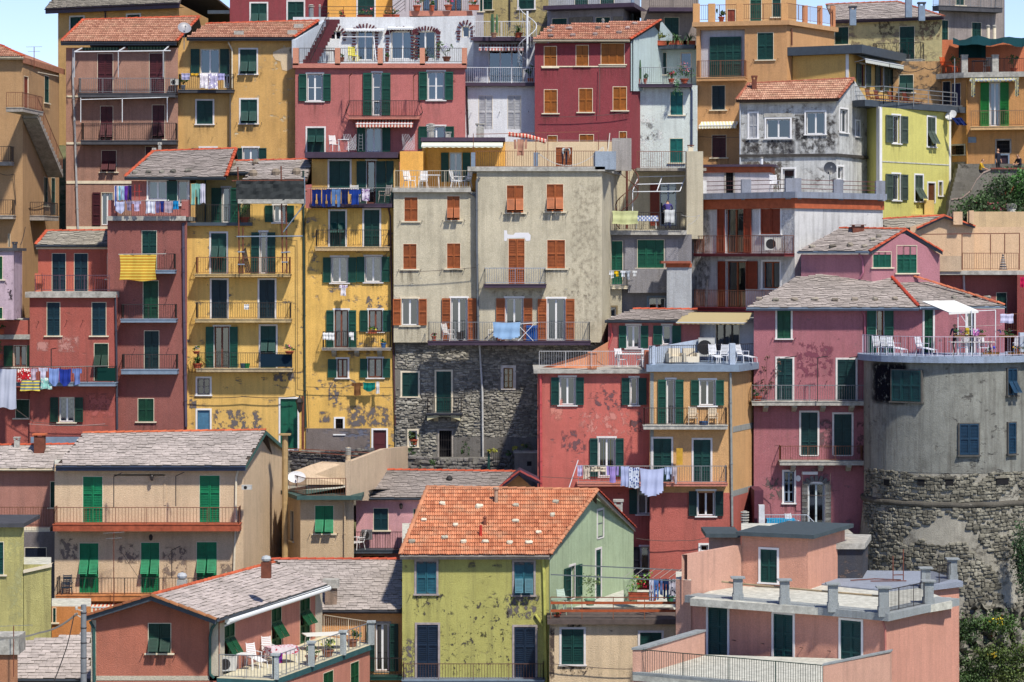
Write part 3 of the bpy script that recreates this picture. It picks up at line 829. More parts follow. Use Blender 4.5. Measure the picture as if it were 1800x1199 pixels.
def plant(px,py,Y,w,h,label,kind='bush',pot='round',potrgb=(178,84,56),leafrgb=(60,96,44),flower=None,n=160,cat='potted plant',ph=.3,seed=None,group=None,leaf=None):
    """w,h in metres of the whole plant above its pot"""
    o=empty('potted_plant',W3(px,py,Y),0,label,cat,group); seed=seed if seed is not None else int(px*13+py)
    m=MB(); r=max(.10,min(w*.38,.26))
    if pot=='round': m.lathe([(r*.7,0),(r*.95,ph*.8),(r*1.1,ph*.82),(r*1.1,ph),(r*.9,ph),(r*.85,ph*.9)],12)
    elif pot=='box': m.box(-w*.48,w*.48,-.13,.13,0,ph); m.box(-w*.5,w*.5,-.15,.15,ph*.85,ph)
    if pot: m.build('pot',paint(potrgb,.8,.75,.25),o)
    z0=ph if pot else 0
    m=MB(); lf=leaf or .11
    if kind=='bush': foliage(m,(0,0,z0+h*.5),w*.5,min(w*.4,.3),h*.5,n,lf,seed)
    elif kind=='palm': fronds(m,(0,0,z0),34,h*1.2,.035,1.0,seed)
    elif kind=='cactus':
        for i in range(5):
            x=random.uniform(-w*.4,w*.4); m.lathe([(.06,z0),(.07,z0+h*random.uniform(.5,.8)),(.03,z0+h)],7,0,(x,random.uniform(-.1,.1),0))
    elif kind=='sparse':
        for i in range(9):
            t=random.random()*6; e=Vector((math.cos(t)*w*.5,math.sin(t)*w*.2,h*random.uniform(.4,1))); m.bar((0,0,z0),tuple(e+Vector((0,0,z0))),.008,0,3)
            foliage(m,tuple(e+Vector((0,0,z0))),.15,.1,.15,14,lf,seed+i)
    m.build('foliage',leafmat(leafrgb),o)
    if flower:
        m=MB(); foliage(m,(0,-.04,z0+h*.6),w*.5,min(w*.4,.3),h*.42,max(20,n//3),.09,seed+5); m.build('flowers',leafmat(flower),o)['kind']='stuff'
    return o
def dish(px,py,Y,r,label,rgb=(150,152,156),az=0,wallm=False,pole=.5,tilt=35,oval=1):
    o=empty('satellite_dish',W3(px,py,Y),az,label,'satellite dish')
    m=MB(); n=20; rr=[0,.35,.7,1]; k0=[]
    M=Matrix.Rotation(R(-tilt),4,'X')
    def ring(t,off): return [M@Vector((t*r*oval*math.cos(2*math.pi*i/n),-.18*r*(1-t*t)*-1+off-.18*r,t*r*math.sin(2*math.pi*i/n))) for i in range(n)]
    for off in (0,.02):
        R_=[ring(t,off) for t in (.02,.35,.7,1)]
        for a,b in zip(R_,R_[1:]):
            for i in range(n): j=(i+1)%n; m.quad(a[i],a[j],b[j],b[i])
    m.build('reflector',paint(rgb,.4,.75,.1),o)
    m=MB(); m.bar((0,.05,0),(0,.1,-pole),.025,0,6); m.bar(M@Vector((0,0,-r)),M@Vector((0,-r*.9,-r*.1)),.012); m.box(-.04,.04,-r*.9-.05,-r*.9+.05,-.05+r*.2,.05+r*.2); m.build('mount',GREYMETAL,o)
    return o
def acunit(px,py,Y,label,rot=0,w=.8,h=.6,rgb=(200,200,196)):
    o=empty('air_conditioner',W3(px,py,Y),rot,label,'air conditioner')
    m=MB(); m.box(-w/2,w/2,-.15,.15,.05,h+.05); m.box(-w/2-.01,w/2+.01,-.16,.16,h+.04,h+.07); m.build('casing',paint(rgb,.5,.75,.15),o)
    m=MB(); r=h*.4; c=(-w*.12,-.155,h*.5+.05)
    for k in range(1,5):
        n=18
        for i in range(n):
            a=2*math.pi*i/n; b=2*math.pi*(i+1)/n; q=r*k/4; m.bar((c[0]+q*math.cos(a),c[1],c[2]+q*math.sin(a)),(c[0]+q*math.cos(b),c[1],c[2]+q*math.sin(b)),.006,0,3)
    for i in range(6): a=math.pi*i/6; m.bar((c[0]-r*math.cos(a),c[1],c[2]-r*math.sin(a)),(c[0]+r*math.cos(a),c[1],c[2]+r*math.sin(a)),.006,0,3)
    m.build('fan_grille',DARKMETAL,o)
    m=MB(); m.lathe([(r,0),(r,.002)],18,0,(0,0,0)); k=m.build('fan',paint((40,42,46),.6,.6),o); k.matrix_basis=T((c[0],c[1]+.004,c[2]))@Matrix.Rotation(R(90),4,'X')
    return o
def antenna(px,py,Y,h,label,arms=3,w=.9,lean=0):
    o=empty('tv_antenna',W3(px,py,Y),0,label,'antenna')
    m=MB(); m.bar((0,0,-.6),(lean,0,h),.022,0,6); m.build('mast',RUST,o)
    m=MB()
    for i in range(arms):
        z=h-.03-i*.28; m.bar((-w/2*(1-.25*i),-.1,z),(w/2*(1-.25*i),.1,z+.04),.012)
        for k in range(7):
            x=(-.5+k/6)*w*(1-.25*i); m.bar((x,-.16,z+.02),(x,.16,z+.02),.007,0,3)
    m.build('elements',GREYMETAL,o); return o
def cable(pts,r,label,sag=.3,rgb=(50,46,48),name='cable',cat='cable',n=12,twist=False):
    m=MB(); P=[]
    for a,b in zip(pts,pts[1:]):
        a=W3(*a); b=W3(*b)
        for i in range(n+1):
            t=i/n; p=a.lerp(b,t); p.z-=sag*4*t*(1-t); P.append(p)
    c=P[0].copy(); m.path([p-c for p in P],r,0,4)
    o=m.build(name,paint(rgb,.7,.7,.1),None,T(c)); tag(o,label,cat); return o
def line_rig(pts,label,r=.012,rgb=(190,186,180),sag=.0):
    return cable(pts,r,label,sag,rgb,'clothes_line','clothes line')
_rockm={}
def stone_mesh(i,mat):
    k=(i,mat.name)
    if k in _rockm: return _rockm[k]
    rnd=random.Random(i*5+1); bm=bmesh.new(); bmesh.ops.create_cube(bm,size=1)
    bmesh.ops.bevel(bm,geom=list(bm.edges),offset=.2,segments=1,affect='EDGES')
    for v in bm.verts: v.co+=Vector((rnd.uniform(-.09,.09),rnd.uniform(-.09,.09),rnd.uniform(-.09,.09)))
    me=bpy.data.meshes.new('stone'); bm.to_mesh(me); bm.free(); me.materials.append(mat); _rockm[k]=me; return me
def roof_stones(slope,pix,label,group,rgb=(176,170,156),s=.34,name='roof_stone'):
    mat=stonemat(rgb,.3); pix=sorted(pix); on=label.split(' on ',1)[1]
    ORD='first second third fourth fifth sixth seventh eighth ninth tenth eleventh twelfth thirteenth fourteenth fifteenth sixteenth'.split()
    for i,(px,py) in enumerate(pix):
        label=(ORD[i]+' weight stone from the left on '+on)
        P=slope.at(px,py)+slope.n*.11
        o=mk(name,stone_mesh(i%8,mat),None,T(P)@rz(random.uniform(-.5,.5))@Matrix.Rotation(slope.pitch,4,'X')@S(s*random.uniform(.8,1.2),s*random.uniform(.6,.8),s*random.uniform(.45,.6)))
        tag(o,label,'stone',group)
def person(px,py,Y,rot,J,label,shirt,trousers,hair,skin=(196,150,124),scale=1,hold=None):
    """J: joints dict in body metres. pelvis root"""
    names=list(J.keys()); idx={k:i for i,k in enumerate(names)}
    edges=[('pelvis','belly'),('belly','chest'),('chest','neck'),('neck','head'),('head','crown')]
    for s in 'LR':
        edges+=[('chest','sh'+s),('sh'+s,'el'+s),('el'+s,'wr'+s),('wr'+s,'hd'+s),('pelvis','hip'+s),('hip'+s,'kn'+s),('kn'+s,'an'+s),('an'+s,'toe'+s)]
    rad={'pelvis':.145,'belly':.13,'chest':.155,'neck':.055,'head':.095,'crown':.075,'sh':.065,'el':.045,'wr':.032,'hd':.035,'hip':.095,'kn':.062,'an':.042,'toe':.04}
    me=bpy.data.meshes.new('body'); me.from_pydata([J[k] for k in names],[(idx[a],idx[b]) for a,b in edges],[])
    o=bpy.data.objects.new('tmp',me); COL.objects.link(o)
    md=o.modifiers.new('skin','SKIN'); 
    for k in names:
        r=rad.get(k,rad.get(k[:-1],.05)); me.skin_vertices[0].data[idx[k]].radius=(r,r*.8 if k in('pelvis','belly','chest') else r)
    me.skin_vertices[0].data[idx['pelvis']].use_root=True
    sb=o.modifiers.new('s','SUBSURF'); sb.levels=1; sb.render_levels=1
    dg=bpy.context.evaluated_depsgraph_get(); m2=bpy.data.meshes.new_from_object(o.evaluated_get(dg)); bpy.data.objects.remove(o)
    m2.name='body'; m2.materials.clear()
    for c in (shirt,trousers,skin,hair,(40,36,34)): m2.materials.append(paint(c,.85,.7,.12))
    bone={'belly':0,'chest':0,'sh':0,'el':0,'pelvis':1,'hip':1,'kn':1,'neck':2,'head':2,'crown':2,'wr':2,'hd':2,'an':1,'toe':4}
    seg=[]
    for a,b in edges:
        A=Vector(J[a]); B=Vector(J[b])
        for t in (0,.25,.5,.75,1): seg.append((A.lerp(B,t), a if t<.5 else b))
    hc=Vector(J['head']); 
    for p in m2.polygons:
        c=p.center; k=min(seg,key=lambda s:(s[0]-c).length_squared)[1]; k=k if k in bone else k[:-1]
        p.material_index=bone.get(k,0); p.use_smooth=True
        if k in('head','crown'):
            if (c-hc).y>.0 or c.z>J['crown'][2]-.01: p.material_index=3
    top=empty('person',W3(px,py,Y),rot,label,'person'); top.scale=(scale,)*3
    mk('body',m2,top)
    f=MB(); h=hc
    for sx in (-1,1): f.box(h.x+sx*.035-.012,h.x+sx*.035+.012,h.y-.10,h.y-.088,h.z+.0,h.z+.015)
    f.build('eyes',paint((30,26,26),.4,.6),top)
    f=MB(); f.poly([(h.x-.016,h.y-.09,h.z-.03),(h.x+.016,h.y-.09,h.z-.03),(h.x,h.y-.088,h.z+.015)]); f.quad((h.x-.016,h.y-.09,h.z-.03),(h.x,h.y-.12,h.z-.028),(h.x,h.y-.088,h.z+.015),(h.x,h.y-.088,h.z+.015)); f.box(h.x-.025,h.x+.025,h.y-.094,h.y-.086,h.z-.055,h.z-.047); f.build('nose_and_mouth',paint((170,110,96),.8,.7),top)
    # hands: palm with five fingers
    for s in 'LR':
        w=Vector(J['wr'+s]); hd=Vector(J['hd'+s]); d=(hd-w).normalized(); sd=d.orthogonal().normalized(); g=MB(); g.bar(w,hd,.035,0,6)
        for i in range(4): b=hd+sd*(i-1.5)*.02; g.bar(b,b+d*(.05+.01*(1.5-abs(i-1.5)))+d.cross(sd)*.015,.009,0,5)
        g.bar(w+d*.02+sd*.03,w+d*.06+sd*.06,.010,0,5); g.build('hand',paint(skin,.8,.7),top)
    return top
def stand(**k):
    J=dict(pelvis=(0,0,.95),belly=(0,0,1.1),chest=(0,0,1.34),neck=(0,0,1.5),head=(0,-.02,1.62),crown=(0,0,1.71),
     shL=(.19,0,1.42),elL=(.25,.02,1.14),wrL=(.24,-.08,.9),hdL=(.24,-.1,.82),shR=(-.19,0,1.42),elR=(-.25,.02,1.14),wrR=(-.24,-.08,.9),hdR=(-.24,-.1,.82),
     hipL=(.1,0,.9),knL=(.11,-.02,.5),anL=(.11,.02,.09),toeL=(.12,-.14,.04),hipR=(-.1,0,.9),knR=(-.11,-.02,.5),anR=(-.11,.02,.09),toeR=(-.12,-.14,.04))
    J.update(k); return J
# ---------------------------------------------------------------- stone facing (300 largest stones single, the rest joined)
def stones_on(H,place,W_,z0,z1,holes,mat_rgb,sx=.42,sz=.17,lichen=.4,skip=.06,parent=None,seed=1,depth=.14,proudvar=.05,keep=lambda u,z:True):
    rnd=random.Random(seed); L=[]; z=z0
    while z<z1:
        h=sz*rnd.uniform(.75,1.3); u=-rnd.random()*.3
        while u<W_:
            w=sx*rnd.uniform(.45,1.6); hh=h*rnd.uniform(.7,1.2); cu=u+w/2; cz=z+h/2+rnd.uniform(-.035,.035)+.09*math.sin(u*.9+seed)
            if cu-w*.45>0 and cu+w*.4<W_ and rnd.random()>skip and keep(cu,cz) and not any(a-.12<cu+w*.4 and cu-w*.4<c+.12 and b-.12<cz<d+.16 for a,b,c,d in holes):
                L.append((w*hh,cu,cz,w,hh))
            u+=w+.015
        z+=h+.01
    L.sort(reverse=True); smat=stonemat(mat_rgb,lichen,True); smat2=stonemat(mat_rgb,lichen,False)
    m=MB()
    for i,(a,cu,cz,w,h) in enumerate(L):
        M=place(cu,cz)@T((0,-rnd.uniform(0,proudvar),0))@Matrix.Rotation(rnd.uniform(-.16,.16),4,'Y')@S(w*1.02,depth,h*1.04)
        if i<300: mk('stone',stone_mesh(rnd.randrange(8),smat),parent,M)
        else:
            me=stone_mesh(rnd.randrange(8),smat); k=len(m.v)
            m.v+=[tuple(M@v.co) for v in me.vertices]
            for p in me.polygons: m.f.append(tuple(k+q for q in p.vertices)); m.m.append(0)
    if m.v: o=m.build('small_stones',smat2,parent); o['kind']='stuff'
PG=dict(col=GREEN)
cornice_trim=lambda H,f,y0,y1,mat,d=.1: _band(H,f,y0,y1,mat,d)
def _band(H,f,x0,x1,y0,y1,mat,d=.08,name='band'):
    a,z0,c,z1=f.rect(x0,y0,x1,y1); m=MB(); m.box(a,c,-d,.02,z0,z1); return m.build(name,mat,H.o,f.loc(Matrix()))
def hooks(f,pts):
    for px,py in pts:
        u,z=f.at(px,py); m=MB(); m.bar((0,0,0),(0,-.25,.05),.018); m.build('hook',DARKMETAL,f.b.o,f.loc(T((u,0,z))))

# ================================================================= FAR ROW (top of the hill)
H=House('house','yellow house with dark purple eaves behind the tall mauve house, at the top left','house')
f,f2=H.body([(102,188),(314,184),(366,196)],15,plaster((214,168,92),.4,.4,seed=1),i0=0)
win(f,'C',124,30,147,60,GREEN,TRIMW); win(f,'C',224,26,246,48,GREEN,TRIMW)
roof(H,f,[(80,15),(316,5),(330,-45),(120,-38)],'slate',18,.7,fasc=FASP,fh=.35,back=True,ridge=())
pipe(H,f,[(180,14),(185,22),(185,42)],.05,FASP)
H=House('house','crimson house with two dark green windows above the yellow house with clay roof','house')
f=H.body([(404,187),(578,187)],-14,plaster((150,52,66),.4,.5,seed=2))
win(f,'P',441,6,469,42,GREEN,TRIMW); win(f,'C',506,3,534,40,GREEN,TRIMW)
chimney(H,547,8,36,184,9,GREYMETAL,'round'); chimney(H,562,8,36,184,4,GREYMETAL,'round')
_band(H,f,366,404,19,25,FASC,.4,'beam'); 
H=House('house','bright yellow house with one green shuttered door behind flower pots at the top','house')
f=H.body([(576,186),(692,186)],-20,plaster((238,176,48),.35,.3,seed=3))
win(f,'C',629,-6,658,38,GREEN,TRIMW,door=True)
slabband(H,[(578,180),(727,180)],37,47,0.6,plaster((196,116,104),.3,.4,seed=3),back=7)
terrace_rail(H,[(564,37,180),(604,37,180),(690,37,180),(712,20,182)],.95,DARKMETAL,'rails')
H=House('house','pale house with dark tall windows and a narrow pink balcony slab at the top','house')
f=H.body([(690,185),(850,185)],-25,plaster((196,192,198),.4,.6,seed=4))
win(f,'G',742,-18,770,22,fr=BROWNMETAL,door=True,cur=(200,200,205)); win(f,'G',790,-18,812,22,fr=BROWNMETAL,door=True)
slabband(H,[(720,181),(830,181)],20,29,.4,plaster((196,116,104),.3,.4,seed=3),back=4)
terrace_rail(H,[(720,20,181),(840,20,181)],.9,DARKMETAL)
win(f,'C',843,-20,849,20) 
H=House('house','olive yellow house with flaking plaster and two dark shutters, cut by the top edge','house')
f=H.body([(846,188),(964,187)],-25,plaster((186,172,112),.6,.8,.43,seed=5))
win(f,'C',846,-10,866,17); win(f,'C',912,-12,939,16,GREEN,TRIMW); pipe(H,f,[(896,-10),(896,48)],.05,DARKMETAL)
H=House('house','grey lilac house with a long dark balcony band, above the dark red house','house')
f,f2=H.body([(962,184),(1096,182),(1125,190)],12,plaster((150,146,156),.5,.7,seed=6),depth=6)
win(f,'C',970,32,997,48); win(f,'C',1047,30,1073,46)
_band(H,f,1001,1042,30,46,stonemat((120,112,104),.3,False),.06,'exposed_stone'); _band(H,f,1078,1096,29,46,stonemat((120,112,104),.3,False),.06,'exposed_stone')
slabband(H,[(962,183.4),(1097,181.4),(1127,189)],12,19,.8,FASP,back=5)
terrace_rail(H,[(966,12,182.9),(1095,8,180.8)],1.0,GREYMETAL)
H2=H; f=H.body([(962,189),(1125,188)],-30,plaster((164,168,180),.4,.5,seed=7),name='upper_wall')
win(f,'C',1010,-20,1034,12,door=True); win(f,'C',1055,-20,1080,12,door=True)
pipe(H,f2,[(1112,-20),(1112,60)],.12,BLUEG)
H=House('house','grey stone house with a terrace full of plants, behind the palm planters','house')
f=H.body([(1127,183),(1228,183)],20,plaster((150,138,132),.7,.8,.40,(112,104,96),seed=8),depth=5)
win(f,'C',1167,30,1194,62)
slabband(H,[(1140,182),(1226,182)],14,21,.5,FASP,back=4); terrace_rail(H,[(1142,14,181.6),(1224,12,181.6)],1.0,DARKMETAL)
f=H.body([(1127,188),(1228,188)],-30,plaster((150,138,132),.7,.8,seed=8),name='upper_wall')
H=House('house','pale yellow house with slate roof, diagonal-braced balcony and flaking plaster','house')
f=H.body([(1462,181),(1656,178)],37,plaster((206,198,140),.45,.5,.50,(150,136,112),seed=9),depth=5)
win(f,'C',1467,47,1492,78); win(f,'C',1581,46,1608,106,door=True); 
balc(f,1533,1619,76,105,111,.9,DARKMETAL,CONC,'x',posts=.9)
roof(H,f,[(1464,39),(1659,27),(1578,4),(1452,9)],'slate',22,.35,fasc=FASP,rgb=(206,200,189),fh=.18,ridge=(1,2),ridgergb=(196,120,96))
for a,b,c in ((1499,11,34),(1597,-14,20),(1620,4,26)): chimney(H,a,b,c,177,11,BLUEG,'cap',SLABD)
f3=H.body([(1570,177.5),(1656,177.2)],108,plaster((190,150,92),.8,.9,.42,(120,104,88),seed=10),depth=.5,name='lower_wall')
win(f3,'P',1580,131,1606,162); m=None
cable([(1578,121,176),(1625,119,176),(1655,112,176)],.03,'thick dark cable sagging across the ochre wall under the braced balcony',.25)
H=House('house','tall grey house with narrow green shutters and a balcony under the sky, top right','house')
f,f2=H.body([(1650,186),(1764,188),(1766,189)],-30,plaster((158,148,146),.6,.8,seed=11),depth=5)
win(f,'C',1655,35,1667,78); win(f,'C',1708,39,1725,68); win(f,'C',1680,-20,1695,9)
balc(f,1650,1762,-6,12,20,.8,GREYMETAL,SLABD,posts=.8)
for px in (1737,1748): chimney(H,px,44,70,182,6,CREAM,'round')
H=House('house','top roof terrace with orange back wall and torn green shade net, at the right edge','house')
f=H.body([(1650,179.5),(1812,179.5)],70,plaster((206,112,62),.4,.5,seed=12),depth=3)
terrace_rail(H,[(1730,130,176.5),(1800,130,176.5)],1.0,DARKMETAL)
m=MB()
for i in range(12):
    for j in range(4):
        a=lambda i,j:W3(1675+i*11,66+3*math.sin(i*1.3)+j*3.2+2*math.sin(j+i),179.2-j*.9)
        m.quad(a(i,j),a(i+1,j),a(i+1,j+1),a(i,j+1))
for i in range(6):
    b=lambda i,j:W3(1685+i*8,72+j*30,178.9+.1*math.sin(i*2)); m.quad(b(i,1),b(i+1,1),b(i+1,0),b(i,0))
o=m.build('shade_net',clothmat((20,60,66)),None); tag(o,'dark green shade net stretched over the orange roof terrace','net')
for px in (1695,1749):
    m=MB(); p=W3(px,128,176.4); m.box(p.x-.2,p.x+.2,p.y-.2,p.y+.2,p.z-.2,p.z+1.1); m.box(p.x-.23,p.x+.23,p.y-.23,p.y+.23,p.z+1.1,p.z+1.16); H.part(m,'pillar',CONC)

# ================================================================= THIRD ROW
H=House('house','tan house at the left edge with an outside stair on its shaded side','house')
ff,fs=H.body([(-60,163),(40,163),(104,172)],104,plaster((186,148,98),.35,.4,seed=13),i0=1,depth=1.0)
s=roof(H,ff,[(-62,99),(41,101),(0,80),(-62,72)],'clay',20,.35,fasc=CREAM,fh=.15,back=False,ridge=(1,))
m=MB(); a=fs.off(.35)
P=[W3(40,100,162.6),W3(114,122,172.4),W3(4,80,170)]; m.poly(P); m.poly([p-Vector((0,0,.3)) for p in P][::-1]); m.quad(P[0]-Vector((0,0,.35)),P[1]-Vector((0,0,.35)),P[1],P[0]); H.part(m,'side_eave',paint((176,120,92),.8,.7,.3))
win(fs,'D',42,134,50,192,BROWN,door=True,n=1); win(fs,'C',78,133,86,181,n=1); win(fs,'C',77,311,84,362,n=1); win(fs,'C',90,312,97,378,n=1,door=True)
balc(ff,-40,20,258,285,291,.9,DARKMETAL,SLABG); balc(ff,-40,23,352,379,385,.9,DARKMETAL,SLABG)
balc(fs,78,103,357,380,388,.9,DARKMETAL,SLABG)
win(ff,'D',14,411,18,434,(30,26,26),n=1,sill=False)
B=balc(fs,40,76,167,193,200,1.0,BROWNMETAL,SLABG)
# outside stair along the wall
u0,z0=fs.at(64,200,.9); u1,z1=fs.at(108,304,.9); m=MB()
d=1.0
m.poly([(u0,-.05,z0),(u1,-.05,z1),(u1,-.05,z1-.28),(u0,-.05,z0-.28)][::-1]); m.poly([(u0,-d,z0),(u1,-d,z1),(u1,-d,z1-.28),(u0,-d,z0-.28)])
m.quad((u0,-d,z0-.28),(u1,-d,z1-.28),(u1,-.05,z1-.28),(u0,-.05,z0-.28)); m.quad((u0,-d,z0),(u0,-.05,z0),(u1,-.05,z1),(u1,-d,z1))
n=16
for i in range(n): x=u0+(u1-u0)*(i+.5)/n; z=z0+(z1-z0)*(i)/n; m.box(x-.14,x+.14,-d,-.05,z-.25,z+.03)
St=m.build('stair',[SLABG],H.o,fs.loc(Matrix()))
m=MB(); railing_mb(m,[(u0,-d+.04,z0),(u1,-d+.04,z1)],1.0,.2); m.build('railing',BROWNMETAL,St)
m=MB(); m.bar(fs.W(fs.at(41,127)[0],-.9,fs.at(41,127)[1]),fs.W(fs.at(77,134)[0],-.9,fs.at(77,134)[1]),.03); H.part(m,'canopy_rod',CREAM)
antenna(60,104,164,.75,'thin tv antenna on the tan house at the left edge',2,.9)
cable([(0,305,162.8),(25,306,162.8),(28,361,163),(52,366,164.5),(80,357,168)],.02,'dark cable stapled along the tan wall at the left edge',.08)
cable([(36,430,158),(45,396,164),(60,392,166),(80,394,169)],.02,'loose dark cable hanging at the corner of the tan house',.15)

H=House('house','tall mauve brown house with three storeys of balconies and maroon shutters','house')
f=H.body([(116,172),(313,172)],84,plaster((174,122,112),.45,.7,seed=14),depth=7)
roof(H,f,[(107,75),(310,72),(350,30),(146,36)],'clay',24,.55,fh=.22,ridge=(1,2,3))
for (x0,y0,x1,y1,k) in ((171,94,199,165,'C'),(262,93,290,165,'C'),(176,186,199,247,'P'),(267,184,290,245,'P'),(178,264,205,302,'P'),(255,257,270,282,'C')):
    win(f,k,x0,y0,x1,y1,MAROON)
win(f,'O',178,338,199,396,MAROON,door=True,sides='L',sw=.5,cur=(220,222,225))
balc(f,137,308,138,164,171,.9,GREYMETAL,SLABD); balc(f,142,310,217,247,254,.9,DARKMETAL,SLABD)
for y0,y1 in ((168,171),(250,254),(318,323),(398,403)): _band(H,f,117,312,y0,y1,CREAM,.05)
pipe(H,f,[(129,86),(128,135),(132,250),(137,405)],.07,paint((176,178,182),.5,.75,.15))
m=MB()
for a,b in (((131,91),(300,89)),((131,91),(145,84)),((208,90),(220,83)),((287,90),(297,81))): m.bar(W3(a[0],a[1],170.5),W3(b[0],b[1],171.6 if b[0]!=300 else 170.5),.04)
for px in (131,208,287): m.bar(W3(px,90,170.5),W3(px,136,171),.035)
for px in (142,215,294): m.bar(W3(px,172,171),W3(px,215,171),.03)
m.bar(W3(142,175,171),W3(296,171,171),.03)
H.part(m,'awning_frame',WHITEMETAL)
_band(H,f,146,210,84,89,clothmat((44,66,58),'vstripe',(90,110,90)),.35,'rolled_awning'); _band(H,f,226,296,83,88,clothmat((44,66,58),'vstripe',(90,110,90)),.35,'rolled_awning')
acunit(307,151,171.6,'small white box on the top balcony of the mauve brown house',0,.5,.35)
dish(324,50,168,.42,'grey satellite dish on a pole where the two clay roofs meet',(150,150,158),.3,pole=1.3)

H=House('house','mustard yellow house with clay roof and a washing line on its small loggia','house')
f=H.body([(313,172.5),(407,172.5)],66,plaster((214,172,92),.4,.5,seed=15),depth=6)
g=H.body([(406,172),(521,172)],70,plaster((212,168,84),.45,.5,.36,(226,208,170),seed=16),depth=7)
r1=roof(H,g,[(328,67),(516,66),(560,37),(362,43)],'clay',22,.45,fh=.18,ridge=(1,2),back=True)
win(f,'O',352,86,386,130,GREEN,cur=(60,110,100),sw=.55); win(f,'G',393,88,404,155,door=True,fr=WHITE)
balc(f,313,411,131,158,163,.9,DARKMETAL,SLABD)
win(f,'C',346,177,374,218,GREEN,TRIMW); win(f,'O',352,260,380,300,GREEN,TRIMW,cur=(200,180,170)); win(g,'P',422,87,451,130,GREEN,TRIMW); win(g,'P',423,175,452,217,GREEN,TRIMW); win(g,'O',427,260,454,300,GREEN,TRIMW,cur=(190,200,210))
pipe(H,g,[(401,74),(408,88),(408,155)],.05,CREAM); pipe(H,f,[(405,160),(405,262)],.05,CREAM)
m=MB(); pp=[(480,92),(492,86),(514,82),(515,120),(504,125),(496,123),(493,108),(484,105),(480,98)]
P=[g.W(g.at(x,y)[0],-.02,g.at(x,y)[1]) for x,y in pp]; m.poly(P); H.part(m,'bare_plaster',plaster((226,208,172),.5,.3,.42,(60,60,60),seed=17))
hooks(g,[(414,130),(459,129),(416,217),(460,217),(340,219),(381,218)])
for px,a,b in ((420,58,62),(514,55,61),(525,43,50)):
    m=MB(); p=r1.at(px,b)+r1.n*.1-H.loc; m.box(p.x-.3,p.x+.3,p.y-.1,p.y+.1,p.z-.2,p.z+.18); m.build('roof_vent',CONC,H.o)
for i,(a,b,c,w,pat,l) in enumerate(((319,334,140,(176,176,214),None,'pale lilac cloth at the left of the line on the mustard loggia'),(335,349,133,(230,180,60),None,'small yellow cloth on the line of the mustard loggia'),(351,366,155,(226,220,232),'print','long white lace towel on the line of the mustard loggia'),(366,383,156,(186,180,214),'print','long lilac towel beside the white lace one'),(383,395,141,(168,166,214),None,'short lilac cloth at the right of the line on the mustard loggia'))):
    cloth(a,b,129,c,171.3,w,l,pat=pat,cat='laundry',group='washing on the mustard loggia',name='towel')
plant(322,158,171.8,.4,.5,'two pale pots on the floor of the mustard loggia','sparse',potrgb=(200,196,190),n=30)

H=House('house','rose pink house with dark green shutters, bulging iron balcony and arched terrace rooms above','house')
f=H.body([(519,171),(818,171)],113,plaster((196,100,104),.45,.55,.30,(170,70,76),seed=18),depth=6,cap=DECK)
PINKS=plaster((206,118,108),.3,.4,seed=19)
slabband(H,[(515,171),(820,171)],112,120,.25,PINKS,back=1,name='parapet')
win(f,'O',540,130,567,178,GREEN2,TRIMW,bars=1); win(f,'O',655,128,670,203,GREEN2,TRIMW,door=True,sw=.55,leaves=1,bars=2); win(f,'O',752,126,781,176,GREEN2,TRIMW,cur=(190,200,220),bars=1)
win(f,'P',540,225,570,268,GREEN,TRIMW,door=True); win(f,'O',643,224,671,267,GREEN2,TRIMW,door=True,sw=.5,cur=(210,216,230)); win(f,'O',752,222,782,262,GREEN2,TRIMW,cur=(190,200,220))
# bulging balcony
u0,zs=f.at(613,204,.8); u1,_=f.at(737,204,.8); h=f.at(675,177,.8)[1]-zs; m=MB(); m.box(0,u1-u0,-.85,0,-.2,0)
B=m.build('balcony',PINKS,H.o,f.loc(T((u0,0,zs)))); m=MB(); w=u1-u0
pr=[(-.85,.03),(-1.05,.22),(-1.0,.45),(-.82,.75),(-.8,h)]
n=44
for i in range(n+1):
    x=w*i/n; q=[(x+ (-.2 if i==0 else .2 if i==n else 0)*(1-abs(k-1.2)/4),y,z) for k,(y,z) in enumerate(pr)]
    m.path(q,.014,0,3)
for sx in (0,w):
    for j in range(1,5): y=-.8*j/5; m.path([(sx+(-1 if sx==0 else 1)*a,y,z) for a,z in ((0,.03),(.2,.25),(.12,.5),(0,.75),(0,h))],.014,0,3)
m.path([(0,0,h),(0,-.8,h),(w,-.8,h),(w,0,h)],.025,0,4); m.path([(0,-.85,.03),(w,-.85,.03)],.02,0,4); m.build('railing',DARKMETAL,B)
awning(H,f,627,727,209,218,1.0,clothmat((232,214,202),'vstripe',(176,84,70)),drop=.18)
for px in (614,727): m=MB(); m.bar(W3(px,176,170.1),W3(px,134,170.1),.03); m.bar(W3(px,134,170.1),W3(px+5,129,169.4),.03); H.part(m,'lamp_arm',RUST)
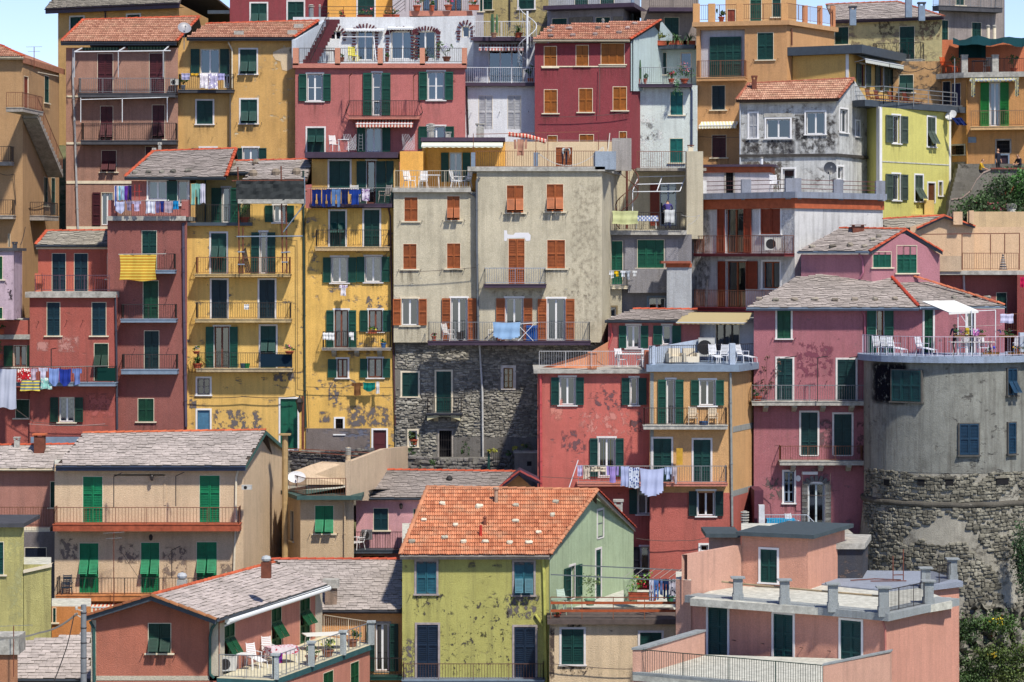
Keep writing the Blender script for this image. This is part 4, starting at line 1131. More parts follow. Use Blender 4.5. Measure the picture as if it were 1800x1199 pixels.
# terrace above
for a,b in ((515,525),(589,598),(664,673),(738,747),(812,821)):
    p=W3(a,112,170.9); q=W3(b,112,170.9); hh=.98; m=MB(); m.box(p.x,q.x,p.y-.15,p.y+.15,p.z-.1,p.z+hh); H.part(m,'pier',plaster((222,140,118),.3,.3,seed=20))
for a,b in ((526,589),(599,664),(674,738),(748,812)): terrace_rail(H,[(a,111,171),(b,110,171)],.92,DARKMETAL,sp=.11)
WW=plaster((232,236,242),.25,.5,grime=.1,seed=21)
t=H.body([(515,178),(728,178),(836,177)],30,WW,depth=5,i0=1,name='terrace_wall'); t1,t2=t
for (x0,y0,x1,y1,kw) in ((580,54,600,70,{}),(628,50,656,106,dict(cur=(200,214,220))),(688,55,728,104,dict(cur=(210,222,226)))): win(t1,'G',x0,y0,x1,y1,door=(y1-y0>40),sill=False,**kw)
win(t2,'G',728.5,55,765,104,door=True,sill=False,leaves=2); win(t2,'G',812,46,825,66,sill=False,leaves=1)
BR=paint((96,40,52),.8,.7,.2)
def arch(f,x0,x1,yt,yb,rise,nleg,yc=None):
    ua,_=f.at(x0,yt); ub,_=f.at(x1,yt); zt=f.at(x0,yt)[1]; zb=f.at(x0,yb)[1]; rr=(ub-ua)/2; uc=(ua+ub)/2
    bm_=MB(); bm_.box(-.13,.13,-.05,.05,-.045,.045); me=bm_.mesh('brick',[BR])
    hr=f.at(x0,yt-rise)[1]-zt
    n=max(7,int(rr*math.pi/.16))
    for i in range(n+1):
        a=math.pi*i/n; mk('brick',me,f.b.o,f.loc(T((uc+(rr+.16)*math.cos(a),-.03,zt+(hr+.14)*math.sin(a)))@Matrix.Rotation(-math.atan2(math.sin(a)*rr,math.cos(a)*hr+1e-6)if False else -a,4,'Y')@S(1.2 if i%2 else .9,1,1)))
    k=int((zt-zb)/.19)
    for i in range(k):
        for u in (ua-.14,ub+.14): mk('brick',me,f.b.o,f.loc(T((u,-.03,zb+.1+i*.19))@S(1.0 if i%2 else .7,1,1)))
arch(t1,578,602,62,73,10,0); arch(t1,626,658,58,106,9,0); arch(t1,685,728,60,106,6,0); arch(t2,729,767,60,104,6,0); arch(t2,810,827,55,72,12,0)
for x0,x1,y in ((608,676,50),(682,786,47)): awning(H,t1 if x0<680 else t1,x0,min(x1,727),y,y+3,.5,WHITEMETAL,drop=.05)
# white stair wall
m=MB(); a=[W3(513,70,171.4),W3(566,36,176),W3(566,110,176),W3(513,112,171.4)]
m.poly(a[::-1]); m.poly([p+Vector((.25,.02,0)) for p in a]); 
for i in range(4): j=(i+1)%4; m.quad(a[i],a[j],a[j]+Vector((.25,.02,0)),a[i]+Vector((.25,.02,0)))
H.part(m,'stair_wall',plaster((196,208,222),.3,.5,seed=22))
m=MB()
for i in range(12): 
    p=W3(530+i*3.6,110-i*6.4,172.5+i*.35); m.box(p.x,p.x+1.0,p.y,p.y+.3,p.z-.06,p.z+.2)
H.part(m,'stair',BR)
m=MB(); railing_mb(m,[W3(545,108,172),W3(578,40,176)],.7,.3); H.part(m,'stair_railing',DARKMETAL)
for i,(px,py,w,h,k,fl,l) in enumerate(((752,108,1.0,1.0,'sparse',(120,90,170),'big pot with spindly purple plant on the white arched terrace'),(747,108,1.1,1.0,'palm',None,'palm in a pot behind the fourth terrace pier'),(680,109,.3,.25,'bush',None,'small clay pot at the foot of the wide arched window'),(601,109,.4,.3,'bush',None,'low clay pot beside the second terrace pier'))):
    plant(px+33*(i==0),py,173,w,h,l,k,potrgb=(120,72,56),flower=fl,n=90)
for i,(px,py,w,fl,l) in enumerate(((602,36,.5,(200,60,80),'low red bowl of plants on the pink ledge, first from the stair'),(641,36,1.0,(214,90,110),'pink flowers in a long clay trough before the yellow house'),(688,35,1.1,(214,150,110),'wide clay trough of flowers near the end of the pink ledge'),(733,19,.9,(220,120,150),'round clay pot with pale pink flowers on the upper balcony'),(788,18,.8,(220,40,110),'clay pot with bright magenta flowers on the upper balcony'),(760,19,.4,(200,180,180),'small pale pot on the upper balcony'),(833,18,.7,(200,90,60),'clay trough at the right end of the upper balcony'))):
    plant(px,py,180.5,w,.45,l,'bush','box' if 'trough' in l else 'round',flower=fl,n=80,ph=.35)
o=chair(620,109,173.5,.3,(236,226,90),'yellow cushioned swing seat on the white arched terrace',kind='lounge')
m=MB(); c=W3(628,109,173.5)
for sx in (-1.1,1.1): 
    for sy in (-.5,.5): m.bar((sx*1.1,sy,0),(sx*.95,0,1.6),.025)
m.bar((-1.05,0,1.6),(1.05,0,1.6),.03); o=m.build('swing_frame',WHITEMETAL,None,T(c)); tag(o,'white tubular swing frame around the yellow seat','swing frame')
table(574,109,174,1.2,.7,0,(70,50,60),'dark low table on the white arched terrace by the stair')
for i in range(2):
    m=MB(); c=W3(615+i*103,264,169.8); 
    for a in range(8):
        x=a*.1; m.bar((x-.4,0,0+0),(min(.4,x+.4)-.0,0,1.0-max(0,(x+.4-.4))),.01,0,3); m.bar((.4-x,0,0),(max(-.4,-x),0,1.0-max(0,x-.4)),.01,0,3)
    o=m.build('trellis',WHITEMETAL,None,T(c)); tag(o,('white diamond trellis to the left of the striped awning door','white diamond trellis with brown creeper right of the striped awning door')[i],'trellis')
for px in (586,): 
    m=MB(); c=W3(px,265,169.5)
    m.build('x',WHITEMETAL,None) if False else None
chair(588,266,169.6,.5,(240,240,240),'white plastic chairs stacked on the dark roof edge under the pink house'); table(604,266,169.6,.7,.6,0,(236,236,236),'small white table by the stacked chairs under the pink house')
cloth(634,643,238,264,169.9,(210,214,214),'white folding ladder leaning by the pink house door',name='ladder_cover') if False else None
m=MB(); c=W3(634,265,169.6)
for x in (-.13,.13): m.bar((x,0,0),(x*.8,.1,1.05),.018)
for i in range(5): m.bar((-.12,.02*i,.15+i*.2),(.12,.02*i,.15+i*.2),.018)
o=m.build('step_ladder',GREYMETAL,None,T(c)); tag(o,'small aluminium ladder beside the door under the striped awning','ladder')

H=House('house','narrow white house with white shutters, white railings and spiral stair','house')
f=H.body([(817,172.5),(946,172.5)],150,plaster((236,240,248),.2,.3,grime=.08,seed=23),depth=5)
for a,b in ((841,866),(892,916)): win(f,'C',a,168,b,227,WSH,sill=False)
hooks(f,[(828,200),(878,198),(929,197)]); pipe(H,f,[(820,152),(823,237)],.05,DARKMETAL)
slabband(H,[(812,172.5),(946,172.5)],146,152,.5,FASP,back=4)
terrace_rail(H,[(814,147,172),(942,146,172)],1.0,WHITEMETAL)
f=H.body([(832,176),(942,176)],73,plaster((196,202,216),.25,.5,seed=24),depth=5,name='upper_wall')
win(f,'G',859,88,920,147,door=True,leaves=3)
slabband(H,[(832,175.5),(942,175.5)],66,73,.6,FASP,back=5); terrace_rail(H,[(832,67,175),(931,66,175)],1.05,WHITEMETAL)
awning(H,f,842,920,78,84,1.0,clothmat((232,220,214),'vstripe',(188,100,96)),drop=.16)
f2=H.body([(760,175),(838,175.2)],27,plaster((214,218,226),.3,.6,seed=25),depth=3,name='side_wall') if False else None
m=MB(); c=W3(927,147,173.2)-H.loc
m.bar(c,c+Vector((0,0,4.6)),.07,0,8)
for i in range(22):
    a=i*.42; z=i*.19; m.poly([c+Vector((0,0,z)),c+Vector((.6*math.cos(a),.6*math.sin(a),z)),c+Vector((.6*math.cos(a+.42),.6*math.sin(a+.42),z))]); q=c+Vector((.6*math.cos(a),.6*math.sin(a),z)); m.bar(q,q+Vector((0,0,.8)),.012,0,3)
    m.bar(q+Vector((0,0,.8)),c+Vector((.6*math.cos(a+.42),.6*math.sin(a+.42),z+.99)),.025,0,4)
m.build('spiral_stair',WHITEMETAL,H.o)
plant(868,66,174,.5,1.2,'tall cactus in a pot on the upper white-railed roof','cactus',potrgb=(160,120,100),leafrgb=(60,96,60)); plant(911,66,174,1.2,.9,'spiky palm plant on the upper white-railed roof','palm')
plant(932,146,172.6,.4,.8,'clay trough with a thin shrub at the right of the white balcony','sparse','box',n=60)

H=House('house','dark red house with ochre orange shutters under a clay roof, beside the pale blue house','house')
f,fs=H.body([(940,171),(1109,171),(1178,177.5)],76,plaster((146,46,62),.35,.5,seed=26),depth=3,i0=1)
r1=roof(H,f,[(937,73),(1107,67),(1161,36),(966,45)],'clay',24,.4,fasc=CREAM,fh=.14,rgb=(204,136,112))
for x0,y0,x1,y1,n in ((956,81,979,118,2),(1012,79,1035,116,2),(1056,76,1098,113,3),(956,157,980,199,2),(1017,155,1042,197,2),(1077,152,1102,194,2),(962,238,980,260,2),(1018,236,1044,258,2),(1088,231,1102,252,2)): win(f,'C',x0,y0,x1,y1,OCHSH,n=n)
line=_band(H,f,951,1100,116,118,CREAM,.05); 
roof_stones(r1,[(971,51),(966,57),(968,66),(1000,53),(1007,65),(1046,63),(1051,52),(1068,50),(1088,60),(1103,52),(1116,44)],'stone on the clay roof of the dark red house','weight stones on the roof of the dark red house',(160,140,136))
chimney(H,1060,33,54,173.5,5,GREYMETAL,'round')
H=House('house','pale blue white house with roof planters and a plant-filled balcony','house')
m=MB(); P=[W3(1109,70,170.9),W3(1160,38,175.5),W3(1178,60,177.4),W3(1178,160,177.4),W3(1109,160,170.9)]; 
f=H.body([(1109,172.5),(1226,172.5)],150,plaster((222,234,232),.4,.5,.36,(236,240,240),seed=27),depth=5)
m.poly(P[::-1]); m.poly([p+Vector((.15,.1,0)) for p in P]); H.part(m,'gable_wall',plaster((196,218,222),.2,.4,seed=27))
win(f,'C',1178,161,1201,202,(10,130,130)); win(f,'C',1177,243,1201,286,(10,130,124))
balc(f,1115,1217,119,148,153,.7,GREYMETAL,FASP); pipe(H,f,[(1212,150),(1216,160),(1216,262)],.06,paint((60,76,110),.5,.7,.1)); hooks(f,[(1172,202),(1207,201)])
f=H.body([(1130,176),(1226,175.5)],84,plaster((206,222,216),.3,.4,seed=28),depth=6,name='upper_wall')
win(f,'C',1152,92,1172,131,GREEN); win(f,'G',1196,92,1216,130,fr=TRIMW,leaves=1,door=True)
slabband(H,[(1132,175.5),(1222,175)],80,87,.4,FASC,back=5)
for i,(px,w,l,k) in enumerate(((1162,1.0,'leafy shrub in a clay trough on the pale blue roof, left of the palm','bush'),(1189,1.3,'spreading palm in a clay trough on the pale blue roof','palm'),(1212,.8,'small palm shoots in the right clay trough on the pale blue roof','palm'))):
    plant(px,80,175,w,.9 if k=='palm' else .6,l,k,'box',n=120,leafrgb=(120,130,60) if k=='bush' else (60,100,50))
for px,w,h,k,fl,l in ((1122,.35,1.2,'cactus',None,'column cactus at the left end of the pale blue balcony'),(1134,.3,.3,'bush',None,'small pot by the column cactus'),(1180,.5,.5,'bush',(190,60,70),'middle pot on the pale blue balcony'),(1203,1.1,1.1,'bush',(225,120,130),'big oleander in a clay urn on the pale blue balcony')): plant(px,147,172.0,w,h,l,k,flower=fl,n=160,leafrgb=(64,104,60))
o=empty('trailing_plant',W3(1190,149,171.6),0,'trailing green plant hanging from the pale blue balcony over the teal shutter','plant'); m=MB(); foliage(m,(0,0,-.1),.35,.15,.75,150,.10,8); m.build('foliage',leafmat((60,110,70)),o)

H=House('house','ochre house with a white-walled loggia, roof terrace and yellow striped awning','house')
f,fs=H.body([(1224,174),(1383,172.5),(1466,178)],44,plaster((206,156,96),.35,.45,seed=29),depth=4,i0=1)
win(f,'C',1331,57,1360,105,GREEN); win(f,'C',1251,150,1275,193,(8,50,66)); win(f,'C',1251,237,1277,277,MAROON)
# loggia: recess with white walls
u0,z0,u1,z1=f.rect(1230,52,1309,136); f.holes.append((u0,z0,u1,z1)); m=MB(); D=1.0
Wl=plaster((196,196,206),.3,.6,seed=30)
m.box(u0,u1,D*.42,D*.44,z0,z1); m.build('loggia_wall',Wl,H.o,f.loc(Matrix()))
a,b,c,d=f.rect(1246,64,1301,134); m=MB(); m.box(a,c,.38,.41,b,d); L=m.build('door',FASC,H.o,f.loc(Matrix()))
for i in range(4): mk('shutter',shutter_mesh('door',GREEN),L,T((a+(c-a)*i/4,.33,b))@S((c-a)/4-.01,1,d-b))
balc(f,1224,1309,107,136,142,.8,BROWNMETAL,plaster((206,156,96),.35,.4,seed=29)); balc
awning(H,f,1233,1299,214,221,.9,clothmat((226,214,170),'vstripe',(240,238,230)),drop=.15)
hooks(f,[(1325,106),(1368,104),(1243,194),(1283,193)])
slabband(H,[(1218,174),(1383,172.5),(1468,178)],36,44,.25,plaster((206,160,104),.3,.5,seed=31),back=1,i0=1,name='parapet')
for px,Y in ((1224,174),(1251,173.7),(1300,173.2),(1379,172.6)): p=W3(px,37,Y); m=MB(); m.box(p.x-.22,p.x+.22,p.y-.15,p.y+.2,p.z-.2,p.z+1.1); H.part(m,'pier',plaster((214,162,96),.3,.3,seed=31))
for px,Y in ((1415,175),(1441,176.8),(1464,178.2)): p=W3(px,40,Y); m=MB(); m.box(p.x-.16,p.x+.16,p.y-.15,p.y+.2,p.z-.4,p.z+1.1); H.part(m,'pier',plaster((206,140,92),.3,.3,seed=31))
terrace_rail(H,[(1226,37,174),(1381,34,172.7)],1.0,BROWNMETAL); terrace_rail(H,[(1383,36,173),(1464,42,178)],1.0,BROWNMETAL)
f=H.body([(1275,180),(1400,180)],-40,plaster((206,160,98),.3,.4,seed=32),depth=3,name='upper_wall')
win(f,'C',1318,-20,1339,37,GREEN2,door=True); win(f,'C',1357,-20,1373,30,GREEN,n=1); win(f,'D',1258+20,16,1293,40,BROWN)
plant(1268,38,173.8,.5,.5,'small leafy plant behind the ochre terrace railing','bush')
pipe(H,fs,[(1392,50),(1392,80)],.05,BROWNMETAL)

H=House('house','lime yellow house with grey fascia, sun terrace with loungers and white corner strips','house')
f,fs=H.body([(1393,173),(1493,171),(1580,179)],94,plaster((222,180,84),.3,.35,seed=33),depth=2,i0=1,name='upper_wall',back='ray')
LIME=plaster((214,214,110),.3,.35,seed=34)
slabband(H,[(1377,173),(1510,170.6),(1597,179.5)],79,94,.3,FASC,back=2.5,i0=1,name='fascia')
_band(H,f,1378,1388,94,150,FASP,.1,'corner_post'); _band(H,f,1487,1492,94,150,WHITE,.03,'corner_strip')
m=MB(); m.box(.02,fs.L-.02,-.03,0,fs.zbot+8,fs.ztop-.1); 
for (x0,x1,y0,y1) in ((1512,1521,113,152),(1545,1553,117,160),(1568,1574,123,150)): win(fs,'O',x0,y0,x1,y1,GREYG,WHITE,door=y1-y0>30,leaves=1,fr=paint((110,40,60),.5,.7),sw=.75)
awning(H,fs,1500,1542,95,104,.8,clothmat((206,210,206)),drop=.2); awning(H,fs,1543,1588,101,112,.8,clothmat((196,204,200)),drop=.2)
g0,g1=H.body([(1522,170.5),(1546,168),(1672,175)],188,LIME,depth=4,i0=1)
slabband(H,[(1440,171.5),(1520,167.6),(1693,175.8)],176,187,.3,FASC,back=5,i0=1,name='terrace_edge')
_band(H,g1,1546,1550,188,392,WHITE,.03,'corner_strip'); _band(H,g1,1668,1671,196,370,WHITE,.03,'corner_strip'); _band(H,g0,1541,1545,188,392,WHITE,.03,'corner_strip')
kw=dict(trim=WHITE,leaves=1,fr=WHITE)
win(g1,'O',1568,203,1582,252,GREYG,cur=(190,70,80),sw=.8,**kw); win(g1,'P',1630,206,1644,258,GREYG,n=2,trim=WHITE); win(g1,'O',1568,306,1582,352,GREYG,cur=(220,200,210),sw=.8,**kw); win(g1,'P',1608,308,1622,354,GREYG,trim=WHITE); win(g1,'D',1631,322,1643,356,(120,70,44),WHITE,n=1,door=True); win(g1,'G',1650,320,1656,344,trim=WHITE,leaves=1,fr=BROWNMETAL)
_band(H,g1,1550,1668,286,288,DECK,.03)
m=MB(); P=[W3(1500,184,168.6),W3(1553,181,168),W3(1682,192,175.2)]; P[1].z=P[0].z; P[2].z=P[0].z
railing_mb(m,P,1.1,9,.01,1.9,'rails',.03); H.part(m,'railing',GREYMETAL)
for i,(px,l) in enumerate(((1533,'first brown lounger at the left end of the lime house terrace'),(1548,'second brown lounger by the corner of the terrace railing'),(1572,'third brown lounger in the middle of the lime house terrace'),(1598,'fourth brown lounger nearest the slatted dark shutter'))): chair(px,184+i*1.5,170.5+i*1.2,.9,(120,52,40),l,'loungers on the lime house terrace','lounge')
m=MB(); p=W3(1678,185,175.4)
m.bar(p,p+Vector((0,0,3.0)),.04); H.part(m,'post',GREYMETAL)
H.part((lambda mm:(mm.box(*[v for v in (W3(1625,375,172).x,W3(1642,375,172).x,172,174,W3(1640,380,172).z-2,W3(1640,352,172).z)]),mm)[1])(MB()),'porch_wall',plaster((226,196,110),.3,.3,seed=35))
H.part((lambda mm:(mm.box(W3(1565,375,171).x,W3(1660,375,171).x,171,172.5,W3(1600,400,171).z-2,W3(1600,377,171).z),mm)[1])(MB()),'low_wall',plaster((226,196,110),.3,.3,seed=35))

H=House('house','ochre house with bright green shutters on a wavy iron balcony, people below','house')
f0,f=H.body([(1655,177),(1698,175.5),(1812,174.5)],137,plaster((206,150,78),.5,.7,seed=36),depth=6,i0=1)
win(f0,'C',1657,143,1671,184,(14,44,66)); win(f0,'C',1673,146,1689,186,(60,66,110)); win(f0,'K',1672,256,1695,272,trim=CONC)
win(f,'O',1740,145,1757,222,(20,150,60),WHITE,door=True,leaves=2,sw=.55,cur=(236,236,245)); win(f,'K',1752,247,1775,269,trim=SLABG,sill=False); win(f,'D',1752,273,1772,300,(60,40,60),BLUEG,door=True,n=1)
balc(f,1706,1812,195,222,228,.8,paint((150,120,96),.6,.7),plaster((226,188,130),.3,.5,seed=36),'wave',sides=False)
slabband(H,[(1652,177),(1698,175.5),(1812,174.5)],128,137,.4,CONC,back=6,i0=1)
awning(H,f,1706,1792,134,141,.7,clothmat((206,196,130),'check',(120,134,160)),drop=.05)
_band(H,f,1702,1716,241,251,BLUEG,.03,'plaque'); pipe(H,f,[(1699,140),(1700,330)],.05,paint((206,150,78),.6,.7))
_band(H,f,1700,1800,288,330,stonemat((112,108,102),.2,False),.05,'stone_plinth'); _band(H,f0,1657,1697,285,330,stonemat((112,108,102),.2,False),.05,'stone_plinth')
for i,(a,b) in enumerate(((1707,1714),(1784,1791))): cloth(a,b,137,170-i*1,173.7,(206,196,130),('left','right')[i]+' checked curtain of the striped awning above the wavy balcony',pat='check',rgb2=(110,124,150),name='curtain')
dish(1672,203,174,.38,'small white dish at the corner of the lime house',(226,228,230),-.6)
o=cloth(1672,1690,207,220,173.6,(30,44,96),'dark blue cloth blown sideways by the corner of the lime house',slant=.6)
acunit(1660,128,176.4,'orange box beside folded chair on the top terrace',0,.5,.5,(206,90,40)) if False else None
chair(1663,127,176.8,.6,(206,84,40),'orange deck chair at the left end of the top right terrace','loungers',kind='lounge'); chair(1737,127,177.2,-.4,(206,200,190),'pale wooden chair between the two pillars of the top terrace'); table(1722,127,177.6,1.0,.8,0,(90,90,90),'dark table between the pillars of the top terrace')
for px in (1680,1782): plant(px,128,177,.6,.8,'plants growing on the top terrace '+('left of the first pillar' if px<1700 else 'right of the second pillar'),'sparse',n=60)
# ================================================================= MIDDLE ROWS
H=House('house','weathered white and black-stained house with clay roof and small gable','house')
WTH=plaster((206,208,208),1.3,1.2,.44,(112,106,100),1.0,seed=40)
f,fs=H.body([(1302,167.5),(1470,166),(1527,170.5)],174,WTH,depth=3,i0=1)
r1=roof(H,f,[(1294,180),(1473,171),(1501,139),(1316,148)],'clay',26,.35,fasc=None,rgb=(206,150,126),ridge=(1,2,3),ridgergb=(176,104,80))
gable(H,fs,(1503,143),WTH)
win(f,'C',1317,199,1331,243,WSH,WHITE); win(f,'G',1347,209,1389,243,trim=WHITE,leaves=2,cur=(120,130,140)); _band(H,f,1343,1392,199,206,CONC,.05)
win(f,'G',1417,197,1450,236,trim=WHITE,cur=(120,134,150)); win(fs,'G',1476,192,1490,233,trim=WHITE,cur=(214,232,240)); win(fs,'G',1504,213,1511,240,trim=WHITE,leaves=1)
win(f,'G',1376,297,1397,337,trim=WHITE,leaves=1,door=True,cur=(90,120,130)); win(fs,'G',1472,293,1482,315,trim=WHITE,leaves=1)
slabband(H,[(1300,167.5),(1470,166),(1529,170.5)],270,275,.12,paint((70,66,64),.9,.7,.4),name='ledge',i0=1)
pipe(H,f,[(1301,180),(1301,290)],.05,paint((180,186,196),.5)); chimney(H,1326,133,157,168.5,8,RUST,'cap',RUST)

H=House('house','white house with orange band, pillared roof terrace, brown shutters and blank white side','house')
WB=plaster((222,222,224),.5,.9,.30,(150,146,142),.4,seed=41); OR=paint((190,98,62),.8,.68,.3)
f,fs=H.body([(1215,162.5),(1397,157),(1552,163)],366,WB,depth=4,i0=1,back='ray')
slabband(H,[(1213,162.4),(1397,156.9),(1553,162.9)],348,366,.06,OR,name='orange_band',i0=1)
slabband(H,[(1213,162.3),(1397,156.8),(1554,162.8)],337,348,.22,plaster((140,150,170),.5,1.0,seed=42),name='parapet',back=1.2,i0=1)
PIL=plaster((150,156,172),.5,.8,seed=43)
for px,Y in ((1234,161.8),(1312,159.4),(1395,157),(1474,159.7),(1548,162.4)):
    p=W3(px,340,Y); w=.28 if px!=1395 else .45; hh=.95 if px!=1395 else 1.0; m=MB(); m.box(p.x-w,p.x+w,p.y,p.y+w*2,ZC+(450-341)*157/FP*1.0-.3,ZC+(450-337)*157/FP+.78); H.part(m,'pillar',PIL if px>1300 else paint((230,230,232),.6))
m=MB(); zt=ZC+(450-337)*157/FP
for a,b in (((1234,161.9),(1395,157.1)),((1395,157.1),(1548,162.5))):
    A=W3(a[0],0,a[1]); B=W3(b[0],0,b[1])
    for k in (.2,.45,.7): m.bar((A.x,A.y+.2,zt+k),(B.x,B.y+.2,zt+k),.025,0,4)
H.part(m,'railing',paint((112,62,62),.6,.7))
bx,bxs=H.body([(1214,163.5),(1354,163.0),(1360,166)],293,plaster((206,200,206),.4,.7,seed=44),depth=2,i0=1,name='terrace_room')
slabband(H,[(1211,163.4),(1358,162.8),(1363,166)],289,293,.2,FASP,back=2,i0=1); slabband(H,[(1213,163.4),(1355,162.9),(1361,166)],293,303,.04,OR,i0=1,name='orange_band',back=.5)
win(bx,'K',1276,297,1289,340,trim=SLABG,sill=False,door=True); chimney(H,1339,276,290,163.5,5,WHITEMETAL,'round')
BW=paint((160,84,50),.6,.7)
OB=(170,72,44)
win(f,'O',1276,364,1308,445,OB,WHITE,door=True,fr=BW,sw=.55,cur=(50,60,70)); win(f,'C',1337,362,1372,412,OB,WHITE); win(f,'O',1277,459,1311,542,OB,WHITE,door=True,fr=BW,sides='L',sw=.55); win(f,'G',1341,460,1371,507,fr=BW,trim=WHITE); 
u0,z0,u1,z1=f.rect(1313,459,1333,508); mk('shutter',shutter_mesh('leaf',OB),H.o,f.loc(T((u0,-.1,z0))@S(u1-u0,1,z1-z0)))
balc(f,1219,1379,415,446,451,.9,BROWNMETAL,paint((120,50,56),.7)); balc(f,1219,1345,511,541,548,.9,BROWNMETAL,paint((130,44,52),.7))
acunit(1358,441,157.2,'white air conditioner on the upper brown balcony of the white and orange house',0,.95,.7)
dish(1459,296,160,.38,'dark round satellite dish on the roof terrace with pillars',(60,64,74),.1,pole=1.0,tilt=10)
chair(1362,337,160.5,.2,(236,236,240),'white chair on the pillared roof terrace near the blue door'); 
m=MB(); m.bar((0,0,0),(.1,.3,1.6),.03); o=m.build('broom',DARKMETAL,None,T(W3(1241,540,157.8))); tag(o,'dark broom leaning on the lower brown balcony','broom')
cable([(1198,378,158),(1230,378,160),(1210,395,159),(1203,410,159)],.015,'pale wire looping left of the white and orange house',.1,(190,190,190))

# ---- green shutters, spiral stair
H=House('house','grey house with wide green shutters under a corbelled terrace, beside the beige house','house')
f=H.body([(1060,160),(1216,160)],412,plaster((140,138,144),.4,.7,.30,(170,168,168),seed=45),depth=3.5)
win(f,'C',1070,423,1095,500,(10,110,84),door=True); win(f,'C',1120,421,1168,471,(10,112,84),n=3)
slabband(H,[(1062,160),(1206,160)],405,413,.5,CONC,back=4); balc(f,1062,1104,476,503,508,.75,GREYMETAL,CREAM)
m=MB(); a,b,c,d=f.rect(1103,472,1174,510); m.box(a,c,-.75,-.6,b,d); m.box(a,c,-.75,0,b-.15,b); m.build('parapet',plaster((146,144,150),.4,.9,.42,(186,184,184),seed=46),H.o,f.loc(Matrix()))
win(f,'G',1140,523,1170,548,trim=BLUEG); 
a,b,c,d=f.rect(1092,418,1118,474)
for q in ((1098,1115),(1171,1192)): _band(H,f,q[0],q[1],421,474,plaster((152,150,158),.3,.4,seed=47),.03,'wall_panel')
h2=H.body([(1056,159.5),(1093,159.5)],506,plaster((184,176,154),.5,.7,seed=48),depth=.4,name='lower_wall')
win(h2,'G',1067,540,1083,558,trim=paint((130,116,90),.8),leaves=1,cur=(190,200,214))
f3=H.body([(1075,164),(1240,164)],298,plaster((206,196,168),.35,.5,seed=49),depth=3,zbot=ZC+(450-408)*164/FP,name='upper_wall')
win(f3,'O',1160,322,1190,397,OB,door=True,sides='L',sw=.55,fr=paint((160,180,210),.5))
slabband(H,[(1118,163),(1240,163)],296,301,.8,SLABG,back=3)
terrace_rail(H,[(1120,296,161.8),(1206,296,161.8)],1.0,BROWNMETAL); terrace_rail(H,[(1076,405,159.4),(1199,405,159.4)],1.05,DARKMETAL)
m=MB()
for a,b in ((1112,338),): pass
for a,b in (((1122,311),(1112,337)),((1206,309),(1195,336)),((1112,337),(1195,336)),((1122,311),(1206,309)),((1116,324),(1200,322)),((1164,310),(1155,336)),((1112,337),(1112,372))): m.bar(W3(a[0],a[1],162.8 if a[1]<315 else 161),W3(b[0],b[1],162.8 if b[1]<315 else 161),.035)
H.part(m,'awning_frame',WHITEMETAL)
H.part((lambda mm:(mm.box(W3(1207,270,161).x,W3(1236,270,161).x,161,162.2,ZC+(450-420)*161/FP,ZC+(450-266)*161/FP),mm)[1])(MB()),'terrace_pier',plaster((206,196,170),.4,.6,seed=50)); chimney(H,1214,255,268,161.5,9,CREAM,'cap',RUST)
m=MB(); c=W3(1102,402,161.2)-H.loc
m.bar(c,c+Vector((0,0,4.6)),.07,0,8)
for i in range(24):
    a=2.2+i*.36; z=i*.19; q=c+Vector((.68*math.cos(a),.68*math.sin(a),z)); q2=c+Vector((.68*math.cos(a+.36),.68*math.sin(a+.36),z))
    m.poly([c+Vector((0,0,z)),q,q2]); m.bar(q,q+Vector((0,0,.85)),.013,0,3); m.bar(q+Vector((0,0,.85)),q2+Vector((0,0,1.04)),.03,0,4); m.bar(q,q2+Vector((0,0,.19)),.025,0,4)
m.build('spiral_stair',paint((116,66,54),.6,.7),H.o)
cloth(1076,1122,371,394,158.9,(206,212,160),'pale green sheet over the railing at the foot of the spiral stair',group='washing on the corbelled terrace')
cloth(1168,1186,369,391,158.9,(206,210,214),'small white towel on the terrace railing by the purple-shirted person',group='washing on the corbelled terrace')
table(1136,402,160.6,1.3,.8,0,(200,204,206),'white table with blue checked cloth on the corbelled terrace',cloth_=(((130,150,210),'check',(230,234,240)),'blue checked cloth on the terrace table'))
line_rig([(1050,475,158.6),(1120,476,158.9)],'pole line with small washing outside the green shuttered balcony')
for i,(a,b,c,w,l) in enumerate(((1070,1079,489,(214,218,226),'first white sock from the left on the pole line'),(1080,1087,486,(236,200,40),'yellow sock on the pole line'),(1090,1100,487,(206,214,226),'white vest beside the yellow sock'),(1101,1108,491,(190,200,214),'long grey-white sock on the pole line'),(1111,1120,486,(210,214,220),'last pale shirt at the right of the pole line'))): cloth(a,b,476,c,158.7,w,l,'shirt' if i>1 else 'sock',name='garment',group='small washing on the pole line')
person(1174,402,160.4,R(180),stand(belly=(0,-.05,1.1),chest=(0,-.18,1.3),neck=(0,-.26,1.42),head=(0,-.36,1.50),crown=(0,-.42,1.57),shL=(.2,-.2,1.36),shR=(-.2,-.2,1.36),elL=(.27,-.3,1.12),elR=(-.27,-.3,1.12),wrL=(.15,-.5,1.0),wrR=(-.15,-.5,1.0),hdL=(.12,-.57,.98),hdR=(-.12,-.57,.98)),'person in a purple shirt bending with their back turned on the corbelled terrace',(70,60,130),(50,56,90),(80,60,50),scale=1.05)
H2=House('house','squat concrete pier with an orange band and tiled top','pier')
q=H2.body([(1172,157),(1216,157)],462,plaster((176,180,186),.5,.9,seed=51),depth=2); slabband(H2,[(1172,157),(1216,157)],463,470,.05,OR,i0=0); slabband(H2,[(1162,157),(1214,157)],459,463,.25,paint((150,84,66),.8),name='coping',back=1.5); 

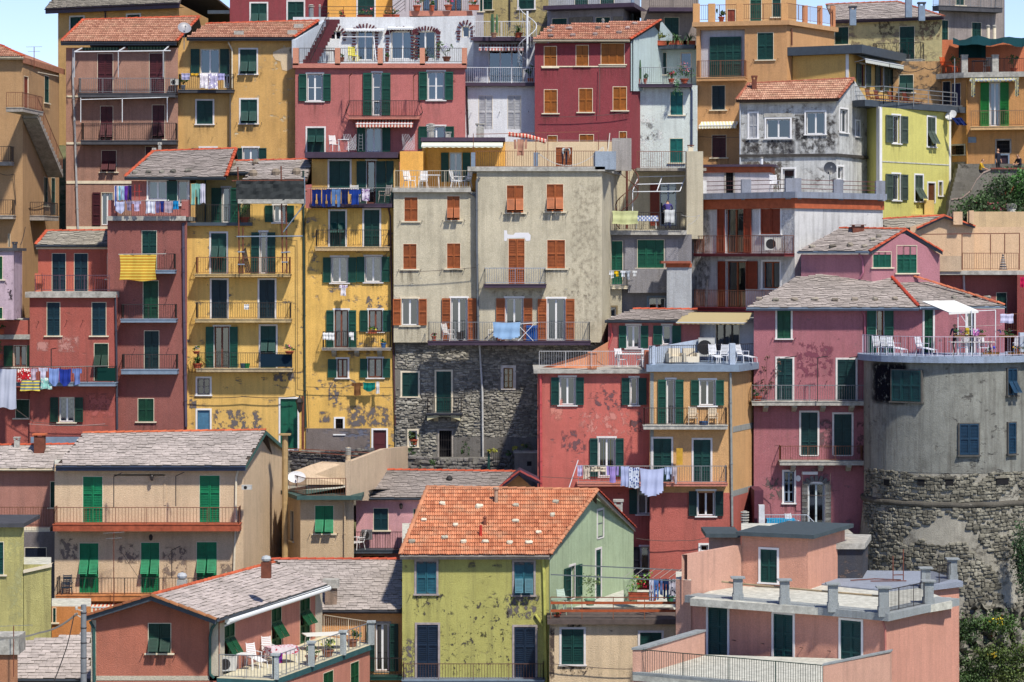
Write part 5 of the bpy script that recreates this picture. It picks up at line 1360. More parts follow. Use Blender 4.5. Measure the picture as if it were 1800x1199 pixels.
# ---- big beige house with orange shutters
H=House('house','big beige house with orange shutters above a rough stone ground floor, in the centre','house')
BEI=plaster((206,196,170),.85,.6,.26,(226,222,214),.22,seed=52); OS=(196,108,56)
fl=H.body([(692,155.4),(842,155.4)],337,BEI,depth=8,zbot=ZC+(450-602)*155.4/FP)
fr,frs=H.body([(838,155),(1058,155),(1085,163)],300,BEI,depth=3,i0=0,zbot=ZC+(450-602)*155/FP)
for x0,y0,x1,y1,k in ((710,346,735,389,'C'),(785,344,809,387,'P'),(708,428,733,473,'C'),(785,427,810,472,'C')): win(fl,k,x0,y0,x1,y1,OS)
for x0,y0,x1,y1,k in ((890,325,921,374,'P'),(960,323,991,372,'P'),(961,421,994,472,'C')): win(fr,k,x0,y0,x1,y1,OS)
win(fr,'C',893,419,923,499,OS,door=True)
win(fl,'O',706,525,735,572,OS,CREAM,cur=(150,160,170),sw=.45); win(fl,'O',793,524,821,598,OS,WHITE,door=True,sw=.48,cur=(120,130,150)); win(fr,'O',889,524,919,598,OS,WHITE,door=True,sw=.5,cur=(110,130,140)); win(fr,'O',962,525,993,598,OS,WHITE,door=True,sw=.5,cur=(170,180,200))
hooks(fl,[(703,390),(742,389),(778,389),(817,388),(701,475),(740,474),(777,474),(817,473)]); hooks(fr,[(882,375),(928,374),(953,374),(998,373),(1001,473)])
m=MB(); pp=[(886,405),(891,405),(892,412),(902,413),(906,409),(929,409),(933,414),(932,423),(925,424),(922,418),(892,419),(890,424),(886,423)]
m.poly([fr.W(fr.at(x,y)[0],-.012,fr.at(x,y)[1]) for x,y in pp]); H.part(m,'fresh_plaster',paint((226,226,232),.9,.8,.05))
pipe(H,fl,[(826,338),(836,345),(839,352)],.07,PIPEG); pipe(H,fr,[(843,312),(838,318),(838,420),(841,600)],.07,PIPEG)
balc(fr,851,960,472,500,506,.8,paint((140,158,184),.5,.75),FASP)
LB=balc(fr,752,1038,567,600,607,1.0,GREYMETAL,FASP,posts=1.5)
slabband(H,[(690,155.4),(828,155.4)],330,338,.25,CONC,back=7); slabband(H,[(822,155),(1058,155),(1087,163)],293,301,.2,CONC,back=6)
terrace_rail(H,[(694,331,155.3),(826,331,155.3)],1.0,paint((196,188,170),.5)); terrace_rail(H,[(836,295,155),(1046,295,155)],.95,BROWNMETAL); 
_bx=lambda x0,x1,y0,y1,Y0,Y1,mat,nm:(lambda mm:(mm.box(W3(x0,0,Y0).x,W3(x1,0,Y0).x,Y0,Y1,ZC+(450-y1)*Y0/FP,ZC+(450-y0)*Y0/FP),H.part(mm,nm,mat))[1])(MB())
_bx(828,836,268,299,155,155.4,BLUEG,'pier'); _bx(938,946,268,297,155,155.3,BLUEG,'pier'); _bx(1046,1083,266,298,154.8,158,plaster((160,176,196),.4,.9,seed=53),'water_tank_box')
YL=plaster((240,176,40),.3,.4,seed=54)
y1=H.body([(742,159.5),(888,159.5)],250,YL,depth=5,name='terrace_room',zbot=ZC+(450-335)*159.5/FP)
win(y1,'O',790,268,812,320,GREEN2,door=True,sw=.45,cur=(200,200,190)); pipe(H,y1,[(750,252),(750,300)],.04,paint((236,176,60),.6))
slabband(H,[(740,159.5),(888,159.5)],242,249,.4,FASP,back=5); awning(H,y1,742,884,249,257,1.6,clothmat((232,236,214)),drop=.05)
c1=H.body([(886,160),(1092,160)],249,plaster((224,204,164),.25,.4,seed=55),depth=4,name='terrace_room',zbot=ZC+(450-300)*160/FP)
win(c1,'C',976,258,1007,297,OS,name='door',door=True,n=2)
y2=H.body([(703,157.5),(744,157.5)],266,YL,depth=4,name='terrace_box',zbot=ZC+(450-335)*157.5/FP)
_bx(1076,1110,243,300,159,159.4,plaster((176,170,166),.4,.7,seed=56),'stair_side')
chimney(H,757,217,243,160.5,13,CONC,'rings'); chimney(H,788,232,244,160.5,9,CONC,'cap'); chimney(H,844,217,237,162,13,CONC,'cap')
# stone storey
STM=plaster((134,130,122),.9,.9,.4,(180,176,168),seed=57)
st=H.body([(694,155.9),(1062,155.5)],602,STM,depth=6,name='stone_wall')
win(st,'C',707,655,735,697,GREEN,CREAM,sill=True); win(st,'C',767,653,793,727,GREEN,CREAM,door=True); win(st,'G',885,647,902,683,GREEN,paint((226,216,206),.8),leaves=2,bars=2,fr=paint((176,136,90),.7),trimw=.16)
win(st,'G',719,757,733,785,trim=CREAM,leaves=1); win(st,'K',772,757,794,806,sill=False,trim=SLABG)
BB=balc(st,750,812,700,727,730,.7,DARKMETAL,SLABD,brackets=2,braced=CREAM)
m=MB(); a,b,c,d=st.rect(752,730,810,740); 
n=10
for i in range(n):
    x0=a+(c-a)*i/n; x1=a+(c-a)*(i+1)/n; k=lambda x:b+(d-b)*(.15+.75*math.sin(math.pi*(x-a)/(c-a)));
    m.quad((x0,-.6,k(x0)),(x1,-.6,k(x1)),(x1,-.6,d),(x0,-.6,d)); m.quad((x1,0,k(x1)),(x0,0,k(x0)),(x0,0,d),(x1,0,d)); m.quad((x0,-.6,k(x0)),(x0,0,k(x0)),(x1,0,k(x1)),(x1,-.6,k(x1)))
m.build('balcony_corbel',paint((206,198,160),.8),H.o,st.loc(Matrix()))
sw=st; zz0=st.at(800,806)[1]; zz1=st.ztop
holder=st.b
base=st
stw=MB(); stw.box(0,.05,0,.05,0,.05); FACE=stw.build('stone_facing',STM,H.o,st.loc(T((.1,.1,zz1-.5))))
cov=st.at(845,768)[1]
stones_on(H,lambda u,z:T((0,.02,0))@T((u-.1,-.1,z-zz1+.5)),st.L,zz0-.3,zz1-.05,st.holes,(142,138,130),.24,.11,.5,.07,FACE,3,.12,.05,keep=lambda u,z:not(u>st.at(798,768)[0] and z<cov))
pipe(H,st,[(843,606),(848,690),(849,805)],.06,paint((206,206,206),.5),.2)
_band(H,st,798,946,768,815,plaster((120,116,112),.8,1,.4,(80,78,76),seed=58),.07,'render_plinth')
# washing, chairs on balcony
cloth(866,915,566,597,153.9,(150,186,226),'half-round pale blue tablecloth hung over the long balcony railing','drape',group='washing on the long balcony'); cloth(924,945,572,600,154.3,(40,84,160),'dark blue towel with fringe on the clothes airer',group='washing on the long balcony')
m=MB()
for a,b in (((0,0,0),(.9,0,.95)),((.9,0,0),(0,0,.95)),((0,.4,0),(.9,.4,.95)),((.9,.4,0),(0,.4,.95)),((-.25,0,.95),(1.15,0,1.05)),((-.25,.4,.95),(1.15,.4,1.05))): m.bar(a,b,.018)
o=m.build('clothes_airer',WHITEMETAL,None,T(W3(910,600,154.0))); tag(o,'white folding clothes airer on the long balcony','clothes airer')
chair(789,600,154.4,.9,(240,238,236),'white plastic chair at the left of the long balcony'); chair(868,600,154.6,-.9,(240,238,236),'white plastic chair half hidden behind the pale blue tablecloth')
plant(763,600,154.5,.35,.2,'small dark flower pot at the left end of the long balcony','bush',n=40,flower=(160,80,80)); 
o=cloth(803,816,583,600,154.3,(60,56,56),'dark coat draped on a seat on the long balcony','drape',name='coat')
for px,py,r,k,l in ((720,330,.6,'arm','white slatted chair on the left roof terrace, left of the table'),(744,331,-.1,'arm','tall white folding chair in front of the terrace table'),(818,330,-.9,'lounge','white reclining chair at the right of the left roof terrace'),(803,330,1.2,'arm','second white chair beside the recliner on the roof terrace')): chair(px,py,156.3,r,(244,244,246),l,kind=k)
table(757,330,157,1.1,.8,0,(240,240,242),'white plastic table on the left roof terrace')
PB=dict(pelvis=(0,.1,.92),belly=(0,-.02,1.02),chest=(0,-.22,1.08),neck=(0,-.4,1.06),head=(0,-.5,1.02),crown=(0,-.58,.98),shL=(.19,-.26,1.1),shR=(-.19,-.26,1.1),elL=(.22,-.32,.85),elR=(-.22,-.32,.85),wrL=(.15,-.36,.62),wrR=(-.15,-.36,.62),hdL=(.14,-.37,.54),hdR=(-.14,-.37,.54))
person(992,295,156.4,R(20),stand(**PB),'person in a pale patterned top bending over in front of the orange door',(190,206,210),(40,46,70),(90,70,60))
line_rig([(836,236,155.2),(1053,231,155.2)],'rusty pole clothes line above the right roof terrace',.022,(150,90,70)); line_rig([(905,246,155.2),(1090,247,155.6)],'second clothes line strung above the right roof terrace',.012)
for px,wh in ((832,'leftmost'),(942,'by the grey pier'),(963,'left of the orange door'),(1052,'by the blue tank'),(1068,'rightmost')): 
    m=MB(); p=W3(px,295,155.3); m.bar((0,0,-.05),(0,0,1.95),.025); o=m.build('clothes_post',RUST,None,T(p)); tag(o,'thin rusty clothes line post on the roof terrace, '+wh,'post','clothes line posts on the right roof terrace')
cable([(945,268,155.1),(1060,258,155.1),(1072,234,155.1)],.035,'thick white hose looped across the right roof terrace',.9,(230,226,218),'hose','hose')
cloth(903,927,245,274,155.0,(186,140,120),'brown shirt hung on the clothes line over the roof terrace','shirtdown',name='shirt')
awningm=clothmat((226,196,180),'vstripe',(196,70,56))
m=MB(); a=W3(893,236,158); b=W3(960,249,158)
m.path([a,a.lerp(b,.5)+Vector((0,0,.1)),b],.14,0,8); c=a.copy(); m.v=[tuple(Vector(v)-c) for v in m.v]; o=m.build('rolled_awning',awningm,None,T(c)); tag(o,'rolled red and white striped awning lying on the terrace pergola','awning')

# ---- mustard/yellow houses with scaffold
H=House('house','yellow house with scaffolding and three balconies, left of the beige house','house')
YM=plaster((232,190,84),.5,.6,.34,(128,122,116),.22,seed=60); YS=plaster((206,184,112),.4,.5,seed=61)
f=H.body([(327,156),(440,156)],396,YM,depth=8); f_r=H.body([(440,156),(537,156)],318,YM,depth=8)
fu=H.body([(344,160),(442,160)],302,YS,depth=4,name='upper_wall')
win(fu,'O',391,330,404,392,GREEN2,TRIMW,door=True,sw=.6,leaves=1); win(f_r,'O',481,361,502,391,GREEN2,TRIMW,sw=.45)
win(f,'P',371,410,398,481,GREEN,TRIMW,door=True); win(f_r,'O',457,408,469,481,GREEN,TRIMW,door=True,sw=.45,leaves=1); win(f,'C',372,492,399,562,(10,52,66),TRIMW,door=True); win(f_r,'C',456,492,483,562,(10,52,66),TRIMW,door=True)
win(f,'O',377,574,403,648,GREEN2,TRIMW,door=True,fr=RUST,sw=.45,cur=(150,150,90)); win(f_r,'P',458,573,485,648,GREEN,TRIMW,door=True)
win(f,'G',347,665,369,694,trim=WHITE,leaves=2,bars=1,fr=SLABG); win(f,'D',347,721,369,790,(86,140,176),WHITE,n=1,door=True); win(f_r,'D',493,701,523,790,(10,104,78),WHITE,n=2,door=True)
for a,b in ((343,510),): balc(f,a,b,453,482,487,.85,BROWNMETAL,plaster((196,170,110),.7,1,seed=62)); balc(f,a,b+1,533,561,567,.85,DARKMETAL,plaster((190,170,120),.7,1,seed=62)); balc(f,a+2,b+3,621,648,654,.85,DARKMETAL,plaster((184,168,130),.7,1,seed=62),panel=(.67,1,clothmat((24,44,60))))
slabband(H,[(323,155.9),(444,155.9)],391,397,.35,FASC,back=5); terrace_rail(H,[(331,391,155.6),(443,391,155.6)],1.0,DARKMETAL)
rL=roof(H,fu,[(340,303),(452,303),(546,281),(367,285)],'slate',20,.45,fasc=FASC,fh=.18,ridge=(2,),rgb=(196,191,180))
rR=roof(H,f_r,[(426,318),(540,314),(550,281),(452,286)],'slate',20,.3,fasc=None,ridge=(),rgb=(200,195,184))
for r_,ps in ((rL,((373,293),(408,292),(451,291))),(rR,((445,310),(485,308),(521,307)))):
    for px,py in ps:
        m=MB(); p=r_.at(px,py)+r_.n*.1-H.loc; m.lathe([(.2,-.1),(.26,.1),(.18,.26),(.05,.3)],8,0,p); m.build('roof_vent',paint((150,136,120),.9,.7,.3),H.o)
pipe(H,f_r,[(533,300),(534,420),(536,690),(537,752)],.06,paint((40,66,60),.6,.7)); pipe(H,fu,[(357,306),(361,315),(361,390)],.05,paint((40,66,60),.6))
cable([(504,421,155.8),(522,423,155.8),(523,685,155.8),(540,687,155.8),(543,752,155.8)],.018,'grey cable conduit running down the yellow house beside the downpipe',0)
cable([(333,697,155.7),(430,697,155.7),(520,697,155.7)],.025,'dark cable sagging along the bottom of the yellow house',.08); cable([(538,680,155.7),(690,681,155.7)],.018,'thin dark cable crossing the right yellow house',.05); cable([(333,654,155.8),(530,655,155.8)],.015,'thin horizontal cable below the lowest balcony of the yellow house',.0)
# scaffold
o=empty('scaffold',W3(480,480,155.2),0,'rusty pole scaffold with dark net hanging on the yellow house','scaffold'); c=o.location
m=MB()
for a,b in (((418,293),(421,481)),((494,292),(497,480)),((427,400),(427,481)),((503,360),(504,480)),((408,318),(540,317)),((415,335),(540,336))): m.bar(W3(a[0],a[1],154.7)-c,W3(b[0],b[1],154.7)-c,.04,0,6)
m.build('pole',RUST,o)
m=MB()
for a,b in (((416,416),(532,415)),((498,408),(536,358)),((535,310),(536,358)),((418,443),(430,443)),((418,465),(430,465)),((494,444),(510,443)),((495,461),(506,461))): m.bar(W3(a[0],a[1],154.6)-c,W3(b[0],b[1],154.6)-c,.035,0,6)
m.build('brace',BLUEG,o)
m=MB()
for i in range(24):
    for j in range(6):
        q=lambda i,j:W3(415+i*5,318+j*6+2*mnoise.noise(Vector((i*.4,j*.5,7))),154.45+.12*mnoise.noise(Vector((i*.5,j*.6,2))))-c
        m.quad(q(i,j+1),q(i+1,j+1),q(i+1,j),q(i,j))
m.build('net',clothmat((62,66,68)),o)
m=MB(); a=W3(418,354,154.4)-c; b=W3(534,354,154.4)-c; m.box(a.x,b.x,a.y,a.y+.9,a.z-.12,a.z+.12); m.build('plank',CONC,o)
for i,(px,r,l) in enumerate(((432,.12,'bundle of dark poles leaning on the upper yellow balcony'),)):
    m=MB()
    for k in range(5): m.bar((k*.07,0,0),(k*.05-.25,.3,1.25+k*.05),.03,0,5)
    o=m.build('pole_bundle',DARKMETAL,None,T(W3(px,480,155.3))); tag(o,l,'poles')
cloth(336,353,323,360,157.5,(130,186,176),'pair of pale teal trousers hanging from the slate eave','trousers',name='trousers',group='washing hung under the slate eave'); cloth(352,361,323,357,157.3,(206,206,226),'white shirt hanging beside the teal trousers','rect',name='shirt',group='washing hung under the slate eave')
plant(347,648,155.3,.9,.8,'leafy green plant on the left of the lowest yellow balcony','palm',n=80); plant(345,622,155.0,.5,.3,'pot of white flowers on the left corner of the lowest yellow balcony','bush',flower=(240,240,245),n=60,ph=.15); plant(509,622,155.0,.7,.35,'pot of magenta flowers on the right corner of the lowest yellow balcony','bush',flower=(220,90,150),n=80,ph=.15)
for px,rgb,l in ((427,(60,90,110),'small dark crate on the lowest yellow balcony'),(434,(20,130,70),'green watering bucket on the lowest yellow balcony')): m=MB(); m.lathe([(.12,0),(.17,.3),(.15,.3),(.1,.05)],10); o=m.build('bucket',paint(rgb,.5),None,T(W3(px,648,155.4))); tag(o,l,'bucket')
cloth(429,438,535,544,154.9,(226,226,230),'small white notice tied to the middle yellow balcony railing',name='notice',cat='notice')
m=MB(); 
for i in range(7): m.bar(W3(405+i*0,390,157),W3(405,390,157),.01)
m=MB(); a=W3(404,391,155.5)
for s_ in (0,.35): m.bar((s_,0,0),(s_+.5,.2,1.0),.02)
for i in range(5): m.bar((.08+i*.09,.03*i,.15+i*.17),(.43+i*.09,.03*i,.15+i*.17),.014)
o=m.build('green_ladder',paint((60,150,100),.5),None,T(a)); tag(o,'light green ladder leaning on the roof terrace beside the scaffold','ladder')
o=plant(430,391,156,.8,1.1,'climbing plant by the scaffold net on the roof terrace','bush',n=120,pot='round')

H=House('house','yellow house with lace curtains and blue jeans drying on its top balcony','house')
YR=plaster((236,190,72),.5,.6,.40,(128,124,124),.2,seed=63)
f=H.body([(536,156),(693,156)],366,YR,depth=8)
fu=H.body([(548,158),(702,158)],280,plaster((226,182,84),.35,.5,seed=64),depth=5,name='upper_wall')
slabband(H,[(537,157.6),(700,157.6)],268,278,.6,FASP,back=6)
win(fu,'C',579,283,615,330,GREEN,TRIMW); win(fu,'O',645,283,660,358,GREEN,TRIMW,door=True,sw=.55,leaves=1,fr=RUST)
u0,z0,u1,z1=fu.rect(679,283,692,358); mk('shutter',shutter_mesh('leaf',GREEN),H.o,fu.loc(T((u0,-.08,z0))@S(u1-u0,1,z1-z0)))
slabband(H,[(545,156),(690,156)],358,365,.6,FASP,back=3); terrace_rail(H,[(546,358,155.5),(689,358,155.5)],.9,DARKMETAL)
win(f,'P',580,371,607,436,GREEN,TRIMW,door=True); win(f,'C',640,369,667,436,GREEN,TRIMW,door=True); balc(f,554,684,405,434,441,.85,DARKMETAL,plaster((190,166,120),.7,1,seed=65))
LACE=dict(cur=(220,220,222),cpat='print')
win(f,'O',583,452,611,497,GREEN2,TRIMW,sw=.45,**LACE); win(f,'O',642,451,670,496,GREEN2,TRIMW,sw=.45,**LACE); win(f,'O',588,545,612,611,GREEN2,TRIMW,door=True,sw=.42,leaves=2,fr=RUST,**LACE); win(f,'O',648,545,672,583,GREEN2,TRIMW,fr=RUST,sw=.45,**LACE)
win(f,'O',593,631,611,664,GREEN2,TRIMW,fr=RUST,sw=.5,sides='L',leaves=2,**LACE); win(f,'O',647,630,672,664,GREEN2,TRIMW,fr=RUST,sw=.42,**LACE)
win(f,'K',590,736,603,763,trim=WHITE); win(f,'D',656,756,679,806,(104,44,50),WHITE,n=1,door=True)
balc(f,566,687,584,612,616,.8,DARKMETAL,SLABG,brackets=3,braced=CONC); pipe(H,f,[(683,366),(686,380),(689,530),(695,750)],.05,paint((84,50,56),.6))
_band(H,f,538,651,753,805,plaster((128,116,112),.8,1,.45,(112,116,136),seed=66),.04,'render_plinth')
JN=((548,565,362,(24,44,110),'trousers','dark blue jeans, first from the left on the top yellow balcony'),(566,582,364,(28,48,120),'trousers','dark blue jeans beside the first pair'),(583,599,363,(90,124,176),'trousers','light blue jeans in the middle of the line of jeans'),(600,612,359,(26,40,90),'rect','dark navy shirt after the light blue jeans'),(613,635,360,(30,60,140),'shirt','bright blue work jacket on the top yellow balcony'))
for a,b,c,w,k,l in JN: cloth(a,b,333,c,154.8,w,l,k,name='jeans' if 'jeans' in l else 'shirt',group='blue washing on the top yellow balcony')
cloth(636,650,332,353,154.8,(216,206,226),'white towel printed with purple on the top yellow balcony',pat='print',rgb2=(130,90,150))
line_rig([(540,331,154.8),(690,330,154.8)],'clothes line along the top yellow balcony')
chair(625,356,156,.2,(206,206,204),'pale folding chair behind the blue jacket on the top yellow balcony'); chair(676,356,156,-.7,(190,180,170),'folding chair at the right end of the top yellow balcony')
cloth(596,611,501,520,155.4,(226,222,230),'white printed baby suit hanging under the lace window','shirt',pat='print',rgb2=(150,130,170),name='baby_suit'); cloth(567,577,585,597,154.9,(236,236,238),'white cloth folded on the left of the small yellow balcony'); cloth(577,588,585,598,154.9,(226,228,230),'second white cloth beside it on the small yellow balcony'); cloth(613,622,584,598,154.9,(230,230,232),'white sock pair on the small yellow balcony railing','sock',name='socks')
cloth(618,638,673,695,155.5,(122,84,54),'brown shirt hanging low on the yellow wall','shirt',name='shirt'); cloth(638,660,672,688,155.5,(20,120,110),'teal shirt hanging low on the yellow wall','drape',name='shirt'); cloth(661,667,671,692,155.5,(232,232,234),'thin white towel beside the teal shirt')
plant(655,586,155.6,.5,.2,'yellow flower box on the small window sill of the yellow house','bush','box',flower=(236,206,60),n=40,ph=.15); plant(674,612,155.3,.4,.3,'small blue and white pot on the small yellow balcony','bush',potrgb=(60,100,150),n=40)
# street lamp
o=empty('street_lamp',W3(530,790,154.9),0,'old street lamp with a rusty downpipe beside the green door','street lamp')
m=MB(); m.bar((.05,.3,0),(.05,.3,3.0),.08,0,8); m.build('rusty_post',RUST,o)
m=MB(); m.bar((0,.3,2.2),(-.1,-.1,2.1),.03); m.lathe([(.05,2.2),(.1,2.3),(.2,2.75),(.24,2.78),(.18,2.95),(.06,3.05),(.03,3.15)],6,0,(-.1,-.1,-.1)); m.build('lantern',DARKMETAL,o)

# ---- dull red pair on the left
H=House('house','dull red narrow house with four small balconies and a yellow blanket','house')
RM=plaster((154,82,80),.4,.5,.26,(176,110,104),seed=67)
f=H.body([(189,155),(329,155)],388,RM,depth=8)
fu=H.body([(231,158),(335,158)],318,plaster((176,96,96),.3,.4,seed=68),depth=5,name='upper_wall')
win(fu,'G',261,318,293,351,trim=WHITE,cur=(200,206,216)); win(fu,'O',313,318,330,360,GREEN,TRIMW,sides='L',sw=.6,leaves=1)
r1=roof(H,fu,[(219,312),(397,311),(415,262),(269,267)],'slate',24,.5,fasc=FASC,fh=.16,ridge=(1,2,3),rgb=(176,171,161)); roof_stones(r1,[(237,306),(261,305),(285,305),(304,304),(331,303)],'stone on the slate roof above the washing lines','weight stones on the slate roof above the washing',(120,116,108))
slabband(H,[(190,155),(328,155)],380,388,.35,CONC,back=5,name='terrace_slab')
_bxx=lambda H,x0,x1,y0,y1,Y0,Y1,mat,nm:(lambda mm:(mm.box(W3(x0,0,Y0).x,W3(x1,0,Y0).x,Y0,Y1,ZC+(450-y1)*Y0/FP,ZC+(450-y0)*Y0/FP),H.part(mm,nm,mat))[1])(MB())
_bxx(H,190,203,352,381,154.7,155.5,plaster((176,92,92),.3,.3,seed=68),'pier'); _bxx(H,319,331,351,381,154.7,155.3,plaster((176,92,92),.3,.3,seed=68),'pier'); terrace_rail(H,[(203,381,154.9),(320,381,154.9)],.9,DARKMETAL)
for x0,y0,x1,y1,c,dr in ((249,405,276,475,GREEN,True),(251,493,279,560,(8,84,60),True),(253,581,280,650,(10,60,64),True),(242,700,271,741,(8,84,58),False)): win(f,'C',x0,y0,x1,y1,c,door=dr)
balc(f,228,307,447,475,481,.85,DARKMETAL,BLUEG); balc(f,212,309,536,561,567,.85,DARKMETAL,BLUEG); balc(f,213,311,624,650,658,.85,DARKMETAL,BLUEG)
pipe(H,f,[(322,392),(323,520),(327,750)],.08,paint((84,76,96),.6)); hooks(f,[(234,441),(291,440),(236,528),(293,527),(237,614),(296,613)])
cloth(210,275,448,493,153.7,(232,206,96),'big yellow blanket with brown stripes hung over the dull red balcony',pat='stripe',rgb2=(196,140,50),name='blanket'); line_rig([(208,447,153.7),(292,446,153.7)],'pole holding the yellow blanket',.03)
LL=[(201,206,327,362,(70,90,180),'rect','narrow blue striped towel at the far left of the crowded terrace','vstripe'),(207,213,327,352,(120,190,214),'rect','pale turquoise towel second from the left on the upper line','vstripe'),(213,219,327,352,(170,200,226),'rect','light blue towel third from the left on the upper line',None),(219,225,327,352,(110,60,170),'rect','purple towel on the upper line',None),(225,231,326,352,(40,40,90),'rect','navy trousers at the right of the upper line',None),
(203,219,354,375,(190,196,230),'drape','white and lilac bed sheet at the left of the lower line',None),(221,233,354,370,(140,130,160),'shirt','grey shirt on the lower line of the crowded terrace',None),(233,248,354,371,(190,180,214),'shirt','lilac shirt on the lower line of the crowded terrace',None),(256,273,354,375,(186,190,214),'rect','wide pale grey towel on the lower line of the crowded terrace','vstripe'),(274,281,354,374,(120,110,160),'rect','narrow violet towel on the lower line',None),(282,288,354,373,(40,60,140),'rect','narrow dark blue towel on the lower line',None),(289,304,354,374,(176,164,180),'rect','pinkish grey towel on the lower line',None),(304,314,353,368,(30,130,190),'rect','bright blue towel on the lower line',None)]
for a,b,y0,y1,w,k,l,p in LL: cloth(a,b,y0,y1,154.3,w,l,k,pat=p,rgb2=(226,230,240),group='washing on the crowded red terrace',name='shirt' if 'shirt' in l else 'towel')
line_rig([(200,326,154.4),(232,326,154.4)],'short upper clothes line on the crowded red terrace'); line_rig([(200,353,154.4),(330,353,154.4)],'lower clothes line on the crowded red terrace')
m=MB()
for x in (0,.25): m.bar((x,0,0),(x,0,.9),.02)
m.bar((-.1,0,.5),(.4,0,.5),.015); o=m.build('rack',RED,None,T(W3(237,352,157))); tag(o,'small red metal stand against the pink terrace wall','stand')
for px,py,l in ((271,272,'first'),(281,262,'second')): chimney(H,px,py-12,py+4,158+ (5 if px>275 else 3.5),5,CONC,'cap',CONC)

H=House('house','orange red house with long balcony full of washing at the left edge','house')
RO=plaster((176,76,68),.5,.6,.27,(190,120,108),seed=69)
f=H.body([(52,154),(206,154)],518,RO,depth=6); fu=H.body([(67,157),(196,157)],436,plaster((196,92,66),.35,.4,seed=70),depth=4,name='upper_wall')
for a,b in ((91,116),(130,155)): win(fu,'C',a,445,b,512,(10,62,80),door=True)
win(fu,'C',188,445,194,490,GREEN,n=1)
roof(H,fu,[(62,431),(198,431),(203,406),(82,407)],'slate',22,.4,fasc=FASC,fh=.12,ridge=(2,3)); slabband(H,[(64,157),(196,157)],433,438,.15,CREAM,back=.5)
slabband(H,[(46,154),(205,154)],513,523,.35,CONC,back=5,name='terrace_slab'); terrace_rail(H,[(62,512,153.8),(192,512,153.8)],.9,paint((96,74,90),.6)); _bxx(H,61,72,481,513,155,155.6,plaster((214,110,70),.3,.3,seed=70),'pier')
H2=f2=H.body([(-40,154.2),(54,154.2)],563,RO,depth=6,name='left_wall')
win(f,'C',82,531,106,590,(8,62,80),door=False); win(f,'C',161,531,187,590,(8,62,80),door=False); win(f,'P',165,603,191,670,(8,60,44),door=True); win(f2,'O',24,607,47,645,(10,70,44),cur=(170,190,210),fr=RUST,sw=.5); win(f2,'C',27,702,52,735,(8,70,50)); win(f,'O',104,698,131,742,(10,66,50),cur=(206,206,214),cpat='check',sw=.45)
slabband(H,[(-30,154.2),(54,154.2)],588,596,.5,CONC,back=1); balc(f,-40,203,645,673,679,.9,DARKMETAL,BLUEG,panel=(.87,1,clothmat((14,54,50)))); pipe(H,f,[(203,522),(205,640),(206,755)],.06,paint((66,66,80),.6))
_band(H,f,54,205,768,790,BLUEG,.04,'plinth'); hooks(f,[(68,566),(118,564),(146,564),(60,735)])
line_rig([(50,745,153.6),(185,745,153.6)],'empty sagging clothes line under the barred window at the left',.012,sag=.1)
m=MB(); m.bar((0,0,0),(0,0,1.9),.035); m.bar((0,0,1.9),(.35,-.4,1.95),.03); o=m.build('clothes_pole',DARKMETAL,None,T(W3(90,673,153.1))); tag(o,'dark metal clothes arm standing on the long left balcony','pole')
LX=[(-6,29,649,718,(190,196,216),'rect','very large white bed sheet hanging at the left edge',None),(30,37,649,672,(180,60,60),'rect','narrow dark patterned cloth beside the big sheet','print'),(35,54,648,667,(190,40,50),'rect','red towel with white dots on the left balcony','print'),(35,70,668,687,(90,120,150),'rect','blue and yellow striped beach towel on the left balcony','stripe'),(52,66,648,668,(196,180,200),'shirt','pale pink shirt over the striped beach towel',None),(68,84,647,668,(206,206,230),'shirt','white tee shirt on the left balcony',None),(71,92,664,684,(150,206,200),'rect','aqua leaf printed towel on the left balcony','print'),(86,104,647,678,(130,156,214),'drape','light blue sheet on the left balcony',None),(104,125,648,678,(40,60,150),'drape','deep blue sheet on the left balcony',None),(127,144,648,676,(110,130,190),'shirt','blue shirt at the right of the left balcony washing',None)]
for a,b,y0,y1,w,k,l,p in LX: cloth(a,b,y0,y1,152.9 if 'sheet' not in l else 152.8,w,l,k,pat=p,rgb2=(226,206,90) if p=='stripe' else (236,236,230),group='washing on the long left balcony',name='bed_sheet' if 'sheet' in l else ('shirt' if 'shirt' in l else 'towel'))
line_rig([(-10,647,152.9),(190,643,152.9)],'clothes line along the long left balcony')
chair(70,511,155,.3,(150,70,60),'dark red wooden chair on the orange terrace'); table(180,511,155.3,.9,.6,0,(140,60,50),'dark red table at the right of the orange terrace')
plant(2,588,153.6,.5,.3,'red flowers in a pot on the left edge ledge','bush',flower=(220,50,50),n=60,leafrgb=(50,90,50)); plant(-1,632,153.5,.5,.9,'green plant at the left edge of the balcony','bush',n=90)
H=House('house','narrow lilac house at the left edge with green shutters','house')
f,fs=H.body([(-40,150),(24,150),(39,155)],440,plaster((206,180,196),.4,.8,.38,(120,100,110),seed=71),depth=1,zbot=ZC+(450-562)*150/FP)
win(f,'C',-10,450,5,491,(10,110,60)); win(f,'C',-10,540,5,560,(10,110,70)); slabband(H,[(-40,150),(26,150),(42,155)],436,441,.15,SLABD,back=1); chimney(H,26,425,438,152,7,SLABD,'cap',SLABD)
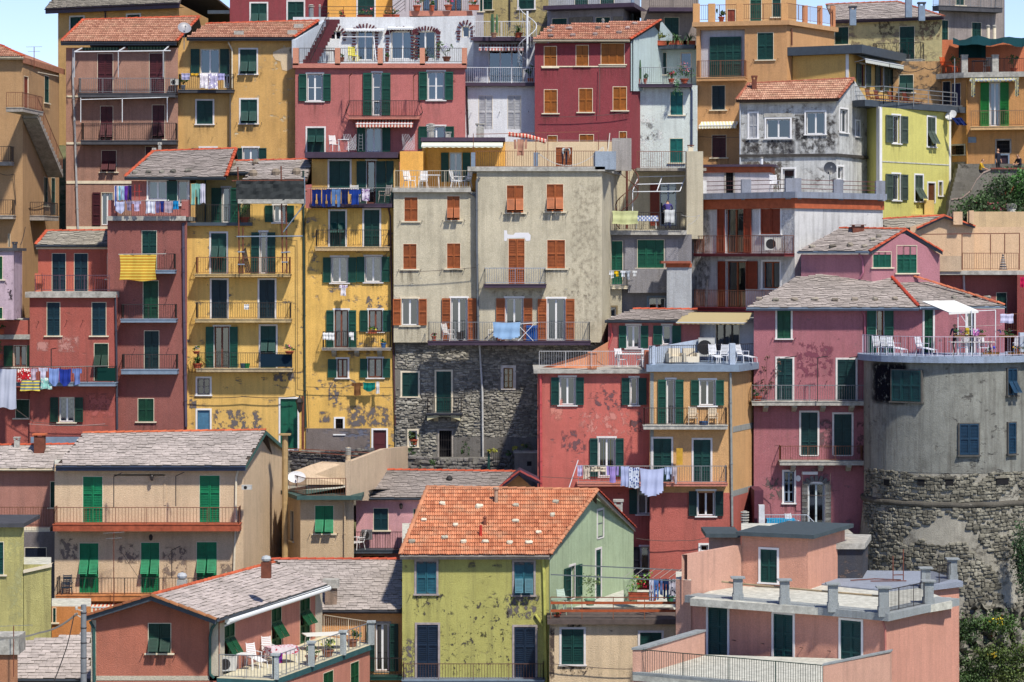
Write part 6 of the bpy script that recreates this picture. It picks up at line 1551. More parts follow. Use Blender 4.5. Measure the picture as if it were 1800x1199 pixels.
# ================================================================= RIGHT SIDE: pink houses, tower
def boxpx(H,x0,x1,y0,y1,Y0,Y1,mat,nm): 
    m=MB(); m.box(W3(x0,0,Y0).x,W3(x1,0,Y0).x,Y0,Y1,ZC+(450-y1)*Y0/FP,ZC+(450-y0)*Y0/FP); return H.part(m,nm,mat)
H=House('house','small raspberry pink attic house with green shutters in its gable and a slate roof','house')
PK=plaster((182,112,136),.35,.5,.24,(206,160,176),seed=100)
f,g=H.body([(1408,155),(1532,153.4),(1652,155.4)],447,PK,depth=3,i0=0)
s=roof(H,f,[(1402,444),(1528,440),(1592,404),(1476,402)],'slate',25,.35,fasc=BLUEG,fh=.12,rgb=(190,185,174),ridge=(2,))
a=s.P_[1]; ap=s.P_[2]
m=MB(); e=W3(1657,441,155.0); e.z=a.z; d=Vector((-1.0,3.2,0)) 
bk=Vector((s.back.x*3,s.back.y*3,0)) ; m.quad(ap,e,e+Vector((0,3,0)),s.P_[3]+Vector((0,1,0))); m.quad(ap-Vector((0,0,.2)),e-Vector((0,0,.2)),e,ap); m.quad(a-Vector((0,0,.2)),ap-Vector((0,0,.2)),ap,a)
H.part(m,'side_roof',FASC); ridge_line(H,s.base,a,ap,(196,88,58)); ridge_line(H,s.base,ap,e,(196,88,58))
gable(H,g,(1590,411),PK)
win(g,'C',1534,442,1567,470,(20,112,92),n=3); win(g,'C',1576,431,1612,480,(20,112,92),n=3,door=False)
gw=MB()
roof_stones(s,[(1428,436),(1464,436),(1495,433),(1520,436),(1535,424),(1545,418)],'stone on the upper slate roof of the raspberry pink house','weight stones on the upper pink slate roof',(130,122,110)); pipe(H,f,[(1510,446),(1516,455),(1517,480),(1511,490)],.06,paint((182,112,136),.6,.7)); chimney(H,1508,395,405,156,20,RUST,'cap',RUST)
H=House('house','raspberry pink house with hipped slate roof and long iron balcony beside the round tower','house')
PM=plaster((176,98,118),.5,.6,.30,(150,120,126),seed=101)
f=H.body([(1325,150.5),(1766,150.5)],543,PM,depth=5)
s=roof(H,f,[(1312,541),(1615,541),(1552,472),(1398,488)],'slate',21,.6,fasc=BLUEG,fh=.16,rgb=(196,191,180),ridge=(),back=False)
# right hip slope
P1=s.P_[1]; P2=s.P_[2]; far=f.at(1768,533,.6); P3=f.W(far[0],-.6,P1.z)+Vector((0,2.2,0))
fa=Face((P1.x,P1.y),(P3.x,P3.y),H); 
s2=roof(H,Face((P1.x,P1.y+.001),(P3.x,P3.y+.001),H),[(1616,541),(1766,537),(1552,472)],'slate',17,.02,fasc=BLUEG,fh=.16,rgb=(196,191,180),ridge=(),back=False)
ridge_line(H,s.base,P2+Vector((0,0,.08)),P1+Vector((0,0,.08)),(186,70,48)); ridge_line(H,s.base,P2+Vector((0,.1,.1)),s2.P_[1]+Vector((0,0,.08)),(204,116,82))
roof_stones(s,[(1334,528),(1363,530),(1397,529),(1432,529),(1468,530),(1502,529),(1538,529),(1573,528)],'stone on the lower slate roof above the pink house','weight stones on the lower pink slate roof',(136,126,114)); roof_stones(s2,[(1676,526),(1700,524),(1716,523),(1735,526)],'stone on the right hip of the pink slate roof','weight stones on the right hip',(120,116,108))
for x0,y0,x1,y1,dr in ((1366,546,1390,595,False),(1366,630,1393,706,True),(1472,632,1504,708,True),(1408,725,1437,800,True),(1466,728,1497,800,True),(1625,544,1640,628,True)): win(f,'C',x0,y0,x1,y1,(10,70,72) if y0>600 else (14,92,66),TRIMW,door=dr)
win(f,'O',1541,545,1553,628,GREEN2,TRIMW,door=True,fr=WOOD,sw=.5,leaves=1); win(f,'G',1700,548,1712,628,trim=TRIMW,door=True,leaves=1)
balc(f,1322,1524,678,706,713,.85,GREYMETAL,CONC,brackets=4); balc(f,1371,1518,785,811,818,.8,BROWNMETAL,CONC,brackets=3)
win(f,'G',1378,829,1396,884,trim=WHITE,leaves=2,bars=2,fr=BLUEG)
win(f,'O',1421,850,1449,924,(180,196,206),WHITE,door=True,sides='',leaves=2,fr=paint((190,206,216),.5),cur=(60,60,70))
bm_=MB(); bm_.box(-.16,.16,-.07,.07,-.09,.09); me=bm_.mesh('stone',[stonemat((96,98,100),.2)]); 
ua,zt=f.at(1421,855); ub,_=f.at(1449,855); zb=f.at(1435,922)[1]; uc=(ua+ub)/2; rr=(ub-ua)/2
for i in range(9): a_=math.pi*i/8; mk('stone',me,H.o,f.loc(T((uc+(rr+.2)*math.cos(a_),-.04,zt+(.45)*math.sin(a_)))@Matrix.Rotation(-a_,4,'Y')))
for i in range(10):
    for u in (ua-.2,ub+.2): mk('stone',me,H.o,f.loc(T((u,-.04,zb+.1+i*.205))))
_band(H,f,1409,1437,829,834,WHITE,.15,'lintel'); 
m=MB(); u,z=f.at(1403,841); m.lathe([(.17,0),(.17,.03)],16,0,(0,0,0)); m.build('number_plaque',WHITE,H.o,f.loc(T((u,-.03,z))@Matrix.Rotation(R(90),4,'X')@S(.8,1,1)))
for px in (1380,1437,1493): 
    m=MB(); 
    if px==1437: m.bar(W3(px,706,149.5),W3(px,629,149.5),.03); m.bar(W3(px,629,149.5),W3(px+18,626,149.5),.03)
    else: m.bar(W3(px,629,150.4),W3(px+20,626,149.2),.03)
    H.part(m,'clothes_arm',DARKMETAL)
hooks(f,[(1358,595),(1398,595),(1407,670),(1453,671)])
pipe(H,f,[(1513,543),(1520,555),(1521,700)],.05,paint((176,98,118),.6,.7)); pipe(H,f,[(1524,590),(1524,930)],.06,paint((120,112,116),.5))
plant(1332,706,149.9,.6,.5,'green pot plant at the left end of the long pink balcony','bush',n=80,leafrgb=(40,80,40)); 
o=empty('climbing_plant',W3(1345,660,150.1),0,'brown-leaved climber over the left end of the long pink balcony','plant'); m=MB()
for i in range(10): a=Vector((random.uniform(-1,1.1),-.1,random.uniform(-.8,1.1))); m.bar((0,0,-1.1),a,.012,0,3); foliage(m,a,.22,.1,.2,16,.11,i)
m.build('foliage',leafmat((96,70,56)),o)
# ground terrace by the arched door
boxpx(H,1320,1500,938,1000,147,150.4,CONC,'terrace'); boxpx(H,1334,1344,888,940,146.8,147.2,paint((214,218,226),.6),'pier'); terrace_rail(H,[(1344,936,146.9),(1418,936,146.9),(1442,960,146)],.95,paint((196,206,220),.5))
table(1372,936,148.3,1.5,.8,0,(220,222,226),'garden table with turquoise cloth by the arched door',cloth_=(((40,150,200),'print',(60,170,220)),'turquoise cloth on the garden table by the arched door')); chair(1393,936,148,.6,(226,228,232),'white folded chair beside the turquoise table')
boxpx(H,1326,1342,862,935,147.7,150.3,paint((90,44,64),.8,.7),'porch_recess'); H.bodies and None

# round tower
H=House('round_tower','round grey stone tower with three blue green shuttered windows and a railed terrace on top','tower',loc=(W3(1668,0,149.2).x,149.2,ground(140)))
TC=W3(1668,0,149.2); TR=4.62
def tz(py): return ZC+(450-py)*144.6/FP
TP=plaster((142,144,138),1.2,1.3,.36,(96,94,92),.8,seed=102)
wins=[(1571,651,1617,705,3,'C'),(1769,648,1787,694,2,'P'),(1686,745,1720,799,2,'C'),(1770,743,1785,797,1,'C')]
n=72
def cyl(m,r0,r1,z0,z1,mi=0,a0=0,a1=2*math.pi,k=n):
    for i in range(k):
        a=a0+(a1-a0)*i/k; b=a0+(a1-a0)*(i+1)/k
        m.quad((TC.x+r0*math.cos(a),TC.y+r0*math.sin(a),z0),(TC.x+r0*math.cos(b),TC.y+r0*math.sin(b),z0),(TC.x+r1*math.cos(b),TC.y+r1*math.sin(b),z1),(TC.x+r1*math.cos(a),TC.y+r1*math.sin(a),z1),mi)
m=MB(); cyl(m,TR,TR,tz(832),tz(638)); H.part(m,'wall',TP)
m=MB(); cyl(m,TR,TR-.02,tz(888),tz(832)+.001); cyl(m,TR+.75,TR,tz(1110),tz(888)); SW=H.part(m,'stone_wall',plaster((164,160,148),1.2,.9,.46,(90,86,80),.6,seed=103))
m=MB(); 
for i in range(n):
    a=2*math.pi*i/n; b=2*math.pi*(i+1)/n
    for j in range(6):
        t0=-math.pi/2+math.pi*j/6; t1=-math.pi/2+math.pi*(j+1)/6; q=lambda a,t:(TC.x+(TR+.02+.17*math.cos(t))*math.cos(a),TC.y+(TR+.02+.17*math.cos(t))*math.sin(a),tz(888)+.17*math.sin(t)+.02*math.sin(a*17))
        m.quad(q(a,t0),q(b,t0),q(b,t1),q(a,t1))
H.part(m,'string_course',plaster((92,88,80),1,.8,.4,(150,146,134),seed=104))
th0=math.pi*1.02; th1=math.pi*1.98; arc=(th1-th0)
def place_on(z_lo,z_hi,extra):
    def pl(u,z):
        a=th0+u/(TR+.3); rr=TR+extra*(z_hi-z)/(z_hi-z_lo)
        p=Vector((TC.x+rr*math.cos(a),TC.y+rr*math.sin(a),z))
        return T(p)@rz(a+math.pi/2)
    return pl
lp=mnoise
def kp(seed):
    return lambda u,z: mnoise.noise(Vector((u*.55+seed,z*.55,seed)))<.24
stones_on(H,place_on(tz(1110),tz(888),.75),arc*(TR+.3),tz(1100),tz(893),[],(112,109,98),.25,.17,.5,.10,SW,11,.16,.06,keep=kp(3))
stones_on(H,place_on(tz(888),tz(832),.0),arc*(TR+.3),tz(883),tz(836),[],(112,109,98),.25,.15,.5,.10,SW,12,.14,.05,keep=kp(7))
# black tar patch
m=MB(); cyl(m,TR+.008,TR+.008,tz(716),tz(636),0,math.pi*1.08,math.pi*1.30,12); H.part(m,'tar_patch',stainmat((30,30,38),key='tar',lo=.38,hi=.46,amt=.95))
# beam holes
def tangent(px):
    X=(px-900)/FP  # ray X=X*Y ; intersect circle front
    A=1+X*X; Bq=-2*(TC.x*X+TC.y); Cq=TC.x**2+TC.y**2-TR*TR; D=Bq*Bq-4*A*Cq; Y=(-Bq-math.sqrt(max(D,0)))/(2*A); return Vector((X*Y,Y,0))
for x0,y0,x1,y1,nn,k in wins:
    p=tangent((x0+x1)/2); nrm=(p-Vector((TC.x,TC.y,0))).normalized(); tv=Vector((-nrm.y,nrm.x,0)); w=((x1-x0)*p.y/FP)/max(.4,abs(tv.x)); 
    c=p+nrm*.06; z0=ZC+(450-y1)*p.y/FP; z1=ZC+(450-y0)*p.y/FP; F=Face((c-tv*w/2)[:2],(c+tv*w/2)[:2],H)
    m=MB(); h=z1-z0; 
    m.box(-.06,0,-.03,.2,-.05,h+.05); m.box(w,w+.06,-.03,.2,-.05,h+.05); m.box(0,w,-.03,.2,h,h+.05); m.box(-.12,w+.12,-.12,.2,-.1,-.03); m.box(0,w,.06,.2,0,h)
    Wn=m.build('window',paint((92,90,88),.8,.7,.3),H.o,F.loc(T((0,0,z0))))
    for i in range(nn): mk('shutter',shutter_mesh('leaf' if k=='C' else 'flap',(14,76,82) if x0<1600 else (20,70,104)),Wn,T((w*i/nn+.01,.0,0))@S(w/nn-.02,1,h))
for px in (1561,1620,1669,1760):
    p=tangent(px); nrm=(p-TC*Vector((1,1,0)) if False else p-Vector((TC.x,TC.y,0))).normalized(); z=ZC+(450-(848 if px<1700 else 846))*p.y/FP; tv=Vector((-nrm.y,nrm.x,0)); F=Face((p-tv*.2)[:2],(p+tv*.2)[:2],H)
    w=.4 if px<1700 else .8; m=MB(); m.box(-w/2+.2,w/2+.2,-.12,0,-.16,.18,1); m.box(-w/2+.1,w/2+.3,-.17,0,.18,.28,0); m.build('beam_hole',[stonemat((110,106,96),.3),INTER],H.o,F.loc(T((0,0,z))))
m=MB(); cyl(m,TR+.34,TR+.34,tz(638),tz(627)); m.poly([(TC.x+(TR+.34)*math.cos(2*math.pi*i/n),TC.y+(TR+.34)*math.sin(2*math.pi*i/n),tz(627)) for i in range(n)]); m.poly([(TC.x+(TR+.34)*math.cos(2*math.pi*i/n),TC.y+(TR+.34)*math.sin(2*math.pi*i/n),tz(638)) for i in range(n)][::-1]); H.part(m,'terrace_slab',plaster((150,168,196),.4,.8,seed=105))
m=MB(); zr=tz(627)
pts=[(TC.x+(TR+.1)*math.cos(a),TC.y+(TR+.1)*math.sin(a),zr) for a in [math.pi*(1.0+i/30) for i in range(31)]]
railing_mb(m,pts,1.05,.14,.013,9,'bars',.018); H.part(m,'railing',paint((214,200,216),.5,.8,.05))
boxpx(H,1793,1806,585,634,146.5,147,paint((196,210,226),.5),'pier')
cl=lambda px,dd=0:TC.y-4.5+dd
for i,(px,Y,r,k,l) in enumerate(((1546,147.6,.5,'arm','white slatted recliner at the far left of the tower terrace'),(1560,147.2,.5,'arm','second white slatted recliner from the left on the tower terrace'),(1572,146.8,.6,'lounge','third white recliner with footrest on the tower terrace'),(1622,146.3,.7,'lounge','lone white recliner in the middle of the tower terrace'),(1694,146.6,-.4,'arm','white chair left of the big table on the tower terrace'),(1727,146.4,.2,'arm','white chair behind the big table on the tower terrace'))): chair(px,450+(ZC-zr)*FP/Y,Y,r,(232,236,244),l,kind=k)
Yt=146.6; table(1708,450+(ZC-zr)*FP/Yt,Yt,2.4,.9,0,(216,210,206),'long pale table on the tower terrace beneath the parasol frame')
m=MB(); 
A=W3(1620,529,148.5); Bp=W3(1678,528,149); C_=W3(1720,546,146.4); D_=W3(1668,549,146.2)
m.poly([D_,C_,Bp,A]); m.poly([p-Vector((0,0,.04)) for p in (A,Bp,C_,D_)]); m.quad(D_-Vector((0,0,.12)),C_-Vector((0,0,.12)),C_,D_)
c=D_.copy(); m.v=[tuple(Vector(v)-c) for v in m.v]; o=empty('sun_awning',c,0,'white sun awning on a tubular frame over the tower terrace','awning'); m.build('canopy',clothmat((240,240,238)),o)
m=MB()
for px,Y in ((1684,146.4),(1708,146.3),(1750,146.8)): a=W3(px,545,Y); m.bar(a-c,Vector((a.x,a.y,zr))-c,.03)
m.bar(D_-c,W3(1750,545,146.8)-c,.025); m.bar(W3(1684,574,146.4)-c,W3(1708,574,146.3)-c,.02); m.bar(W3(1686,549,146.4)-c,W3(1706,580,146.3)-c,.02); m.build('frame',WHITEMETAL,o)
person(1680,450+(ZC-zr)*FP/147.1,147.1,R(-35),stand(chest=(.02,-.08,1.32),neck=(.02,-.13,1.47),head=(.02,-.19,1.58),crown=(.02,-.21,1.67),shL=(.2,-.1,1.4),shR=(-.18,-.1,1.4),elL=(.26,-.3,1.2),wrL=(.2,-.52,1.15),hdL=(.18,-.6,1.16),elR=(-.24,-.12,1.12),wrR=(-.2,-.3,.95),hdR=(-.18,-.36,.92)),'man in a dark blue shirt leaning towards the table on the tower terrace',(28,36,70),(60,50,50),(60,46,36))
line_rig([(1700,574,146.2),(1762,571,146.6)],'rope strung with flowers right of the awning posts'); 
cloth(1710,1721,578,590,146.0,(206,130,190),'pink printed cloth hanging by the awning post',pat='print'); cloth(1697,1704,576,588,146.1,(206,180,70),'yellow cloth hanging in the awning frame'); 
for px,l,fl in ((1692,'purple flower box under the awning on the tower terrace',(96,50,150)),(1718,'long purple flower box right of the awning post',(100,60,180)),(1771,'dark purple flower bowl near the right of the tower terrace',(60,40,120)),(1742,'blue bag of flowers on the tower terrace floor',(60,60,190)),(1786,'orange and yellow flower tangle behind the tower railing',(220,150,60))): plant(px,(593 if px in(1692,1718,1771) else 450+(ZC-zr)*FP/146.3-2),146.3,.9,.35,l,'bush','box',flower=fl,n=50,ph=.12,potrgb=(150,110,60))
chair(1790,450+(ZC-zr)*FP/147.5,147.5,-.3,(230,230,236),'white chair under the draped lilac towel at the right edge')
cloth(1758,1782,552,568,147,(206,206,236),'white towel draped over a rack at the right end of the tower terrace')

# houses right of the pink one
H=House('house','cream house with red-edged gable and long brown terrace railing behind the pink attic','house')
CR=plaster((222,190,150),.25,.35,.26,(240,220,180),seed=106)
f=H.body([(1553,160),(1812,160)],399,CR,depth=6)
fg=H.body([(1600,159),(1712,159)],399,CR,depth=3,name='gable_wall'); gable(H,fg,(1660,381),CR)
m=MB(); a=W3(1612,402,158.7); b=W3(1660,380,158.7); c=W3(1714,398,158.7)
for p,q in ((a,b),(b,c)): m.quad(p,q,q+Vector((0,3,0)),p+Vector((0,3,0))); m.quad(p-Vector((0,0,.12)),q-Vector((0,0,.12)),q,p)
RB=H.part(m,'gable_roof',FASC); ridge_line(H,RB,a,b,(204,96,66)); ridge_line(H,RB,b,c,(204,96,66))
s=roof(H,f,[(1552,402),(1612,402),(1660,380),(1552,386)],'slate',22,.1,fasc=None,ridge=(2,),back=False)
f2=H.body([(1700,164),(1812,164)],372,plaster((206,180,136),.4,.7,seed=107),depth=4,name='upper_wall'); boxpx(H,1676,1692,372,395,158.5,159,CR,'pier'); boxpx(H,1704,1712,370,392,158.5,159,CR,'pier')
for px in (1778,): chimney(H,px,358,374,165,16,CONC,'rings')
slabband(H,[(1645,157.5),(1812,157.5)],476,483,.4,CONC,back=3,name='terrace_slab'); boxpx(H,1646,1690,450,477,157,157.3,plaster((200,180,150),.4,.8,seed=108),'parapet'); terrace_rail(H,[(1692,476,157.1),(1790,474,157.1)],.98,BROWNMETAL)
m=MB()
for a,b in (((1620,412),(1792,410)),((1691,412),(1691,474)),((1741,412),(1741,448)),((1766,411),(1766,446)),((1792,410),(1792,474))): m.bar(W3(a[0],a[1],157.2),W3(b[0],b[1],157.2),.035)
H.part(m,'pergola',RUST)
m=MB(); n_=7
for i in range(n_): m.lathe([(.03+.22*(1-i/n_),i*.13),(.02+.18*(1-i/n_),i*.13+.10)],9)
o=m.build('folded_parasol',clothmat((70,74,84),'stripe',(160,160,160)),None,T(W3(1763,474,158.2))); tag(o,'closed dark parasol standing behind the brown terrace railing','parasol')
fr=H.body([(1645,157.9),(1812,157.9)],484,plaster((172,84,84),.4,.5,seed=109),depth=2,name='red_wall'); pipe(H,fr,[(1694,484),(1695,520)],.07,paint((206,200,206),.5)); win(fr,'C',1751,514,1770,560,(10,80,74)); 
H=House('house','deep red house edge with rail at the right edge under the cream terrace','house')
f=H.body([(1788,156),(1830,156)],483,plaster((150,60,60),.4,.6,seed=110),depth=1.5); terrace_rail(H,[(1752,583,153),(1812,583,153)],1.0,BROWNMETAL); 
o=cloth(1793,1802,487,505,155,(200,40,90),'magenta cloth at the very right edge below the cream terrace')

# steps, curved wall, bushes and people (upper right)
SGM=plaster((128,124,116),.9,.8,.4,(86,84,80),seed=111)
o=empty('garden_wall',W3(1680,385,166),0,'curved grey stone wall climbing beside the steps, upper right','wall'); c=Vector(o.location)
m=MB(); pts=[(1664,378,165),(1672,352,166),(1690,350,166.8),(1706,337,167.6),(1716,318,168.5),(1728,305,169.5),(1742,299,170),(1812,299,170)]
for (a,b) in zip(pts,pts[1:]):
    p=W3(*a); q=W3(*b); lo=ground(165)-2; m.quad((p.x,p.y,lo),(q.x,q.y,lo),q,p); k=Vector((.1,.5,0)); m.quad(p,q,q+k,p+k); m.quad(q+k-Vector((0,0,3)),p+k-Vector((0,0,3)),p+k,q+k)
m.v=[tuple(Vector(v)-c) for v in m.v]; m.build('wall',SGM,o)
m=MB(); 
for a,b in zip(pts[1:],pts[2:]):
    p=W3(*a)-c; q=W3(*b)-c; k=Vector((.12,.55,0)); u=Vector((0,0,.1)); w=Vector((0,-.08,0)); m.quad(p+u+w,q+u+w,q+u+k,p+u+k); m.quad(p+w,q+w,q+u+w,p+u+w)
m.build('coping',paint((170,150,140),.8,.75,.3),o)
bm_=MB(); bm_.box(0,.24,-.06,.3,0,.09); me=bm_.mesh('brick',[paint((160,92,76),.8,.7,.3,objr=.5)])
for i in range(12): p=W3(1742+i*5.6,298,169.9)-c; mk('brick',me,o,T(p+Vector((0,0,.02)))@S(.8,1,1))
o=empty('outdoor_steps',W3(1690,360,170),0,'stone steps climbing left of the curved wall, upper right','steps'); c=Vector(o.location)
for i in range(9):
    y=352-i*8; Y=168.5+i*.8; a=W3(1668+i*2,y,Y)-c; b=W3(1712+i*2.2,y,Y)-c; m=MB(); m.box(a.x,b.x,a.y,a.y+1.2,a.z-1,a.z); m.build('step',SGM,o)
m=MB()
SP=dict(pelvis=(0,0,.45),belly=(0,-.02,.62),chest=(0,-.1,.86),neck=(0,-.15,1.02),head=(0,-.2,1.13),crown=(0,-.21,1.22),shL=(.19,-.1,.93),shR=(-.19,-.1,.93),elL=(.26,-.2,.7),elR=(-.26,-.2,.7),wrL=(.14,-.42,.6),wrR=(-.14,-.42,.6),hdL=(.1,-.5,.58),hdR=(-.1,-.5,.58),hipL=(.1,-.05,.44),hipR=(-.1,-.05,.44),knL=(.13,-.45,.48),knR=(-.13,-.45,.48),anL=(.13,-.45,.09),anR=(-.13,-.45,.09),toeL=(.13,-.6,.04),toeR=(-.13,-.6,.04))
person(1722,314,170.6,R(70),SP,'person in a yellow jacket sitting on the wall beside the steps',(214,170,40),(50,50,60),(40,30,26))
person(1754,308,172.5,R(40),stand(),'person in dark clothes standing by the small doorway, upper right',(26,32,52),(28,30,40),(40,30,26),scale=.98)
person(1793,306,171,R(-60),SP,'person in dark clothes bending low at the right edge behind the brick coping',(30,30,44),(30,30,40),(36,28,24))
for i,(px,py,w,h,fl,l,rgb) in enumerate(((1715,372,2.6,1.7,None,'low dark green bush at the left of the walled garden',(60,84,44)),(1768,345,3.4,2.4,None,'big dark green bush in the middle of the walled garden',(50,76,36)),(1735,366,2.4,1.3,(206,90,120),'pink flowering oleander at the foot of the garden wall',(66,92,50)),(1798,330,1.8,1.8,None,'lighter green bush at the right edge of the walled garden',(70,120,50)),(1790,366,2.6,1.4,None,'dense low shrub above the cream wall at the right edge',(56,86,42)))):
    o=empty('bush',W3(px,py,165.2+.25*i),0,l,'bush'); m=MB(); m.bar((0,.2,-2.5),(0,.1,.3),.06); m.bar((0,.1,-.3),(.5,.1,.6),.03); m.bar((0,.1,-.3),(-.5,.1,.6),.03); m.build('trunk',WOOD,o)
    m=MB(); foliage(m,(0,0,h*.1),w*.5,.8,h*.55,1500,.16,i+40); m.build('crown',leafmat(rgb),o)
    if fl: m=MB(); foliage(m,(0,-.5,h*.1),w*.45,.4,h*.4,160,.13,i+50); m.build('flowers',leafmat(fl),o)

# ---- coral and ochre corner house
H=House('house','coral red and ochre corner house with laundry balcony and roof terrace','house')
COR=plaster((206,90,84),.5,.6,.32,(150,110,110),.15,seed=120); OCH=plaster((214,168,104),.35,.4,seed=121)
f=H.body([(945,148),(1143,148)],655,COR,depth=7)
o_,os_=H.body([(1142,147),(1286,147),(1338,152.5)],652,OCH,depth=3,i0=0,zbot=ZC+(450-866)*147/FP,name='ochre_wall')
r_,rs_=H.body([(1142,146.97),(1286,146.97),(1339,152.5)],866,plaster((192,86,80),.45,.6,seed=122),depth=3,i0=0,name='lower_wall')
K=dict(sw=.43)
win(f,'O',984,663,1011,712,GREEN,TRIMW,cur=(214,214,200),**K); win(f,'O',1108,664,1121,712,GREEN,TRIMW,leaves=1,sw=.43); win(f,'O',1052,770,1081,838,GREEN,TRIMW,door=True,cur=(226,206,30),cpat='vstripe',**K); win(f,'O',1121,860,1151,904,GREEN,TRIMW,cur=(190,190,190),**K)
win(f,'O',1126,961,1156,1010,(20,26,50),WHITE,cur=(110,140,206),sw=.43,leaves=2); win(r_,'G',1231,958,1245,970,trim=WHITE,leaves=1)
win(o_,'O',1172,667,1186,748,GREEN2,TRIMW,door=True,leaves=1,sw=.43,cur=(120,140,180)); win(o_,'O',1230,668,1257,713,GREEN2,WHITE,**K)
win(o_,'C',1148,771,1180,852,GREEN,TRIMW,door=True); win(o_,'C',1219,773,1249,852,GREEN,TRIMW,door=True); win(r_,'O',1226,863,1256,907,(10,60,60),WHITE,**K)
balc(o_,1131,1279,718,748,755,.8,paint((70,54,50),.6,.7),CONC); lb=balc(f,1015,1143,820,850,855,1.3,GREYMETAL,PINKS,sides=False); balc(o_,1141,1279,820,850,855,.8,GREYMETAL,PINKS)
Gb=plaster((158,162,160),.4,.6,seed=123)
for y in (745,856): _band(H,os_,1288,1336,y,y+10,Gb,.02)
pipe(H,o_,[(1284,655),(1285,760),(1287,925)],.07,paint((150,156,156),.5)); pipe(H,f,[(950,660),(951,860)],.08,paint((200,84,88),.6,.7)); _band(H,o_,1143,1149,655,850,Gb,.02)
slabband(H,[(938,148),(1143,148)],650,656,.35,CONC,back=7,i0=0); slabband(H,[(1136,147),(1290,147),(1340,152.5)],641,653,.35,BLUEG,back=7,i0=0)
WB2=plaster((190,206,230),.3,.6,seed=124)
terrace_rail(H,[(948,645,147.8),(1132,645,147.8)],.85,paint((196,196,200),.5)); terrace_rail(H,[(1142,641,146.8),(1330,636,151)],1.0,DARKMETAL)
m=MB(); a=W3(1034,617,147.9); b=W3(948,648,147.9); m.box(W3(1033,0,147.9).x,W3(1049,0,147.9).x,147.9,148.4,ZC+(450-649)*147.9/FP,ZC+(450-618)*147.9/FP); H.part(m,'pier',plaster((222,140,90),.3,.4,seed=125)); boxpx(H,1133,1142,616,648,147.5,148,plaster((206,110,84),.3,.4,seed=125),'pier')
m=MB(); p=[W3(952,646,148.3),W3(1032,622,150),W3(1070,600,153.5),W3(1070,648,153.5),W3(1032,648,150)]; m.poly(p[::-1]); m.poly([q+Vector((.05,.2,0)) for q in p]); m.quad(p[0],p[1],p[1]+Vector((.1,.3,0)),p[0]+Vector((.1,.3,0))); m.quad(p[1],p[2],p[2]+Vector((.1,.3,0)),p[1]+Vector((.1,.3,0))); H.part(m,'sloping_parapet',plaster((222,150,104),.3,.4,seed=126))
boxpx(H,1141,1152,608,642,146.9,147.3,WB2,'pier'); boxpx(H,1283,1293,604,641,146.9,147.6,WB2,'pier')
m=MB(); p=[W3(1142,612,148),W3(1230,596,151),W3(1230,640,151),W3(1142,641,148)]; m.poly(p[::-1]); m.poly([q+Vector((.05,.15,0)) for q in p]); m.quad(p[0],p[1],p[1]+Vector((.1,.2,0)),p[0]+Vector((.1,.2,0))); H.part(m,'white_parapet',WB2)
fs=H.body([(1069,153.5),(1230,153.5)],567,plaster((196,100,104),.4,.6,seed=127),depth=5,name='terrace_room',zbot=ZC+(450-660)*153.5/FP)
win(fs,'O',1102,572,1125,612,GREEN2,TRIMW,cur=(206,214,196),sw=.42); win(fs,'O',1165,572,1180,606,GREEN2,TRIMW,leaves=1,sw=.5,cur=(180,206,190))
s=roof(H,fs,[(1063,563),(1196,563),(1226,545),(1113,544)],'slate',20,.4,fasc=FASC,fh=.15,rgb=(176,171,161),ridge=(2,))
fw=H.body([(1228,154),(1336,152.8)],560,plaster((206,210,220),.3,.5,seed=128),depth=3,name='white_room',zbot=ZC+(450-660)*154/FP); win(fw,'G',1258,569,1300,620,fr=DARKMETAL,leaves=3,door=True,cur=(60,80,110))
awning(H,fw,1205,1326,549,568,1.9,clothmat((184,168,128)),drop=.04)
pipe(H,fs,[(1073,568),(1076,590),(1069,612)],.06,paint((196,84,84),.6,.7))
acunit(1242,628,150.6,'white air conditioner on the terrace under the tan awning',0,.9,1.0)
table(1108,645,149.6,1.5,1.0,0,(236,236,238),'white oval table on the coral house terrace'); chair(1092,645,149.4,.5,(240,240,242),'white chair left of the oval table'); chair(1129,645,149.4,-.5,(240,240,242),'white chair right of the oval table'); 
for px,l in ((1187,'cream cushioned armchair on the blue-edged terrace, left one'),(1213,'cream cushioned armchair on the blue-edged terrace, right one')):
    o=empty('armchair',W3(px,640,148.6),.2,l,'armchair'); 
    for nm,bx in (('seat',(-.32,.32,-.3,.3,.1,.42)),('backrest',(-.32,.32,.22,.42,.42,.85)),('armrest',(-.44,-.32,-.3,.4,.1,.6)),('armrest',(.32,.44,-.3,.4,.1,.6))): m=MB(); m.box(*bx); m.build(nm,paint((226,216,196),.9,.8,.08),o)
m=None
for i,(px,r,l) in enumerate(((1256,.3,'white folding chair crowded under the tan awning, left one'),(1272,-.3,'white folding chair under the tan awning, right one'),(1306,.8,'white folding chair behind the blue-white pier'))): chair(px,638,148.6+i*.3,r,(236,238,244),l,kind='lounge' if i!=1 else 'arm')
for px,l in ((1218,'left white chair on the ochre balcony'),(1253,'right white chair on the ochre balcony')): chair(px,748,146.6,0,(230,214,190),l)
m=MB(); m.lathe([(.2,0),(.26,.22),(.24,.24),(.18,.03)],12); o=m.build('basin',paint((60,90,130),.5),None,T(W3(1237,748,146.5))); tag(o,'blue plastic basin between the two chairs on the ochre balcony','basin')
